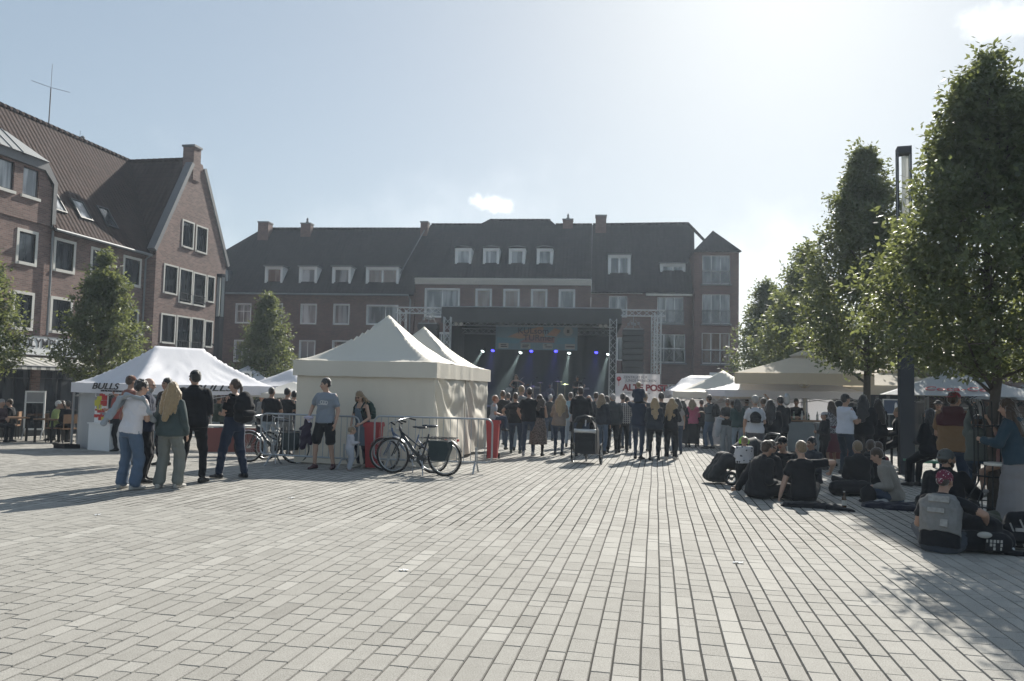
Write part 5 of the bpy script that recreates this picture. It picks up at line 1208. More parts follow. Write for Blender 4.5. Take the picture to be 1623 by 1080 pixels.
truss((oL,-.2,0), (oL,-.2,zW), .32, 'truss_tower'); truss((oR,-.2,0), (oR,-.2,zW), .32, 'truss_tower')
truss((oL-.35,-.2,zW), (uL,-.2,zW), .3, 'truss_beam', (0,0,1)); truss((uR,-.2,zW), (oR+.35,-.2,zW), .3, 'truss_beam', (0,0,1))
truss((uL+.3,1.2,zF+.1), (uR-.3,1.2,zF+.1), .3, 'truss_beam', (0,0,1)); truss((uL+.3,4.6,zF-.1), (uR-.3,4.6,zF-.1), .3, 'truss_beam', (0,0,1))
truss((oR-.05,1.2,0), (oR-.05,1.2,zW), .3, 'truss_tower')
# loudspeaker arrays
def array(uc, z0, z1, label):
    r = thing('speaker_array', label, 'loudspeakers', wloc(st, uc, .1, z0), SR, 'hanging loudspeaker arrays'); n = 7; h = (z1-z0)/n
    for k in range(n):
        m = MB(); y = .04*(n-k)*.5; m.box((-.52, y, k*h+.01), (.52, y+.6, (k+1)*h-.01)); m.box((-.46, y-.012, k*h+.04), (.46, y, (k+1)*h-.04)); m.box((-.56,y+.05,k*h+.1),(-.52,y+.3,(k+1)*h-.05)); m.box((.52,y+.05,k*h+.1),(.56,y+.3,(k+1)*h-.05)); part('cabinet', m, BLK_F, r)
    m = MB(); m.tube([(-.45,.2,n*h),(-.1,.2,n*h+.5)], .015, 5); m.tube([(.45,.2,n*h),(.1,.2,n*h+.5)], .015, 5); m.box((-.5,.0,n*h),(.5,.4,n*h+.05)); m.tube([(0,.2,n*h+.05),(0,.2,n*h+.7)], .02, 5)
    for q in range(4): m.box((-.3+.17*q, .1, n*h+.2+.05*(q % 2)), (-.2+.17*q, .3, n*h+.34+.05*(q % 2)))
    part('rigging', m, mat((.22,.23,.24), .5, metal=.4), r)
aR = sp_(1004, 550)[0]; array(aR, sp_(1004, 592)[1], sp_(1004, 522)[1], 'black speaker array hanging right of the stage opening')
aL = sp_(676, 550)[0]; array(aL, sp_(676, 585)[1], sp_(676, 513)[1], 'black speaker array hanging left of the stage, above the rear beige tent')
# festival banner
yb = 3.2; b0 = plane_pt(786, 515, wloc(st, 0, yb), SR); b1 = plane_pt(915, 556, wloc(st, 0, yb), SR)
bn = thing('festival_banner', 'light blue and orange festival banner hanging inside the stage', 'banner', wloc(st, b0[0], yb, b1[1]), SR)
bw_, bh_ = b1[0]-b0[0], b0[1]-b1[1]
m = MB(); m.box((0, 0, 0), (bw_, .02, bh_)); part('cloth', m, mat((.20, .31, .38), .7), bn)
c1 = mat((.46,.27,.17), .7); c2 = mat((.36,.19,.18), .7); c3 = mat((.42,.43,.42), .7); c4 = mat((.16, .33, .43), .7)
m = MB()
def poly(mi, pts, y=-.004): m.mi = mi; m.add([(x*bw_, y, z*bh_) for x, z in pts], [tuple(range(len(pts)))])
poly(0, [(.15,.52),(.30,.74),(.58,.98),(.60,.55),(.30,.44)]); poly(0, [(.62,.60),(.72,.90),(.80,.80),(.74,.55)], -.006); poly(1, [(.30,.30),(.72,.30),(.72,.52),(.42,.56)], -.008); poly(3, [(.02,.25),(.28,.25),(.30,.40),(.02,.5)], -.005); poly(3,[(.74,.25),(.97,.25),(.97,.52),(.76,.5)],-.005)
poly(2, [(.885+.06*math.cos(k*math.pi/8), .77+.19*math.sin(k*math.pi/8)) for k in range(16)], -.007)
for x in (.04, .31, .58, .85): poly(2, [(x,.05),(x+.12,.05),(x+.12,.26),(x,.26)], -.010)
for x, z, w in ((.33,.17,.08),(.33,.10,.07),(.60,.19,.03),(.61,.11,.08),(.865,.13,.10),(.065,.17,.07),(.065,.10,.08)): poly(4, [(x,z),(x+w,z),(x+w,z+.035),(x,z+.035)], -.013)
poly(4, [(.87,.70),(.90,.70),(.90,.84),(.87,.84)], -.013)
part('print', m, [c1, c2, c3, c4, INK], bn)
tx = mat((.06, .06, .09), .7)
text('lettering', 'KULsom', bh_*.34, tx, bn, (bw_*.27, -.02, bh_*.66), (R_(90),0,0), 1.05, 0, .006); text('lettering', 'TURmer', bh_*.34, tx, bn, (bw_*.34, -.02, bh_*.38), (R_(90),0,0), 1.05, 0, .006)
# white banner at the right tower
a0 = plane_pt(976, 592, wloc(st, 0, -1.0), SR); a1 = plane_pt(1046, 641, wloc(st, 0, -1.0), SR)
ab = thing('youth_centre_banner', 'white banner with dark red lettering tied in front of the right truss', 'banner', wloc(st, a0[0], -1.0, a1[1]), SR); W_, H_ = a1[0]-a0[0], a0[1]-a1[1]
m = MB(); m.grid(lambda u, v: (W_*u, .02*noise.noise((u*4, v*2, 1)), H_*v), 20, 12); part('cloth', m, mat((.72,.68,.68), .7, trans=.15), ab, True)
RDK = mat((.22, .02, .03), .7)
text('lettering', 'ALTE POST', H_*.29, RDK, ab, (W_*.16, -.05, H_*.44), (R_(90),0,0), 1.02, 0, .018)
text('lettering', 'ZENTRUM FÜR', H_*.12, tx, ab, (W_*.17, -.05, H_*.84), (R_(90),0,0), 1.0); text('lettering', 'JUNGE MENSCHEN', H_*.12, tx, ab, (W_*.22, -.05, H_*.73), (R_(90),0,0), 1.0)
text('lettering', 'Kinder  ·  Jugend  ·  Kultur', H_*.08, tx, ab, (W_*.2, -.05, H_*.33), (R_(90),0,0), 1.0)
m = MB(); m.lathe([(.001,-.12),(.09,-.07),(.12,0),(.09,.08),(.001,.12)], 12, (W_*.07,-.05,H_*.82)); m.tube([(W_*.07,-.05,H_*.76),(W_*.07,-.05,H_*.58)], .012, 5); part('emblem', m, mat((.45,.03,.05), .6), ab)
m = MB(); m.tube([(-.05,.05,-a1[1]),(-.05,.05,H_)], .03); m.tube([(W_,.05,-a1[1]),(W_,.05,H_)], .03); m.tube([(-.05,.05,H_),(W_,.05,H_)], .02); part('post', m, DARK, ab)
# lamps on the stage
def stage_light(px, py, y, aim, white, n_lab):
    u, z = plane_pt(px, py, wloc(st, 0, y), SR); p = wloc(st, u, y, z)
    r = thing('stage_light', n_lab, 'stage light', p, SR, 'stage lights')
    m = MB(); d = Vector(aim).normalized(); m.tube([-d*.22, Vector((0,0,0))], [.09,.12], 12); m.tube([(-.14,0,0),(-.14,0,.22),(.14,0,.22),(.14,0,0)], .012, 5); part('housing', m, BLK_C, r)
    m = MB(); m.tube([Vector((0,0,0)), d*.012], .10, 14); part('lens', m, emit_mat((.85,1,.95) if white else (.05,.05,1), 4 if white else 4), r)
    l = bpy.data.lights.new('stage_light_lamp', 'SPOT'); l.energy = 1500 if white else 160; l.color = (.85,1,.95) if white else (.12,.1,1); l.spot_size = R_(17 if white else 34); l.spot_blend = .5; l.shadow_soft_size = .06
    o = bpy.data.objects.new('stage_light_lamp', l); COL.objects.link(o); o.parent = r; o.location = d*.06; o.rotation_euler = d.to_track_quat('-Z', 'Y').to_euler()
for i, (px, py, ax, lab) in enumerate(((825,559,-.42,'white stage light with a bright beam above the guitarist'),(902,560,-.12,'white stage light with a bright beam right of centre'),(765,557,-.5,'white stage light at the left end, by the tent edge'),(964,562,-.25,'white stage light at the right truss'))):
    stage_light(px, py, 5.0, (ax, -.55, -1), True, lab)
for i, (px, py, lab) in enumerate(((781,556,'blue stage light left of the banner'),(842,557,'blue stage light below the banner centre'),(881,557,'blue stage light below the right half of the banner'),(945,559,'blue stage light at the far right of the stage'))):
    stage_light(px, py, 5.2, (-.1, -.7, -1), False, lab)
for k, (px, py) in enumerate(((723,514),(731,514),(952,517),(960,517))):
    u, z = plane_pt(px, py, wloc(st, 0, .3), SR); q = thing('blinder_lamp', 'pale round lamp under the stage roof, %s' % ('outer one at the left','inner one at the left','inner one at the right','outer one at the right')[k], 'stage light', wloc(st, u, .3, z), SR)
    m = MB(); m.tube([(0,0,0),(0,.15,0)], [.12,.09], 12); m.tube([(0,.1,0),(0,.1,.3)], .012); part('housing', m, BLK_C, q); m = MB(); m.tube([(0,-.01,0),(0,.005,0)], .1, 12); part('lens', m, mat((.5,.5,.48), .3), q)
sm = MB(); sm.T = Matrix.Translation(SP) @ Matrix.Rotation(R_(SR), 4, 'Z'); sm.box((uL+.25, 1.0, DK+.02), (uR-.25, depth-.25, zF-.05))
smo = sm.build('stage_smoke', [bpy.data.materials.new('smoke')]); smo['kind'] = 'stuff'; q = smo.data.materials[0]; q.use_nodes = True; NN = q.node_tree.nodes; NN.remove(NN['Principled BSDF']); pv0 = NN.new('ShaderNodeVolumePrincipled'); pv0.inputs['Density'].default_value = .035; pv0.inputs['Color'].default_value = (.8,.88,.9,1); q.node_tree.links.new(pv0.outputs[0], NN['Material Output'].inputs['Volume'])
# instruments
def at_stage(px, y): u, z = plane_pt(px, 600, wloc(st, 0, y), SR); return wloc(st, u, y, DK)
q = thing('drum_kit', 'drum kit at the back of the stage with cymbals on stands', 'drum kit', at_stage(872, 4.2), SR)
CHR = mat((.5,.5,.5), .25, metal=.9); DRUM = mat((.12,.12,.14), .3)
m = MB(); m.T = Matrix.Rotation(R_(90), 4, 'X'); m.tube([(0,0,.3),(0,0,.7)], .28, 18); m.T = Matrix.Translation((0,0,.3)) @ Matrix.Identity(4); part('bass_drum', m, DRUM, q)
for x, y, z, r_ in ((-.28,-.1,.72,.16),(.1,-.1,.74,.17),(.55,.1,.5,.2),(-.6,.15,.6,.17)):
    m = MB(); m.lathe([(r_,0),(r_,.22)], 16, (x,y,z-.1)); m.tube([(x,y,0),(x,y,z)], .012, 5); part('drum', m, DRUM, q)
for x, y, z, r_ in ((-.95,0,1.15,.22),(-.55,-.2,1.35,.2),(.85,-.1,1.3,.24),(.45,-.2,1.45,.2)):
    m = MB(); m.lathe([(r_,0),(.05,.03),(.02,.05)], 18, (x,y,z)); m.tube([(x,y,0),(x,y,z)], .012, 5); m.tube([(x,y,.3),(x-.25,y,0)], .01, 4); m.tube([(x,y,.3),(x+.25,y,0)], .01, 4); part('cymbal', m, mat((.45,.38,.2), .3, metal=.8), q)
for px, y, lab in ((848,4.6,'black guitar amplifier left of the drum kit'),(925,4.4,'black guitar amplifier right of the drum kit, taller one'),(940,4.0,'low black monitor amplifier near the right truss')):
    q = thing('amplifier', lab, 'amplifier', at_stage(px, y), SR); m = MB(); h = 1.2 if px < 940 else .6; m.box((-.38,-.18,0),(.38,.18,h)); part('cabinet', m, BLK_F, q); m = MB(); m.box((-.33,-.19,.06),(.33,-.18,h-.2)); part('grille', m, mat((.06,.06,.065), .9), q); m = MB(); m.box((-.33,-.19,h-.16),(.33,-.18,h-.05)); part('control_panel', m, mat((.3,.3,.3), .4), q)
for px, y, lab in ((821,.9,'microphone stand before the guitarist'),(842,.8,'microphone stand left of stage centre'),(875,.8,'microphone stand at stage centre'),(917,.9,'microphone stand before the right-hand musician')):
    q = thing('microphone_stand', lab, 'microphone stand', at_stage(px, y), SR); m = MB(); m.tube([(0,0,0),(0,0,1.35),(.3,-.25,1.6)], .012, 6); m.lathe([(.14,0),(.14,.02)], 12); part('stand', m, CHR, q); m = MB(); m.tube([(.3,-.25,1.6),(.34,-.3,1.62)], [.02,.028], 8); part('microphone', m, DARK, q)

# ================================================================== BARRIERS, BICYCLES, BINS
GALV = mat((.36, .38, .40), .42, metal=.6, var=.15, scale=6)
def barrier(label, a, b):
    a, b = Vector(a), Vector(b); d = b-a; L = d.length; ang = math.degrees(math.atan2(d.y, d.x))
    r = thing('crowd_barrier', label, 'barrier', a, ang, 'steel crowd barriers by the tents')
    m = MB(); h = 1.08; z0 = .22; rc = .12; pts = []
    for cx, cz, s in ((rc, z0+rc, 180), (rc, h-rc, 90), (L-rc, h-rc, 0), (L-rc, z0+rc, -90)):
        for k in range(5):
            an = R_({180: 270, 90: 180, 0: 90, -90: 360}[s] - 22.5*k) if s != -90 else R_(0-22.5*k)
            pts.append((cx+rc*math.cos(an), 0, cz+rc*math.sin(an)))
    m.tube(pts, .019, 8, closed=True); part('frame', m, GALV, r, True)
    n = int(L/.135); m = MB()
    for k in range(1, n): x = L*k/n; m.tube([(x,0,z0),(x,0,h)], .0075, 6, False)
    part('bars', m, GALV, r)
    for x in (.32, L-.32):
        m = MB(); m.tube([(x,-.33,.015),(x,-.27,.03),(x,-.10,.2),(x,0,z0),(x,.10,.2),(x,.27,.03),(x,.33,.015)], .018, 6); m.tube([(x,0,z0-.04),(x,0,z0+.3)], .02, 6); part('foot', m, GALV, r)
G0 = G(425, 728); G1 = G(590, 733); G2 = G(600, 735); G3 = G(790, 738)
b0 = GD(417, 16.4); b1 = b0+Vector((2.3,-.25,0)); b1.z = b0.z; barrier('steel barrier behind the man in shorts', b0, b1)
b2 = GD(596, 15.6); b3 = b2+Vector((2.42,.1,0)); b3.z = b2.z; barrier('steel barrier behind the parked bicycles', b2, b3)
TYRE = mat((.02,.02,.02), .8); RIM = mat((.45,.46,.47), .3, metal=.9); BKF = mat((.03,.035,.04), .35); BAGM = mat((.015,.03,.035), .7, bump=.3)
def bicycle(label, p, rz, framem, pannier=True, lean=4, scale=1.0, ebike=True, crate=False):
    r = thing('bicycle', label, 'bicycle', p, rz); r.rotation_euler = (R_(lean), 0, R_(rz)); r.scale = (scale,)*3; R1 = .335
    fx, bx = -.56, .54                                    # front wheel towards -x
    for x in (fx, bx):
        m = MB(); m.tube([(x+R1*math.cos(a), 0, .35+R1*math.sin(a)) for a in [k*math.pi/18 for k in range(36)]], .022, 8, closed=True); w = part('wheel', m, TYRE, r, True)
        m = MB(); m.tube([(x+.3*math.cos(a), 0, .35+.3*math.sin(a)) for a in [k*math.pi/18 for k in range(36)]], .012, 6, closed=True); m.build('rim', RIM, w, True)
        m = MB()
        for k in range(28): a = k*math.pi/14; m.tube([(x+.03*math.cos(a+1.2*(-1)**k), .025*(-1)**k, .35+.03*math.sin(a+1.2*(-1)**k)), (x+.3*math.cos(a), 0, .35+.3*math.sin(a))], .0018, 3, False)
        m.tube([(x,-.05,.35),(x,.05,.35)], .028, 10); m.build('spokes', RIM, w)
        m = MB(); a0, a1 = (20, 175) if x == bx else (20, 150)
        m.grid(lambda u, v: (x+.375*math.cos(R_(a0+(a1-a0)*u)), -.03+.06*v, .35+.375*math.sin(R_(a0+(a1-a0)*u))+.008*math.sin(math.pi*v)), 16, 4); part('mudguard', m, BKF if x == bx else RIM, r, True)
    m = MB(); bb = (.06,0,.30); hd = (-.36,0,.78); ht = (-.40,0,.92); se = (.22,0,.80)
    m.tube([hd, (-.12,0,.48), bb], .034 if ebike else .02, 10); m.tube([ht, hd], .024, 8); m.tube([bb, se], .018, 8); m.tube([(-.375,0,.83),(0,0,.56),(.13,0,.52)], .017, 8)
    for s in (-.045, .045): m.tube([bb, (bx,s,.35)], .011, 6); m.tube([(.19,s*.3,.70),(bx,s,.35)], .009, 6); m.tube([(-.352,s*.6,.74),(-.40,s,.66),(fx,s,.35)], .013, 6)
    part('frame', m, framem, r, True)
    m = MB(); m.tube([se, (.25,0,.93)], .013, 8); part('seat_post', m, RIM, r)
    m = MB(); m.ell((.28,0,.955), (.13,.085,.03), 12); m.ell((.16,0,.96), (.09,.03,.022), 10); part('saddle', m, BKF, r, True)
    m = MB(); m.tube([ht, (-.41,0,1.02), (-.38,0,1.06)], .015, 8); m.tube([(-.22,-.30,1.03),(-.33,-.22,1.07),(-.39,0,1.06),(-.33,.22,1.07),(-.22,.30,1.03)], .011, 8); part('handlebar', m, RIM, r, True)
    for s in (-1, 1):
        m = MB(); m.tube([(-.31,s*.235,1.062),(-.2,s*.31,1.025)], .017, 8); part('grip', m, TYRE, r); m = MB(); m.tube([(-.36,s*.17,1.06),(-.36,s*.25,1.02)], .006, 5); part('brake_lever', m, BKF, r)
    m = MB(); m.cbox((-.44,0,.86), (.07,.08,.06)); part('headlight', m, RIM, r)
    m = MB(); m.tube([(.06,-.05,.30),(.06,.05,.30)], .05 if not ebike else .09, 14); m.tube([(.06,-.065,.30),(.06,-.055,.30)], .085, 18); part('crankset', m, BKF, r)
    m = MB(); m.tube([(.06,-.08,.30),(.14,-.085,.16)], .011, 6); m.cbox((.15,-.13,.15), (.09,.09,.02)); m.tube([(.06,.08,.30),(-.02,.085,.44)], .011, 6); m.cbox((-.03,.13,.45), (.09,.09,.02)); part('pedal', m, RIM, r)
    m = MB(); m.tube([(.06,-.06,.385),(bx,-.045,.39)], .006, 5); m.tube([(.06,-.06,.215),(bx,-.045,.31)], .006, 5); part('chain', m, BKF, r)
    m = MB()
    for s in (-.06,.06): m.tube([(.24,s,.74),(.80,s,.74)], .007, 5); m.tube([(.76,s,.74),(bx,s,.36)], .006, 5)
    for x in (.3,.45,.6,.78): m.tube([(x,-.06,.74),(x,.06,.74)], .006, 5)
    part('luggage_rack', m, BKF, r); m = MB(); m.cbox((.82,0,.70), (.03,.06,.04)); part('tail_light', m, mat((.4,.02,.02), .4), r)
    m = MB(); m.tube([(.10,-.06,.28),(.18,-.22,.0)], .012, 6); part('kickstand', m, RIM, r)
    if pannier:
        for s in ((-1, 1) if pannier == 2 else (-1,)):
            m = MB(); c = [(.30,.70),(.72,.70),(.74,.55),(.64,.32),(.34,.30),(.27,.48)]
            for y0, y1, g_ in ((s*.08, s*.21, 1),): 
                vs = [(x,y0,z) for x, z in c]+[(.505+(x-.505)*.92, y1, .52+(z-.52)*.92) for x, z in c]; k = len(c)
                m.add(vs, [tuple(range(k)), tuple(range(2*k-1, k-1, -1))]+[(i, i+k, (i+1) % k+k, (i+1) % k) for i in range(k)])
            m.cbox((.5, s*.215, .66), (.40,.02,.11)); m.cbox((.5, s*.228, .45), (.03,.008,.03)); part('pannier_bag', m, BAGM, r)
    return r
bicycle('dark electric bicycle with a black pannier leaning at the barrier', GD(668, 14.7), -7, BKF, 1, 5, .98)
bicycle('second bicycle with a blue frame just behind the electric one', GD(652, 15.25), -4, mat((.12,.16,.24), .4), 0, 3, .93, False)
bicycle('bicycle with black pannier parked behind the left barrier', GD(436, 17.0), 4, BKF, 1, 3, .97)
bicycle('touring bicycle standing between the tents in the distance', GD(458, 18.6), 60, mat((.3,.31,.32), .4), 0, 3, .95, False)
REDB = mat((.36, .035, .04), .45, var=.15, scale=2)
def bin_(label, p, rz=0, h=1.0):
    r = thing('waste_bin', label, 'waste bin', p, rz, 'tall red bins next to the beige tents')
    m = MB(); w0, w1 = .12, .16
    vs = [(x*w0,y*w0,.03) for x, y in ((-1,-1),(1,-1),(1,1),(-1,1))]+[(x*w1,y*w1,h) for x, y in ((-1,-1),(1,-1),(1,1),(-1,1))]
    m.add(vs, [(3,2,1,0),(0,1,5,4),(1,2,6,5),(2,3,7,6),(3,0,4,7)]); part('bin_body', m, REDB, r)
    m = MB(); m.box((-w1-.02,-w1-.02,h-.06),(w1+.02,w1+.02,h)); part('rim', m, REDB, r); m = MB(); m.box((-w1-.01,-w1-.01,h),(w1+.01,w1+.01,h+.03)); m.tube([(-.12,w1+.03,h+.01),(.12,w1+.03,h+.01)], .02, 6); part('lid', m, REDB, r)
    m = MB(); m.tube([(-.17,.2,.07),(-.12,.2,.07)], .07, 12); m.tube([(.12,.2,.07),(.17,.2,.07)], .07, 12); part('wheel', m, TYRE, r)
bin_('red bin between the backpack woman and the bicycles', GD(595, 15.9), 5, .92); bin_('red bin the small boy sits on, at the tent corner', GD(783, 19.4), 5, .95)

# ================================================================== PUSHCHAIRS
BLKF = mat((.015,.017,.02), .8, var=.3, scale=5, bump=.25, bscale=14)
def wheel(parent, c, R1, ax='x', w=.02):
    m = MB(); n = 24
    pt = (lambda a, r_: (c[0], c[1]+r_*math.cos(a), c[2]+r_*math.sin(a))) if ax == 'x' else (lambda a, r_: (c[0]+r_*math.cos(a), c[1], c[2]+r_*math.sin(a)))
    m.tube([pt(k*2*math.pi/n, R1) for k in range(n)], w, 8, closed=True); o = part('wheel', m, TYRE, parent, True)
    m = MB(); m.tube([pt(k*2*math.pi/n, R1-w) for k in range(n)], w*.45, 6, closed=True)
    for k in range(8): m.tube([c, pt(k*math.pi/4, R1-w)], .004, 4, False)
    d = (.03,0,0) if ax == 'x' else (0,.03,0); m.tube([Vector(c)-Vector(d), Vector(c)+Vector(d)], .03, 8); m.build('rim', RIM, o)
def trailer(p, rz):
    r = thing('child_trailer', 'black child bike trailer with silver rolled cover, standing in the open before the stage', 'pushchair', p, rz)
    wheel(r, (-.36,0,.25), .25); wheel(r, (.36,0,.25), .25); wheel(r, (-.10,.55,.09), .09, 'x', .016); wheel(r, (.42,-.35,.10), .10, 'x', .016)
    m = MB(); prof = [(-.27,.30),(-.25,.62),(-.24,.95),(-.17,1.14),(0,1.2),(.17,1.14),(.24,.95),(.25,.62),(.27,.30)]
    m.grid(lambda u, v: (prof[int(round(u*8))][0]*1.0, -.32+.75*v, min(prof[int(round(u*8))][1], 1.2-.0*v)*(1-.12*v)), 8, 6)
    m.box((-.27,-.34,.26),(.27,.5,.33)); part('cabin', m, BLKF, r, False)
    m = MB(); m.add([(-.27,-.345,.28),(.27,-.345,.28),(.26,-.335,.80),(-.26,-.335,.80)], [(0,1,2,3)]); m.cbox((0,-.36,.5),(.44,.04,.22)); m.cbox((-.02,-.37,.64),(.12,.03,.1)); part('rear_panel', m, BLKF, r)
    m = MB(); m.tube([(-.28,-.37,.86),(.28,-.37,.86)], .05, 12); part('rolled_cover', m, mat((.55,.56,.57), .35, metal=.3, bump=.6, bscale=18), r, True)
    m = MB(); m.tube([(-.30,-.30,.30),(-.30,-.42,.75),(-.30,-.44,1.05),(-.2,-.46,1.22),(0,-.46,1.27),(.2,-.46,1.22),(.30,-.44,1.05),(.30,-.42,.75),(.30,-.30,.30)], .014, 8); m.tube([(-.36,0,.25),(.36,0,.25)], .014, 6); m.tube([(-.36,0,.5),(-.36,-.25,.3),(-.3,.1,.3)], .012, 6); part('frame', m, BKF, r, True)
    m = MB(); m.tube([(0,-.33,.98),(.01,-.335,1.15)], .018, 6); m.cbox((.06,-.365,.42),(.08,.01,.03)); part('label_strip', m, mat((.4,.42,.45), .5), r)
trailer(GD(932, 18.4), -4); bpy.data.objects['child_trailer'].scale = (.93, .93, .9)
def pram(p, rz):
    r = thing('pram', 'black pram with unfolded hood beside the toddler with green ear defenders', 'pram', p, rz); PRAM[0] = r
    wheel(r, (-.36,-.25,.12), .105, 'y', .026); wheel(r, (-.36,.25,.12), .105, 'y', .026); wheel(r, (.34,-.28,.15), .14, 'y', .03); wheel(r, (.34,.28,.15), .14, 'y', .03)
    m = MB()
    def f(u, v):
        a = R_(8+150*u); th = math.pi*v; R1 = .45*(1-.05*abs(math.sin(5*math.pi*u))); q = abs(math.sin(th))**.55
        return (.10-R1*math.cos(a)*q, .27*math.cos(th), .42+R1*math.sin(a)*q)
    m.grid(f, 40, 20); part('hood', m, BLKF, r, True)
    m = MB()
    for a in (8, 38, 68, 98, 128, 158): m.tube([(.10-.452*math.cos(R_(a))*abs(math.sin(t))**.55, .272*math.cos(t), .42+.452*math.sin(R_(a))*abs(math.sin(t))**.55) for t in [k*math.pi/14 for k in range(15)]], .008, 5)
    part('hood_rib', m, BKF, r, True)
    m = MB(); pr = [(-.52,.30),(-.30,.26),(.10,.20),(.36,.26),(.46,.44),(.42,.62)]
    m.grid(lambda u, v: (pr[int(round(u*5))][0], .25*math.cos(math.pi*v)*1.0, pr[int(round(u*5))][1]+.17*(1-math.sin(math.pi*v)**.5)), 5, 10); part('seat_shell', m, BLKF, r, True)
    m = Body()
    for y in (-.15, 0, .15): m.cap((-.68,y,.13), (-.40,y,.46), .09, .13); m.cap((-.40,y,.46), (-.15,y,.42), .13, .12); m.cap((-.66,y,.10), (-.45,y,.16), .07, .1)
    job(m, 'foot_muff', [BLKF], r, .014, 3, .008, 0, 4)
    m = MB()
    for s in (-.27,.27): m.tube([(-.36,s*.92,.12),(.0,s,.34),(.38,s,.72),(.52,s,.92)], .014, 6); m.tube([(.34,s,.15),(.0,s,.34),(-.3,s,.52)], .014, 6)
    m.tube([(.52,-.27,.92),(.57,-.2,.94),(.57,.2,.94),(.52,.27,.92)], .018, 8); part('frame', m, BKF, r, True)
    m = MB(); m.box((.0,-.2,.12),(.32,.2,.24)); part('basket', m, BLKF, r)
PRAM = [None]
pram(GD(1182, 14.4), 14)

# ================================================================== IRON TREE GUARD
IRON = mat((.03,.033,.036), .5, metal=.4)
tg = GD(1573, 10.2); gd = thing('tree_guard', 'black iron guard of curved bars round the trunk at the right edge', 'tree guard', tg, 10)
m = MB(); n = 16
for k in range(n):
    a = 2*math.pi*(k+.5)/n; c, s = math.cos(a), math.sin(a)
    m.tube([(c*r_, s*r_, z) for r_, z in ((.40,.10),(.42,.28),(.40,.34),(.24,.56),(.23,.7),(.23,1.35),(.27,1.55),(.33,1.62))], .009, 6)
part('bars', m, IRON, gd)
for r_, z, w in ((.42,.10,.016),(.42,.26,.010),(.235,.64,.012),(.235,1.3,.012)):
    m = MB(); m.tube([(r_*math.cos(k*math.pi/16), r_*math.sin(k*math.pi/16), z) for k in range(32)], w, 6, closed=True); part('ring', m, IRON, gd, True)
for k in range(4): a = k*math.pi/2+.4; m = MB(); m.tube([(.42*math.cos(a),.42*math.sin(a),-.02),(.42*math.cos(a),.42*math.sin(a),.11)], .014, 6); part('foot', m, IRON, gd)
m = MB(); m.lathe([(.12,.0),(.15,.0),(.16,.02),(.16,.035),(.12,.04)], 18, (-.14,-.32,.80)); part('shelf', m, TRIM, gd)

# ================================================================== BAR, TABLES, SMALL THINGS
WOOD = mat((.22,.13,.075), .6, var=.3, scale=4); WOODR = mat((.20,.06,.05), .6, var=.2); GLS = mat((.05,.09,.05), .12, var=.3); STEEL = mat((.4,.41,.42), .35, metal=.7)
def box_table(name, label, p, rz, L, w, h, topm, legm, panel=None, group=None, cat='table'):
    r = thing(name, label, cat, p, rz, group); m = MB(); m.box((-L/2,-w/2,h-.04),(L/2,w/2,h)); part('table_top', m, topm, r)
    for x in (-L/2+.05, L/2-.05):
        for y in (-w/2+.05, w/2-.05): m = MB(); m.box((x-.025,y-.025,0),(x+.025,y+.025,h-.04)); part('leg', m, legm, r)
    if panel: m = MB(); m.box((-L/2+.08,-w/2+.0,.12),(L/2-.08,-w/2+.03,h-.06)); part('front_panel', m, panel, r)
    return r
box_table('bar_counter', 'grey bar counter with bottles under the beige parasol', GD(1272, 23.5), -3, 2.4, .6, 1.06, WOOD, STEEL, mat((.2,.22,.23), .6), cat='counter')
box_table('bar_counter', 'stall counter below the lettered stall tent', GD(1238, 25.2), 6, 2.0, .6, 1.0, mat((.3,.3,.3), .5), STEEL, mat((.1,.11,.12), .6), cat='counter')
box_table('high_table', 'red-sided high table behind the man in the white shirt', GD(1322, 20.5), 10, .9, .6, 1.05, STEEL, STEEL, WOODR)
box_table('beer_table', 'table with red front under the small parasol left of the backpack woman', GD(378, 19.6), 20, 1.6, .5, .78, TRIM, STEEL, WOODR)
box_table('terrace_table', 'terrace table of the seated guest in the yellow-green shirt', GD(97, 24.6), 85, 1.2, .75, .75, WOOD, DARK)
box_table('terrace_table', 'terrace table at the left edge of the view', GD(10, 24.0), 85, 1.2, .75, .75, WOOD, DARK)
box_table('green_crate_table', 'green-topped low table behind the bearded man', GD(1470, 15.5), 0, .8, .5, .45, mat((.05,.2,.12), .5), DARK)
box_table('cafe_table', 'small cafe table between the lamp column and the black-clad crowd', GD(1395, 20), 0, .8, .7, .95, STEEL, DARK)
def bottle(label, p, h=.24, m_=GLS, group=None):
    r = thing('bottle', label, 'bottle', p, 0, group); k = h/.24
    m = MB(); m.lathe([(.03*k,0),(.032*k,.01),(.032*k,.13*k),(.026*k,.155*k),(.013*k,.185*k),(.012*k,.225*k)], 12); part('glass_body', m, m_, r, True)
    m = MB(); m.lathe([(.014*k,.225*k),(.014*k,.24*k)], 10); part('cap', m, STEEL, r); m = MB(); m.lathe([(.0325*k,.045*k),(.0325*k,.115*k)], 14); part('paper_label', m, mat((.55,.53,.48), .7), r)
bottle('brown beer bottle standing alone on the sunlit paving', G(1338, 806), .25, mat((.06,.03,.012), .12))
bc = bpy.data.objects['bar_counter']; rr = random.Random(9)
bpy.context.view_layer.update()
for k in range(9):
    x = -1.0+.24*k+rr.uniform(-.05,.05); bottle('small bottle in the row on the bar counter under the beige parasol', wloc(bc, x, rr.uniform(-.15,.15), 1.06), rr.uniform(.22,.3), GLS if k % 2 else mat((.35,.36,.36), .2), 'bottles on the bar')
sc = thing('menu_stand', 'white-framed menu stand before the dark restaurant front', 'menu stand', GD(58, 25.6), 30); m = MB()
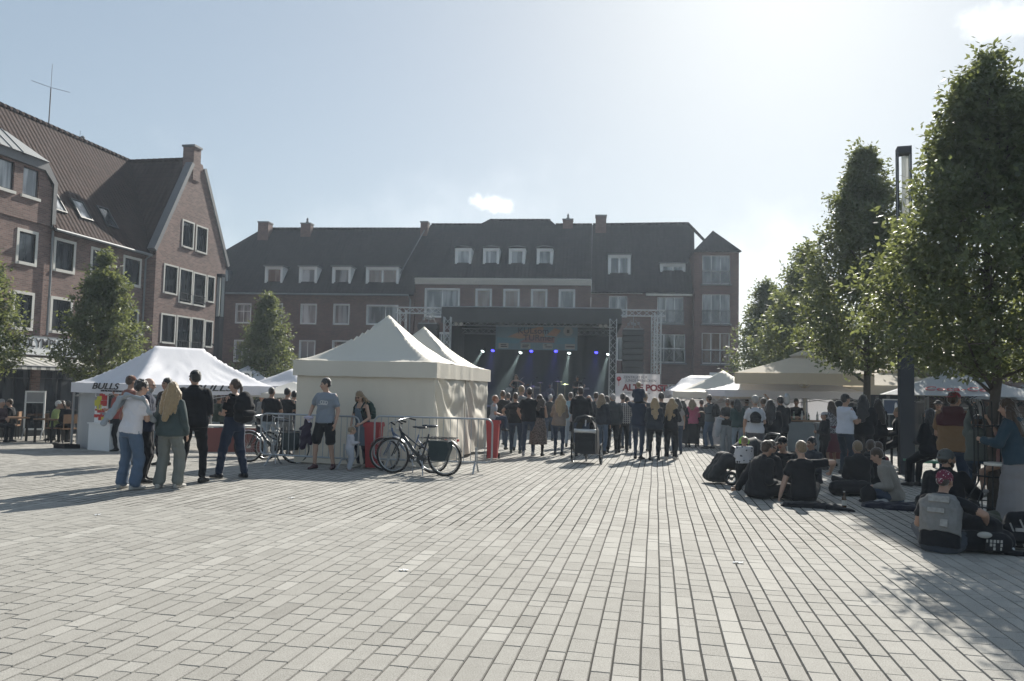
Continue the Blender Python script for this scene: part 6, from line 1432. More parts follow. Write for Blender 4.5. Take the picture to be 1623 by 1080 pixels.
for b in (((-.3,-.03,.3),(-.25,.03,1.6)),((.25,-.03,.3),(.3,.03,1.6)),((-.25,-.03,1.55),(.25,.03,1.6)),((-.25,-.03,.3),(.25,.03,.36)),((-.25,-.03,1.2),(.25,.03,1.23))): m.box(*b)
part('frame', m, FRAME_W, sc); m = MB(); m.box((-.25,-.01,.36),(.25,.01,1.2)); part('board', m, GL, sc); m = MB(); m.box((-.25,-.01,1.23),(.25,.01,1.55)); part('header', m, mat((.3,.3,.3), .6), sc); m = MB(); m.tube([(-.27,-.3,0),(-.27,0,.4),(-.27,.3,0)], .02); m.tube([(.27,-.3,0),(.27,0,.4),(.27,.3,0)], .02); part('stand', m, STEEL, sc)
def chair(label, p, rz, group='terrace chairs'):
    r = thing('chair', label, 'chair', p, rz, group)
    m = MB(); m.box((-.22,-.22,.43),(.22,.22,.47)); part('seat', m, WOOD, r); m = MB(); m.box((-.22,-.24,.62),(.22,-.21,.9)); m.tube([(-.2,-.22,.45),(-.2,-.24,.9)], .014); m.tube([(.2,-.22,.45),(.2,-.24,.9)], .014); part('backrest', m, WOOD, r)
    for x in (-.19,.19):
        for y in (-.19,.19): m = MB(); m.tube([(x,y,0),(x,y,.44)], .014, 6); part('leg', m, DARK, r)
    return r
# planters and dark hedge screen along the terrace
pl_ = thing('terrace_screen', 'low dark wind screen along the restaurant terrace', 'screen', GD(60, 26.5), 78); m = MB(); m.box((-4,-.02,.05),(3.6,.02,.9)); part('panel', m, mat((.03,.035,.04), .4, var=.3), pl_); m = MB()
for k in range(6): m.box((-4+1.5*k,-.04,0),(-3.94+1.5*k,.04,.95))
part('post', m, DARK, pl_)
sgn = thing('road_sign', 'small square white sign with a dark ring beside the slim tree', 'sign', GD(391, 30), 0); m = MB(); m.tube([(0,0,0),(0,0,2.55)], .03); part('pole', m, STEEL, sgn); m = MB(); m.box((-.2,-.03,2.15),(.2,-.01,2.55)); part('plate', m, WHITE, sgn); m = MB(); m.T = Matrix.Translation((0,-.035,2.35)); m.tube([(.12*math.cos(k*.3927),0,.12*math.sin(k*.3927)) for k in range(16)], .016, 5, closed=True); m.tube([(-.08,0,-.08),(.08,0,.08)], .014); part('symbol', m, INK, sgn)
# white fence banner below the marquee
fb = thing('fence_banner', 'pale cloth fence banner stretched behind the crowd right of the stage', 'banner', GD(1040, 35.5), 6); m = MB(); cloth_wall(m, (0,0,0), (6.8,0,0), .35, 1.7, 60, 8, .03, seed=3); part('cloth', m, mat((.60,.56,.54), .8, trans=.25, var=.08), fb, True); m = MB()
for k in range(4): m.tube([(2.25*k,.04,0),(2.25*k,.04,1.75)], .02)
part('post', m, GALV, fb)
fb = thing('fence_banner', 'dark screen with posters behind the drinks bar', 'screen', GD(1258, 29.5), 4); m = MB(); m.box((-1.6,0,.1),(4.4,.05,2.0)); part('panel', m, mat((.03,.04,.05), .8, var=.4), fb); m = MB()
for k in range(11): m.box((-.2+.4*k,-.02,.3),(-.08+.4*k,-.005,1.95))
part('slats', m, mat((.14,.15,.16), .6), fb)
mm = thing('menu_screen', 'blue-grey menu screen hanging below the white sunlit parasol', 'sign', D(1399, 646, 27), -5); m = MB(); m.box((-.0,-.02,-.25),(.95,.03,.3)); part('frame', m, WHITE, mm); m = MB(); m.box((.04,-.03,-.21),(.91,-.02,.26)); part('panel', m, mat((.06,.09,.16), .4, var=.5, scale=2), mm); m = MB(); m.tube([(.47,.0,-.2),(.47,0,-2.4+.2)], .03); part('pole', m, DARK, mm); m = MB(); m.ell((.42,-.04,.02), (.05,.01,.17), 10); part('picture', m, WHITE, mm)
st2 = thing('patio_heater', 'narrow pale pole heater standing at the drinks bar', 'heater', GD(1247, 23), 0); m = MB(); m.tube([(0,0,0),(0,0,1.5)], .03); m.lathe([(.18,0),(.18,.04)], 12); part('pole', m, TRIM, st2); m = MB(); m.lathe([(.05,1.5),(.09,1.56),(.1,1.75),(.06,1.85)], 12); part('burner', m, STEEL, st2)

for px, py, k in ((155,817,.02),(462,790,.02),(1170,893,.025),(640,905,.02)):
    q = thing('paper_scrap', ('small white paper scrap lying at the left in front of the group of five','tiny pale scrap on the paving before the tents','tiny pale scrap on the paving in the right foreground','tiny pale scrap on the paving in the middle foreground')[(155,462,1170,640).index(px)], 'litter', G(px, py), px % 90)
    m = MB(); m.grid(lambda u, v: (-k*2+4*k*u, -k+2*k*v, .004+.012*math.sin(u*5+v*3)**2), 5, 3); part('paper', m, WHITE, q)
K_ = (.012,.013,.016); NAVY = (.02,.028,.05); JEAN = (.09,.13,.19); DJ = (.035,.05,.08); LJ = (.22,.27,.32); GRY = (.16,.17,.18)
# ---- group of five at the left, seen from behind
p1 = person('man in white t-shirt and wide jeans with a pale jacket over his left shoulder', G(202, 776), -12, 1.70, 'm', ((.62,.60,.62), 't'), (JEAN, 'wide'), (.35,.34,.32), 'l', ('black', 'curly'), 1.0, (-.12,.30,1.14), (.02,.30,1.10), lean=7, tilt=3, head=(-25, 12), stance=.14, slouch=6, group=None)
k = p1['k']
cloth_bundle('pale blue-grey jacket hanging over the left shoulder of the man in white', p1['root'].location, [((-.20,-.02,1.40*k),(.06,-.12,1.46*k),.05,.06),((-.20,.02,1.38*k),(-.30,-.10,1.20*k),.06,.07),((-.30,-.10,1.20*k),(-.38,-.16,1.03*k),.075,.06),((-.14,-.12,1.40*k),(-.24,-.16,1.12*k),.055,.05),((.04,-.12,1.47*k),(.20,.02,1.40*k),.05,.045),((.20,.02,1.42*k),(.24,.10,1.20*k),.045,.04),((.24,.10,1.20*k),(.16,.26,1.08*k),.045,.06)], (.30,.33,.36), rz=-12, seed=2)
person('bald man in a dark navy jacket with grey hood, right of the man in white', G(226, 765), -62, 1.73, 'm', (NAVY, 'jacket'), (K_, 'jeans'), (.02,.02,.02), 'l', ('grey', 'bald'), 1.08, 'front', 'front', head=(-10, 6), stance=.12, collar=(.30,.31,.32), glasses=1, beard='grey')
person('woman with long wavy blond hair in a dark green jumper and wide grey-green trousers', G(266, 774), 4, 1.67, 'f', ((.055,.075,.075), 'loose'), ((.17,.18,.165), 'wide'), (.38,.36,.33), 'l', ('blond', 'wavy'), 1.05, 'relax', 'relax', sleeve='long', stance=.13, step=.12)
person('tall man in black with a black cap, second from right in the left-hand group', G(302, 766), 14, 1.87, 'm', (K_, 'jacket'), (K_, 'jeans'), (.02,.02,.02), 'm', ('black', 'short'), 1.1, 'front', 'front', head=(38, 0), cap=('cap', K_), stance=.15, step=.1)
person('man in dark green t-shirt and light jeans at the right end of the ridge tent', G(343, 713), -15, 1.66, 'm', ((.035,.055,.045), 't'), (LJ, 'jeans'), (.05,.05,.05), 'm', ('brown', 'short'), 1.0, 'hip', (.35,.30,1.10), head=(10,0), stance=.14)
p6 = person('woman in black with a ponytail and a big black backpack, looking left', G(367, 758), 72, 1.75, 'f', (K_, 'tight'), ((.02,.03,.055), 'loose'), (.015,.015,.018), 'l', ('brown', 'pony'), 1.06, (-.02,.20,1.24), 'relax', head=(8, 0), stance=.17, step=-.25)
backpack(p6, 'big black backpack worn by the woman with the ponytail', K_, (.34,.22,.56))
person('man with reddish-brown cap behind the man in white', GD(207, 15.2), -20, 1.80, 'm', ((.22,.09,.07), 't'), (DJ, 'jeans'), hair=('brown', 'short'), L='front', R='front', cap=('cap', (.16,.07,.05)))
person('person in a dusky red shirt inside the white ridge tent beside the poster', GD(187, 20.3), 150, 1.72, 'm', ((.30,.08,.07), 't'), (K_, 'jeans'), hair=('dark', 'short'), L='front', R='down', sk='r')
person('person with dark hair hidden behind the long-haired woman', GD(266, 15.4), 160, 1.78, 'm', (K_, 'hoodie'), (K_, 'jeans'), hair=('black', 'short'), L='front', R='front')
person('vendor with dark hair and a pale scarf inside the white ridge tent', GD(361, 22.5), 175, 1.68, 'f', ((.05,.07,.06), 't'), (K_, 'jeans'), hair=('dark', 'bob'), L='front', R='front', collar=(.45,.45,.46))
# ---- terrace guests
GT = 'guests seated on the restaurant terrace'
for px, dd, fc, lab, tc_, hr, cp_ in ((91, 24.4, -60, 'white-haired guest in a yellow-green shirt seated on the terrace', (.30,.36,.14), ('white','short'), None), (112, 24.2, 60, 'guest in dark clothes seated opposite the yellow-green shirt', K_, ('dark','short'), None), (2, 23.6, -90, 'guest in a dark jacket seated at the left edge of the view', (.06,.04,.045), ('grey','short'), None), (104, 25.6, 170, 'guest in black seated behind the yellow-green shirt', K_, ('brown','long'), None), (22, 25.4, 120, 'guest in black at the rear table near the left edge', K_, ('brown','short'), None)):
    p = GD(px, dd); person(lab, p, fc, 1.72, 'm', (tc_, 'long'), (K_, 'jeans'), hair=hr, pose='seat', L='lap', R='front', slouch=12, group=GT)
    chair('dark terrace chair of the %s' % ' '.join(lab.replace(' seated', '').split()[:10]), p, fc, 'terrace chairs')
# ---- behind the barrier
person('man in a black t-shirt seen from behind, at the end of the left barrier', GD(431, 19.2), 5, 1.78, 'm', (K_, 't'), (LJ, 'jeans'), hair=('dark', 'buzz'), L='front', R='hold', build=1.12)
person('dark-haired person in black at the beige tent corner, one strap across the back', GD(456, 20.2), -10, 1.80, 'm', (K_, 'tight'), (GRY, 'jeans'), hair=('black', 'short'), L='hold', R='hold', sk='m')
person('second dark-haired person in black against the edge of the beige tent', GD(467, 21), 30, 1.76, 'm', (NAVY, 't'), (K_, 'jeans'), hair=('black', 'short'), L='front', R='front')
person('grey-haired person far behind the left barrier', GD(417, 26), 160, 1.72, 'm', (GRY, 'long'), (K_, 'jeans'), hair=('grey', 'short'), L='down', R='down')
# ---- family in front of the beige tent
pm = person('man in a grey t-shirt and black shorts holding children\'s clothes before the beige tent', G(513, 744), 178, 1.86, 'm', ((.20,.23,.27), 't'), (K_, 'shorts'), (.07,.025,.03), 'l', ('black', 'short'), 1.02, 'relax', (.30,.08,.98), head=(-48, 6), stance=.16, step=.12)
m = MB(); lg = thing('shirt_print', 'white script print on the chest of the grey t-shirt', 'print', pm['root'].location, 178); bpy.data.objects.remove(lg)
cx = pm['sp'](.33)+pm['Y']*.148
for q in range(3): m.tube([cx+Vector((-.075+.05*q+.03*math.cos(a), .002, .03*math.sin(a)+.004*q)) for a in [j*math.pi/6 for j in range(12)]], .007, 5, closed=True)
m.tube([cx+Vector((-.10,.0,-.045)), cx+Vector((.10,.0,-.035))], .006, 5)
part('shirt_print', m, mat((.6,.6,.6), .8), pm['root'])
hw_ = to_world(pm['root'], (.31,.13,.90))
cloth_bundle('bundle of dark children\'s jackets in the right hand of the man in shorts', hw_, [((0,0,.10),(.02,.0,-.02),.06,.08),((.0,0,-.02),(.05,.02,-.22),.09,.10),((.05,.02,-.2),(.09,.02,-.46),.10,.075),((.0,.0,-.1),(-.06,.0,-.38),.06,.05),((.03,0,-.02),(.15,.0,-.10),.05,.035)], (.03,.022,.04), rz=178, seed=4)
cloth_bundle('crumpled lilac-white cap on top of the dark bundle', hw_+Vector((0,0,.13)), [((-.04,0,0),(.05,0,0),.065,.055),((.0,.02,-.01),(-.05,.05,-.09),.04,.03)], (.42,.40,.50), rz=178, seed=5, name='sun_cap', cat='cap')
DEN = (.13,.17,.21)
pw = person('woman in a denim dungaree dress and sunglasses stroking the toddler\'s head', G(573, 742), 162, 1.64, 'f', (K_, 'tank'), (DEN, 'dress'), (.40,.37,.32), 'l', ('fair', 'bob'), 1.0, (-.17,.30,.98,(-.6,-.3,-.8)), (.06,.34,.92,(.6,-.3,-.8)), lean=7, slouch=8, head=(4, 26), glasses=1, stance=.09, extra={'len': .42, 'flare': .05, 'tights': (.015,.018,.035)})
m = Body(); sp_w = pw['sp']
m.cap(sp_w(.14)+pw['Y']*.112, sp_w(.36)+pw['Y']*.138, .105, .085, 10, .22, pw['X']); 
for s in (-1, 1): m.cap(sp_w(.38)+pw['Y']*.125+pw['X']*.065*s, sp_w(.50)+pw['X']*.09*s+pw['Y']*.03, .02, .018, 8, .5, pw['X'])
job(m, 'dungaree_bib', [cloth(DEN)], pw['root'], .011, 1, .002, 0, 3)
backpack(pw, 'dark green rucksack worn by the woman in denim', (.02,.05,.045), (.32,.18,.42))
person('toddler in pale clothes standing at the woman\'s knees, back to the viewer', G(553, 746), -62, .86, 'm', ((.42,.42,.46), 'long'), ((.36,.38,.42), 'loose'), (.25,.2,.18), 'l', ('fair', 'short'), 1.3, 'front', 'front', head=(0, 8), stance=.16, lean=3)
# ---- audience before the stage
A = 'audience standing in front of the stage'
def aud(label, at, face, h, sex, top, bottom, hair, **k):
    q = random.Random(label); k.setdefault('tilt', q.uniform(-3.5, 3.5)); k.setdefault('slouch', q.uniform(-2, 9)); k.setdefault('twist', q.uniform(-14, 14)); k.setdefault('step', q.uniform(-.16, .16)); k.setdefault('head', (q.uniform(-25, 25), q.uniform(-6, 8)))
    return person(label, at, face, h, sex, top, bottom, hair=hair, group=A, **k)
bp_ = GD(783, 19.4)
aud('small red-haired boy in a pale blue shirt sitting on the red bin', bp_, -72, 1.22, 'm', ((.26,.28,.32), 't'), (DJ, 'jeans'), ('red', 'short'), pose='seat', seatz=0, z=.97, L='lap', R='lap', feet=[(-.1,.40,-.30,Vector((0,1,1)),Vector((0,1,-.1))),(.1,.40,-.30,Vector((0,1,1)),Vector((0,1,-.1)))], slouch=8, sk='r')
aud('broad man in a black t-shirt and jeans beside the boy on the bin', G(817, 719), 4, 1.74, 'm', (K_, 't'), (DJ, 'jeans'), ('brown', 'short'), build=1.22, L=(-.38,.10,1.12,(-.4,-.8,-.2)), R='hold', stance=.13, head=(15,0), shoes=(.03,.04,.03))
aud('dark-clad spectator whose head shows above the red-haired boy', GD(797, 23.5), 0, 1.84, 'm', (K_, 'long'), (DJ, 'jeans'), ('brown', 'short'))
aud('grey-haired spectator behind the broad man', GD(824, 23), 0, 1.98, 'm', (GRY, 't'), (LJ, 'jeans'), ('fair', 'short'))
aud('man in black t-shirt between the broad man and the woman in a tank top', GD(839, 20.6), 0, 1.86, 'm', (K_, 't'), (DJ, 'slim'), ('dark', 'short'), L='pocket', R='hold', shoes=(.3,.3,.3))
pt = aud('woman in a black tank top and long brown patterned skirt with curly shoulder-length hair', G(852, 723), 2, 1.68, 'f', (K_, 'tank'), (K_, 'skirt'), ('brown', 'big'), L='front', R='front', build=1.1, botmat=pattern_mat('noise', (.06,.045,.04), (.16,.12,.10), 34), extra={'len': .60, 'flare': .07, 'tights': (.02,.018,.018)}, shoes=(.02,.02,.02), stance=.13)
pb = aud('woman with very long blond hair in a taupe blouse and jeans', G(885, 722), -6, 1.69, 'f', ((.22,.18,.15), 'loose'), (DJ, 'slim'), ('blond', 'wavy'), L='front', R='front', head=(25,0), stance=.10, sleeve='rolled')
aud('man in a light blue shirt further back, right of the long-haired blonde', GD(905, 25), 0, 1.80, 'm', ((.20,.30,.36), 't'), (LJ, 'jeans'), ('brown', 'short'))
aud('big man in black with a dark cap, just left of the child trailer', GD(922, 20.6), 4, 1.88, 'm', (K_, 'jacket'), (DJ, 'jeans'), ('dark', 'short'), build=1.18, cap=('cap', (.02,.022,.03)), L='hold', R='hold', head=(12,0))
aud('man in dark grey behind the child trailer', GD(943, 22.3), 0, 1.78, 'm', ((.04,.045,.05), 't'), (K_, 'jeans'), ('brown', 'buzz'))
aud('woman with brown hair and a dark cardigan right of the child trailer', GD(955, 21.6), -20, 1.72, 'f', ((.03,.035,.045), 'jacket'), (JEAN, 'jeans'), ('fair', 'bob'), L='front', R='down')
aud('stout man in charcoal in front of the right truss', GD(971, 22), 10, 1.74, 'm', ((.05,.055,.06), 'jacket'), (K_, 'jeans'), ('grey', 'buzz'), build=1.2)
aud('spectator in black with a dark hood left of the right truss', GD(962, 25), 0, 1.70, 'f', (K_, 'hoodie'), (K_, 'jeans'), ('dark', 'long'))
PLAID = pattern_mat('plaid', (.05,.045,.05), (.42,.40,.38), 17)
aud('man in a black and white plaid shirt beside the father carrying a child', G(987, 718), 2, 1.76, 'm', (K_, 'loose'), (K_, 'jeans'), ('dark', 'short'), topmat=PLAID, L='front', R='front', sleeve='long')
pf = aud('father in a navy t-shirt and jeans carrying a child on his shoulders', G(1011, 728), -22, 1.76, 'm', (NAVY, 't'), (DJ, 'slim'), ('fair', 'short'), L=(-.14,.20,1.50,(-1,-.2,-.3)), R=(.06,.30,1.22), build=1.05, beard='fair', head=(-30,0))
kp = pf['root'].location
aud('small child in dark clothes riding on the father\'s shoulders', Vector(kp)+Vector((-.0,0,0)), -8, 1.02, 'm', (NAVY, 'long'), (K_, 'jeans'), ('fair', 'short'), pose='seat', seatz=0, z=1.47, L='front', R='front', feet=[(-.16,.30,-.42,Vector((-.2,1,.8)),Vector((0,1,-.3))),(.16,.30,-.42,Vector((.2,1,.8)),Vector((0,1,-.3)))], slouch=14, head=(20,5))
aud('blond woman in a wide dark blue poncho and black leggings', G(1037, 730), -2, 1.64, 'f', ((.018,.024,.034), 'loose'), (K_, 'slim'), ('blond', 'long'), build=1.2, L='front', R='front', sleeve='long', shoes=K_)
aud('person in dark clothes and jeans between the two blond women', GD(1050, 21.5), -5, 1.80, 'm', (K_, 'long'), (DJ, 'jeans'), ('dark', 'short'), L='hold', R='front')
aud('woman with waist-length blond hair in black, right of the poncho', G(1063, 729), -18, 1.64, 'f', (K_, 'long'), (K_, 'loose'), ('blond', 'wavy'), build=1.05, L='front', R='front', shoes=(.45,.40,.36))
aud('woman in a long black dress left of the pink jacket', GD(1083, 26), 5, 1.62, 'f', (K_, 'long'), (K_, 'skirt'), ('dark', 'bob'), extra={'len': .78, 'flare': .05})
pk = aud('woman in a pink jacket and long black skirt', GD(1098, 26), 10, 1.68, 'f', ((.42,.10,.16), 'jacket'), (K_, 'skirt'), ('fair', 'bob'), extra={'len': .78, 'flare': .06}, L='down', R='front')
aud('dark-haired person in black with a shoulder bag, behind the man in the grey t-shirt', GD(1112, 26.5), 0, 1.66, 'm', (K_, 'long'), (K_, 'jeans'), ('dark', 'short'))
pg = aud('man in a grey t-shirt and jeans with folded arms, facing left', GD(1125, 25.5), 60, 1.82, 'm', ((.09,.11,.12), 't'), (JEAN, 'jeans'), ('dark', 'short'), L='cross', R='cross', sk='m', build=1.05)
backpack(pg, 'black rucksack of the man with folded arms', K_, (.30,.2,.44))
pj = aud('woman in black top and pale wide jeans with a jacket over her arm', GD(1152, 23.5), 170, 1.70, 'f', (K_, 't'), ((.25,.27,.28), 'wide'), ('dark', 'pony'), glasses=1, L='front', R='front', sk='m')
cloth_bundle('pale grey-blue jacket hanging over the forearm of the woman in wide jeans', to_world(pj['root'], (.20,.2,1.0)), [((0,0,.05),(-.1,.02,.04),.06,.06),((0,0,.02),(.04,.02,-.30),.08,.10),((.04,.02,-.3),(.06,.0,-.48),.10,.06)], (.32,.34,.37), rz=170, seed=9)
aud('woman with dark hair in a teal top and light jeans, right of the wide jeans', GD(1170, 23), 8, 1.68, 'f', ((.02,.05,.05), 'jacket'), (LJ, 'jeans'), ('black', 'bob'), L='front', R='front')
aud('person in dark red seen between the two women near the stall tent', GD(1163, 27), 0, 1.66, 'm', ((.14,.03,.03), 't'), (K_, 'jeans'), ('brown', 'short'))
for px, dd, h_, sx, tc_, hr, lab in ((806,26,1.80,'m',(.10,.05,.05),('dark','short'),'spectator in a dull brown t-shirt deep in the crowd, above the boy on the bin'),
    (872,29,1.78,'m',K_,('grey','short'),'grey-haired spectator in black furthest back at stage centre'),
    (913,23.5,1.70,'f',(.22,.20,.20),('brown','pony'),'ponytailed spectator in light grey left of the big man with the cap'),(934,26,1.70,'f',(.12,.03,.03),('red','bob'),'red-haired spectator in wine red above the child trailer'),
    (994,24.5,1.70,'f',(.09,.10,.12),('dark','long'),'long-haired spectator in grey-blue behind the plaid shirt'),(1022,23.5,1.80,'m',(.06,.06,.065),('fair','short'),'fair-haired man in dark grey right of the father'),
    (1074,22.5,1.66,'f',(.30,.28,.27),('dark','bob'),'woman in a pale patterned dress right of the waist-length hair'),(1140,28,1.74,'m',(.05,.05,.06),('dark','short'),'man in dark grey behind the folded-arms man and the wide jeans'),(1183,27,1.74,'m',(.20,.22,.24),('brown','short'),'man in pale grey under the edge of the stall tent')):
    aud(lab, GD(px, dd), random.Random(px).uniform(-25, 25), h_, sx, (tc_, 't'), (K_ if px % 2 else DJ, 'jeans'), hr, L=('front','hold','relax')[px % 3], R=('relax','front','phone')[px % 3], head=(random.Random(px+1).uniform(-35,35), 0))
pr = person('woman in a white t-shirt with a big grey hair scarf and a small black rucksack', GD(1197, 17.2), -4, 1.72, 'f', ((.45,.46,.49), 't'), ((.06,.06,.07), 'shorts'), hair=('grey', 'short'), cap=('band', (.30,.29,.27)), L='relax', R='front', build=1.08)
backpack(pr, 'small black rucksack on the white t-shirt', K_, (.24,.12,.26))
person('heavy person in black just right of the white t-shirt, seen from behind', GD(1221, 17.4), -8, 1.64, 'm', (K_, 'loose'), (K_, 'loose'), hair=('black', 'long'), L='front', R='front', build=1.3, sleeve='long')
person('tall person in black with a cap beside the drinks bar', GD(1237, 19), 10, 1.74, 'm', (K_, 'jacket'), (K_, 'jeans'), hair=('black', 'short'), cap=('cap', K_), L='front', R='front')
person('man in dark clothes reaching up to the stall tent', GD(1210, 22), 8, 1.72, 'm', ((.05,.035,.035), 't'), (K_, 'jeans'), hair=('brown', 'short'), L='front', R='up')
person('bartender in a dark shirt behind the bar counter', GD(1262, 24.6), 175, 1.76, 'm', (K_, 't'), (K_, 'jeans'), hair=('dark', 'short'), L='front', R='front')
# ---- round the lamp column
person('man in white t-shirt and black cap, left of the tall tree trunk', GD(1339, 17.0), -62, 1.80, 'm', ((.50,.52,.58), 't'), ((.02,.03,.045), 'jeans'), hair=('black', 'short'), cap=('cap', K_), L='hold', R='hold', build=1.15, head=(0,0))
person('woman in a black and white patterned top and dark red skirt', GD(1318, 19.2), 30, 1.66, 'f', (K_, 't'), ((.10,.03,.04), 'skirt'), hair=('brown', 'bob'), topmat=pattern_mat('noise', (.03,.03,.04), (.4,.4,.42), 45), L='front', R='hold', extra={'len': .55, 'flare': .08})
person('child with a white-topped cap at the red-sided table', GD(1307, 18.2), 100, 1.38, 'm', (K_, 'hoodie'), (K_, 'jeans'), hair=('dark', 'short'), cap=('cap', (.35,.35,.36)), L='front', R='front')
person('person in black standing close to the tall tree trunk, left side', GD(1368, 17.2), -20, 1.80, 'm', (K_, 'jacket'), (K_, 'jeans'), hair=('black', 'long'), L='front', R='front', build=1.1)
person('person in black standing close to the tall tree trunk, right side', GD(1392, 17.8), 20, 1.72, 'f', (K_, 'jacket'), (K_, 'loose'), hair=('dark', 'long'), L='front', R='front', build=1.15)
person('fair-haired person in a dark jacket seated left of the lamp column', GD(1424, 18.6), 80, 1.76, 'm', (K_, 'jacket'), (K_, 'jeans'), hair=('fair', 'short'), pose='seat', L='lap', R='front', seatz=.62)
person('woman with long black hair seated right of the lamp column', GD(1474, 14.3), 30, 1.72, 'f', (K_, 'jacket'), (K_, 'jeans'), hair=('black', 'long'), pose='seat', seatz=.62, L='lap', R='lap', build=1.15)
person('man in a pale-topped black hat behind the woman with long black hair', GD(1487, 19.6), 170, 1.74, 'm', ((.06,.06,.065), 'long'), (K_, 'jeans'), hair=('dark', 'short'), cap=('hat', (.05,.05,.055)), L='front', R='front', sk='m')
# ---- at the tree guard
CB = None
pc = person('man in a maroon cap and tan colour-block hoodie with black sleeves at the tree guard', GD(1511, 11.3), -22, 1.78, 'm', ((.20,.13,.075), 'hoodie'), (DJ, 'jeans'), hair=('brown', 'short'), cap=('backcap', (.20,.025,.035)), L='front', R=(.24,.30,1.12), sleeve='short', head=(-30, 6), build=1.12)
m = Body(); s0, s1 = pc['sp'](.36), pc['sp'](.475); m.loft([(pc['sp'](t), pc['X'], pc['Y'], rx, ry, rb) for t, rx, ry, rb in ((.30,.232,.150,.150),(.40,.236,.152,.155),(.46,.225,.135,.145),(.51,.15,.10,.11))]); m.cap(pc['sp'](.52)-pc['Y']*.10-pc['X']*.08, pc['sp'](.52)-pc['Y']*.10+pc['X']*.08, .07, .07)
job(m, 'hoodie_yoke', [cloth((.07,.03,.035))], pc['root'], .0115, 2, .004, 0, 8)
tgp = GD(1573, 10.2)
person('child in grey-blue cap sitting on the tree guard and reaching up the trunk', GD(1549, 10.35), -28, 1.22, 'm', ((.10,.115,.105), 'hoodie'), ((.05,.08,.12), 'jeans'), (.35,.33,.3), 'm', ('brown', 'short'), 1.1, (-.02,.34,1.62+.2), (.16,.36,1.60+.2), pose='seat', seatz=0, z=.80, feet=[(-.14,.16,-.62,Vector((0,1,.4)),Vector((-.3,1,-.5))),(.10,.30,-.35,Vector((0,1,.8)),Vector((0,1,-.2)))], cap=('cap', (.12,.15,.18)), head=(0,-4), near=.0105)
person('small child in a dusky pink dress with bare legs held at the tree guard', GD(1590, 10.1), 58, 1.05, 'f', ((.30,.17,.16), 't'), ((.28,.16,.15), 'bare'), (.35,.34,.33), 'l', ('brown', 'bob'), 1.1, (-.1,.34,1.2), (.12,.34,1.15), pose='seat', seatz=0, z=.78, feet=[(-.1,.34,-.55,Vector((0,1,.5)),Vector((0,1,-.4))),(.14,.28,-.62,Vector((0,1,.5)),Vector((0,1,-.4)))], near=.0105)
person('brown-haired woman in dark teal hoodie and long grey skirt at the right edge', GD(1609, 9.75), 52, 1.70, 'f', ((.03,.055,.075), 'hoodie'), ((.20,.195,.20), 'skirt'), (.42,.40,.38), 'l', ('brown', 'wavy'), 1.15, (-.16,.34,1.16), 'front', lean=6, head=(10,10), extra={'len': .78, 'flare': .10})
# ---- people sitting on the ground
td_ = person('toddler with bright green ear defenders and a white spotted top', GD(1180, 13.6), 10, .90, 'm', (K_, 'long'), (K_, 'loose'), hair=('fair', 'short'), sk='l', build=1.3, L='front', R='front', topmat=pattern_mat('spots', (.45,.45,.47), (.05,.05,.06), 16))
ear = thing('ear_defenders', 'bright green ear defenders on the toddler\'s head', 'ear defenders', td_['root'].location, 10); EP = lambda *a: td_['S'] @ (td_['hpnt'](*a)/td_['k'])
for s in (-1, 1):
    m = MB(); m.ell(EP(s*.085, 0, 0), (.024,.036,.042), 12); part('ear_cup', m, mat((.28,.60,.05), .5), ear, True)
m = MB(); m.tube([EP(.09*math.cos(a), 0, .01+.125*math.sin(a)) for a in [j*math.pi/8 for j in range(9)]], .009, 6); part('headband', m, mat((.28,.60,.05), .5), ear, True)
SG = 'people sitting on the paving'
def sit(label, at, face, h=1.75, **k): k.setdefault('pose', 'cross'); return person(label, at, face, h, group=SG, **k)
sit('man in black with a flat cap sitting cross-legged, nearest the pram', GD(1200, 12.3), -62, 1.78, top=(K_, 'jacket'), bottom=(K_, 'loose'), hair=('brown', 'short'), cap=('cap', (.05,.04,.03)), L=(-.26,-.22,.06,(-.3,-1,.2),(-.2,-.95,-.1)), R='lap', lean=8, slouch=14, head=(8,8), build=1.05)
sit('man in black with a dark cap sitting and facing the viewer', GD(1243, 13.9), 158, 1.78, top=(K_, 'long'), bottom=(K_, 'loose'), hair=('dark', 'short'), cap=('cap', K_), L='lap', R='lap', slouch=16, head=(-20,4), sk='m')
sit('grey-blond man in black t-shirt sitting back to the viewer, propped on one hand', GD(1273, 12.0), 6, 1.80, top=(K_, 't'), bottom=(K_, 'loose'), hair=('fair', 'short'), L=(-.36,-.04,.06,(-.6,-.8,.2),(-.3,-.5,-.6)), R=(.46,.16,.46,(.9,-.3,.1)), lean=4, slouch=8, sk='l', head=(12,4), build=1.05, shoes=(.3,.29,.27))
sit('dark-haired person sitting behind the grey-blond man', GD(1287, 14.6), 120, 1.72, top=((.03,.035,.045), 'jacket'), bottom=(K_, 'jeans'), hair=('black', 'short'), L='lap', R='lap', pose='kneeup')
sit('woman in black lying back between the two capped men', GD(1222, 13.4), -60, 1.68, sex='f', top=(K_, 'jacket'), bottom=(K_, 'jeans'), hair=('brown', 'pony'), L='lap', R='lap', pose='kneeup')
sit('light-brown-haired person in the dark huddle under the tall tree, left one', GD(1361, 13.4), 10, 1.72, top=(K_, 'jacket'), bottom=(K_, 'jeans'), hair=('fair', 'short'), L='lap', R='lap', slouch=10)
sit('brown-haired person in the dark huddle under the tall tree, middle one', GD(1379, 13.7), -20, 1.74, top=(K_, 'hoodie'), bottom=(K_, 'jeans'), hair=('brown', 'short'), L='lap', R='lap', slouch=10)
sit('person in a dull red top in the dark huddle under the tall tree, right one', GD(1397, 14.0), 40, 1.66, top=((.16,.04,.05), 'long'), bottom=(K_, 'jeans'), hair=('brown', 'short'), L='lap', R='lap', slouch=14)
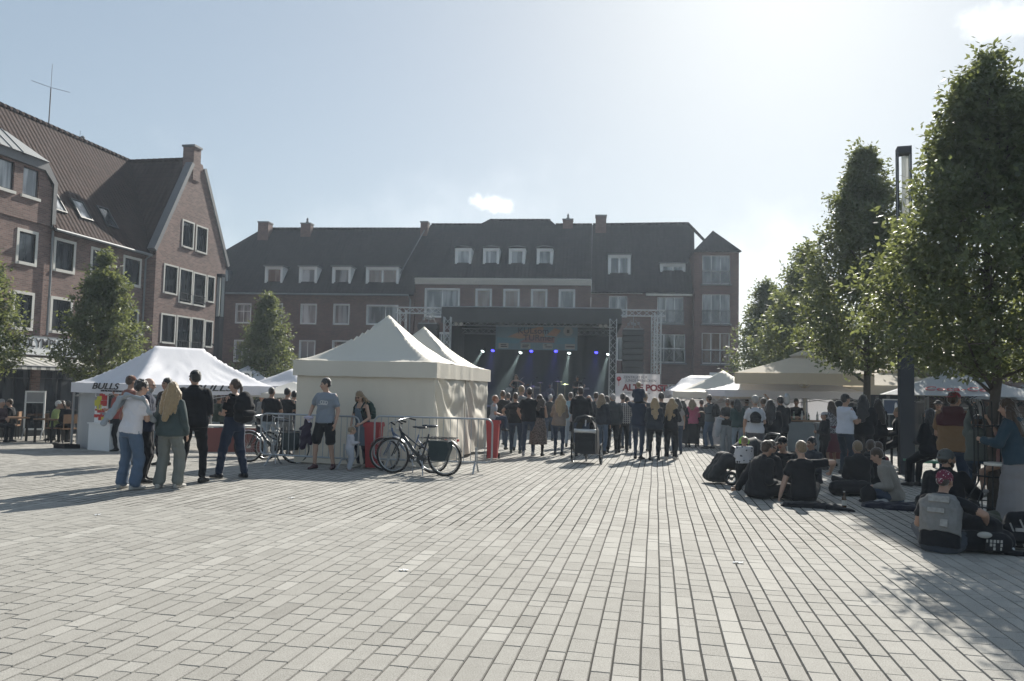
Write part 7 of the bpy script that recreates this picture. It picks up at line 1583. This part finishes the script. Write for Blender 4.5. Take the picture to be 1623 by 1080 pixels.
sit('youth in a pale grey hoodie and jeans sitting cross-legged with bowed head', GD(1416, 12.0), 68, 1.70, top=((.26,.245,.22), 'hoodie'), bottom=((.06,.08,.12), 'jeans'), hair=('brown', 'short'), L='lap', R='lap', lean=10, slouch=20, head=(8, 22), sk='l')
sit('bearded man in black with a grey woollen hat, looking right', GD(1497, 10.3), -20, 1.86, top=(K_, 'jacket'), bottom=(K_, 'loose'), hair=('dark', 'short'), cap=('beanie', (.10,.11,.11)), L='lap', R='knee', beard='dark', head=(-58, 0), build=1.2, slouch=8, sk='m')
BAN = pattern_mat('spots', (.14,.02,.045), (.55,.5,.5), 42)
pv = sit('person with a maroon dotted headscarf and a faded denim waistcoat, nearest the viewer', GD(1487, 8.35), -30, 1.72, top=(K_, 't'), bottom=((.05,.06,.075), 'loose'), hair=('dark', 'buzz'), cap=('band', BAN), L='lap', R=(.40,.26,.34,(.8,-.5,-.2)), lean=6, slouch=24, head=(-15, 14), sk='m', build=1.1)
VEST = mat((.20,.20,.195), .95, var=.35, scale=22, bump=.5, bscale=120)
m = Body(); m.loft([(pv['sp'](t), pv['X'], pv['Y'], rx, ry, rb) for t, rx, ry, rb in ((.06,.21,.04,.145),(.16,.205,.05,.14),(.30,.212,.06,.145),(.42,.215,.06,.14),(.49,.15,.03,.10))])
job(m, 'denim_waistcoat', [VEST], pv['root'], .0105, 2, .006, 0, 8)
m = MB()
bx = Matrix((pv['X'], pv['Y'], pv['up'])).transposed()
for (x, t, w, h) in ((0,.40,.20,.07),(-.02,.27,.16,.05),(.06,.14,.07,.08)): m.cbox((0,0,0), (0,0,0)) if 0 else m.add([pv['sp'](t)+bx @ Vector((x+sx*w/2, -.156-.0, sz*h/2)) for sx, sz in ((-1,-1),(1,-1),(1,1),(-1,1))]+[pv['sp'](t)+bx @ Vector((x+sx*w/2, -.13, sz*h/2)) for sx, sz in ((-1,-1),(1,-1),(1,1),(-1,1))], [(0,1,2,3),(0,4,5,1),(1,5,6,2),(2,6,7,3),(3,7,4,0)])
part('sewn_patch', m, mat((.30,.29,.27), .9, var=.5, scale=30), pv['root'])
# ---- musicians
def onstage(px, y): u, z = plane_pt(px, 600, wloc(st, 0, y), SR); return wloc(st, u, y, DK)
gp_ = onstage(818, 1.6); person('guitarist with bare arms playing at the left of the stage', gp_, 185, 1.80, 'm', (K_, 'tank'), (K_, 'slim'), hair=('fair', 'long'), L=(-.42,.22,1.20,(-.8,-.3,-.4)), R=(.16,.24,1.05,(.9,-.3,-.3)), stance=.28, sk='l', near=.016)
gt_ = thing('electric_guitar', 'electric guitar slung in front of the guitarist', 'guitar', gp_+Vector((0,-.2,0)), 185); m = Body(); m.T = Matrix.Rotation(R_(15), 4, 'Y')
m.ell((.12,.02,1.0), (.17,.03,.13)); m.ell((-.02,.02,1.0), (.11,.028,.10)); job(m, 'guitar_body', [mat((.3,.3,.3), .3)], gt_, .014, 1); m = MB(); m.tube([(-.05,.05,1.02),(-.62,.06,1.2)], .02, 6); m.cbox((-.68,.06,1.22), (.14,.02,.07)); part('neck', m, WOOD, gt_)
person('musician in black in the dark right half of the stage', onstage(915, 1.8), 190, 1.78, 'm', (K_, 't'), (K_, 'jeans'), hair=('dark', 'short'), L=(-.36,.2,1.15,(-.8,-.3,-.4)), R='front', near=.018)
person('drummer seated behind the drum kit', onstage(872, 5.0), 185, 1.76, 'm', (GRY, 't'), (K_, 'jeans'), hair=('dark', 'short'), pose='seat', L='hold', R='hold', near=.018)
# ---- things lying about
cloth_bundle('black blanket spread on the paving in front of the grey-blond man', GD(1288, 11.35), [((-.35,.05,.01),(.30,.0,.01),.10,.12),((.2,-.05,.01),(.50,-.22,.01),.10,.04),((-.3,.1,.01),(.1,.25,.01),.1,.1),((-.35,.0,.03),(-.15,.0,.04),.05,.05)], K_, name='blanket', cat='blanket', seed=3)
cloth_bundle('dark rug under the youth in the pale hoodie', GD(1440, 11.5), [((-.55,-.05,.01),(.55,-.05,.01),.14,.16),((-.3,-.2,.01),(.3,-.25,.01),.10,.14),((-.2,0,.05),(.35,-.1,.05),.06,.06)], (.02,.022,.035), name='blanket', cat='blanket', seed=6)
bag = soft_bag('duffel_bag', 'black bag on the ground left of the dark huddle', GD(1345, 12.9), 8, [('c',(-.22,0,.12),(.24,0,.13),.12,.13),('c',(-.1,-.1,.1),(.1,-.1,.1),.06,.06),('c',(-.1,0,.22),(.1,0,.24),.03,.03)], K_)
soft_bag('shopping_bag', 'dark bag with a white plastic bag beside the youth in the pale hoodie', GD(1386, 11.8), 0, [('e',(-.1,0,.14),(.12,.1,.15)),('c',(-.1,0,.2),(-.1,0,.3),.05,.02)], K_)
soft_bag('plastic_bag', 'crumpled white plastic bag by the knees of the youth', GD(1394, 11.6), 0, [('e',(0,0,.05),(.14,.08,.06)),('e',(.06,.02,.07),(.07,.06,.05))], (.30,.30,.30))
def patchy(r):
    m = MB(); m.T = Matrix.Rotation(R_(8), 4, 'X')
    m.box((-.0,-.275,.10),(.17,-.27,.22)); part('printed_patch', m, K_M, r); m = MB(); m.T = Matrix.Rotation(R_(8), 4, 'X'); rr = random.Random(2)
    for i in range(5):
        for j in range(3):
            if rr.random() < .8: x = .0+.034*i; z = .105+.04*j; m.box((x+.004,-.279,z), (x+rr.uniform(.018,.03),-.274,z+.03))
    m.ell((-.0,-.235,.25), (.075,.02,.035), 12); part('print', m, mat((.42,.41,.38), .8), r)
K_M = mat(K_, .8)
soft_bag('rucksack', 'black and olive rucksack with a white printed patch, nearest the viewer', GD(1541, 8.45), 0, [('c',(-.30,0,.12),(.28,0,.12),.14,.13),('c',(-.2,-.12,.12),(.22,-.12,.12),.12,.11),('e',(.06,.02,.27),(.24,.16,.13)),('c',(-.15,.05,.30),(.0,.08,.36),.06,.05),('c',(.25,-.15,.03),(.42,-.2,.02),.04,.03)], K_, patchy)
soft_bag('rolled_jacket', 'olive jacket rolled up on top of the rucksack nearest the viewer', GD(1545, 8.55), 0, [('e',(.05,.02,.32),(.22,.15,.09)),('c',(-.12,.0,.33),(.2,.05,.36),.05,.06)], (.05,.055,.04), cat='jacket')
def buckles(r):
    m = MB()
    for x, z in ((-.12,.30),(-.02,.34),(.08,.22),(-.1,.15),(.0,.1)): m.tube([(x,-.14,z),(x+.03,-.15,z-.09)], .009, 5)
    m.box((-.07,-.155,.20),(.02,-.145,.25)); part('buckle', m, mat((.35,.34,.33), .5, metal=.3), r)
soft_bag('rucksack', 'black hiking rucksack with pale buckles at the right edge', GD(1607, 8.6), 0, [('c',(-.05,0,.16),(.12,0,.16),.15,.15),('c',(-.02,0,.3),(.1,0,.32),.11,.10),('c',(-.1,-.12,.15),(.1,-.12,.15),.07,.07)], K_, buckles)
r = thing('water_bottle', 'dark drinking bottle with a pale ring lying beside the hiking rucksack', 'bottle', GD(1590, 8.3), 20); m = MB(); m.tube([(-.17,0,.045),(.0,0,.045)], .04, 12); part('bottle_body', m, K_M, r, True); m = MB(); m.tube([(0,0,.045),(.03,0,.045)], .042, 12); part('ring', m, mat((.45,.45,.30), .4), r); m = MB(); m.tube([(.03,0,.045),(.08,0,.045)], .034, 12); part('cap', m, STEEL, r)
finish_people()
# lettering as real meshes
dg = bpy.context.evaluated_depsgraph_get()
for o in [o for o in bpy.data.objects if o.type == 'FONT']:
    me = bpy.data.meshes.new_from_object(o.evaluated_get(dg)); mt = o.data.materials[0]; me.materials.clear(); me.materials.append(mt)
    n = bpy.data.objects.new('lettering', me); COL.objects.link(n); n.parent = o.parent; n.matrix_basis = o.matrix_basis.copy(); bpy.data.objects.remove(o)
# ================================================================== AIR
m = MB(); m.box((-95, -30, -3), (95, 130, 19.5))
hz = m.build('haze', [bpy.data.materials.new('air')]); hz['kind'] = 'stuff'
hm_ = hz.data.materials[0]; hm_.use_nodes = True; N = hm_.node_tree.nodes; N.remove(N['Principled BSDF'])
pv_ = N.new('ShaderNodeVolumePrincipled'); pv_.inputs['Color'].default_value = (.75, .87, 1, 1); pv_.inputs['Density'].default_value = .0009; pv_.inputs['Anisotropy'].default_value = .35
hm_.node_tree.links.new(pv_.outputs[0], N['Material Output'].inputs['Volume'])
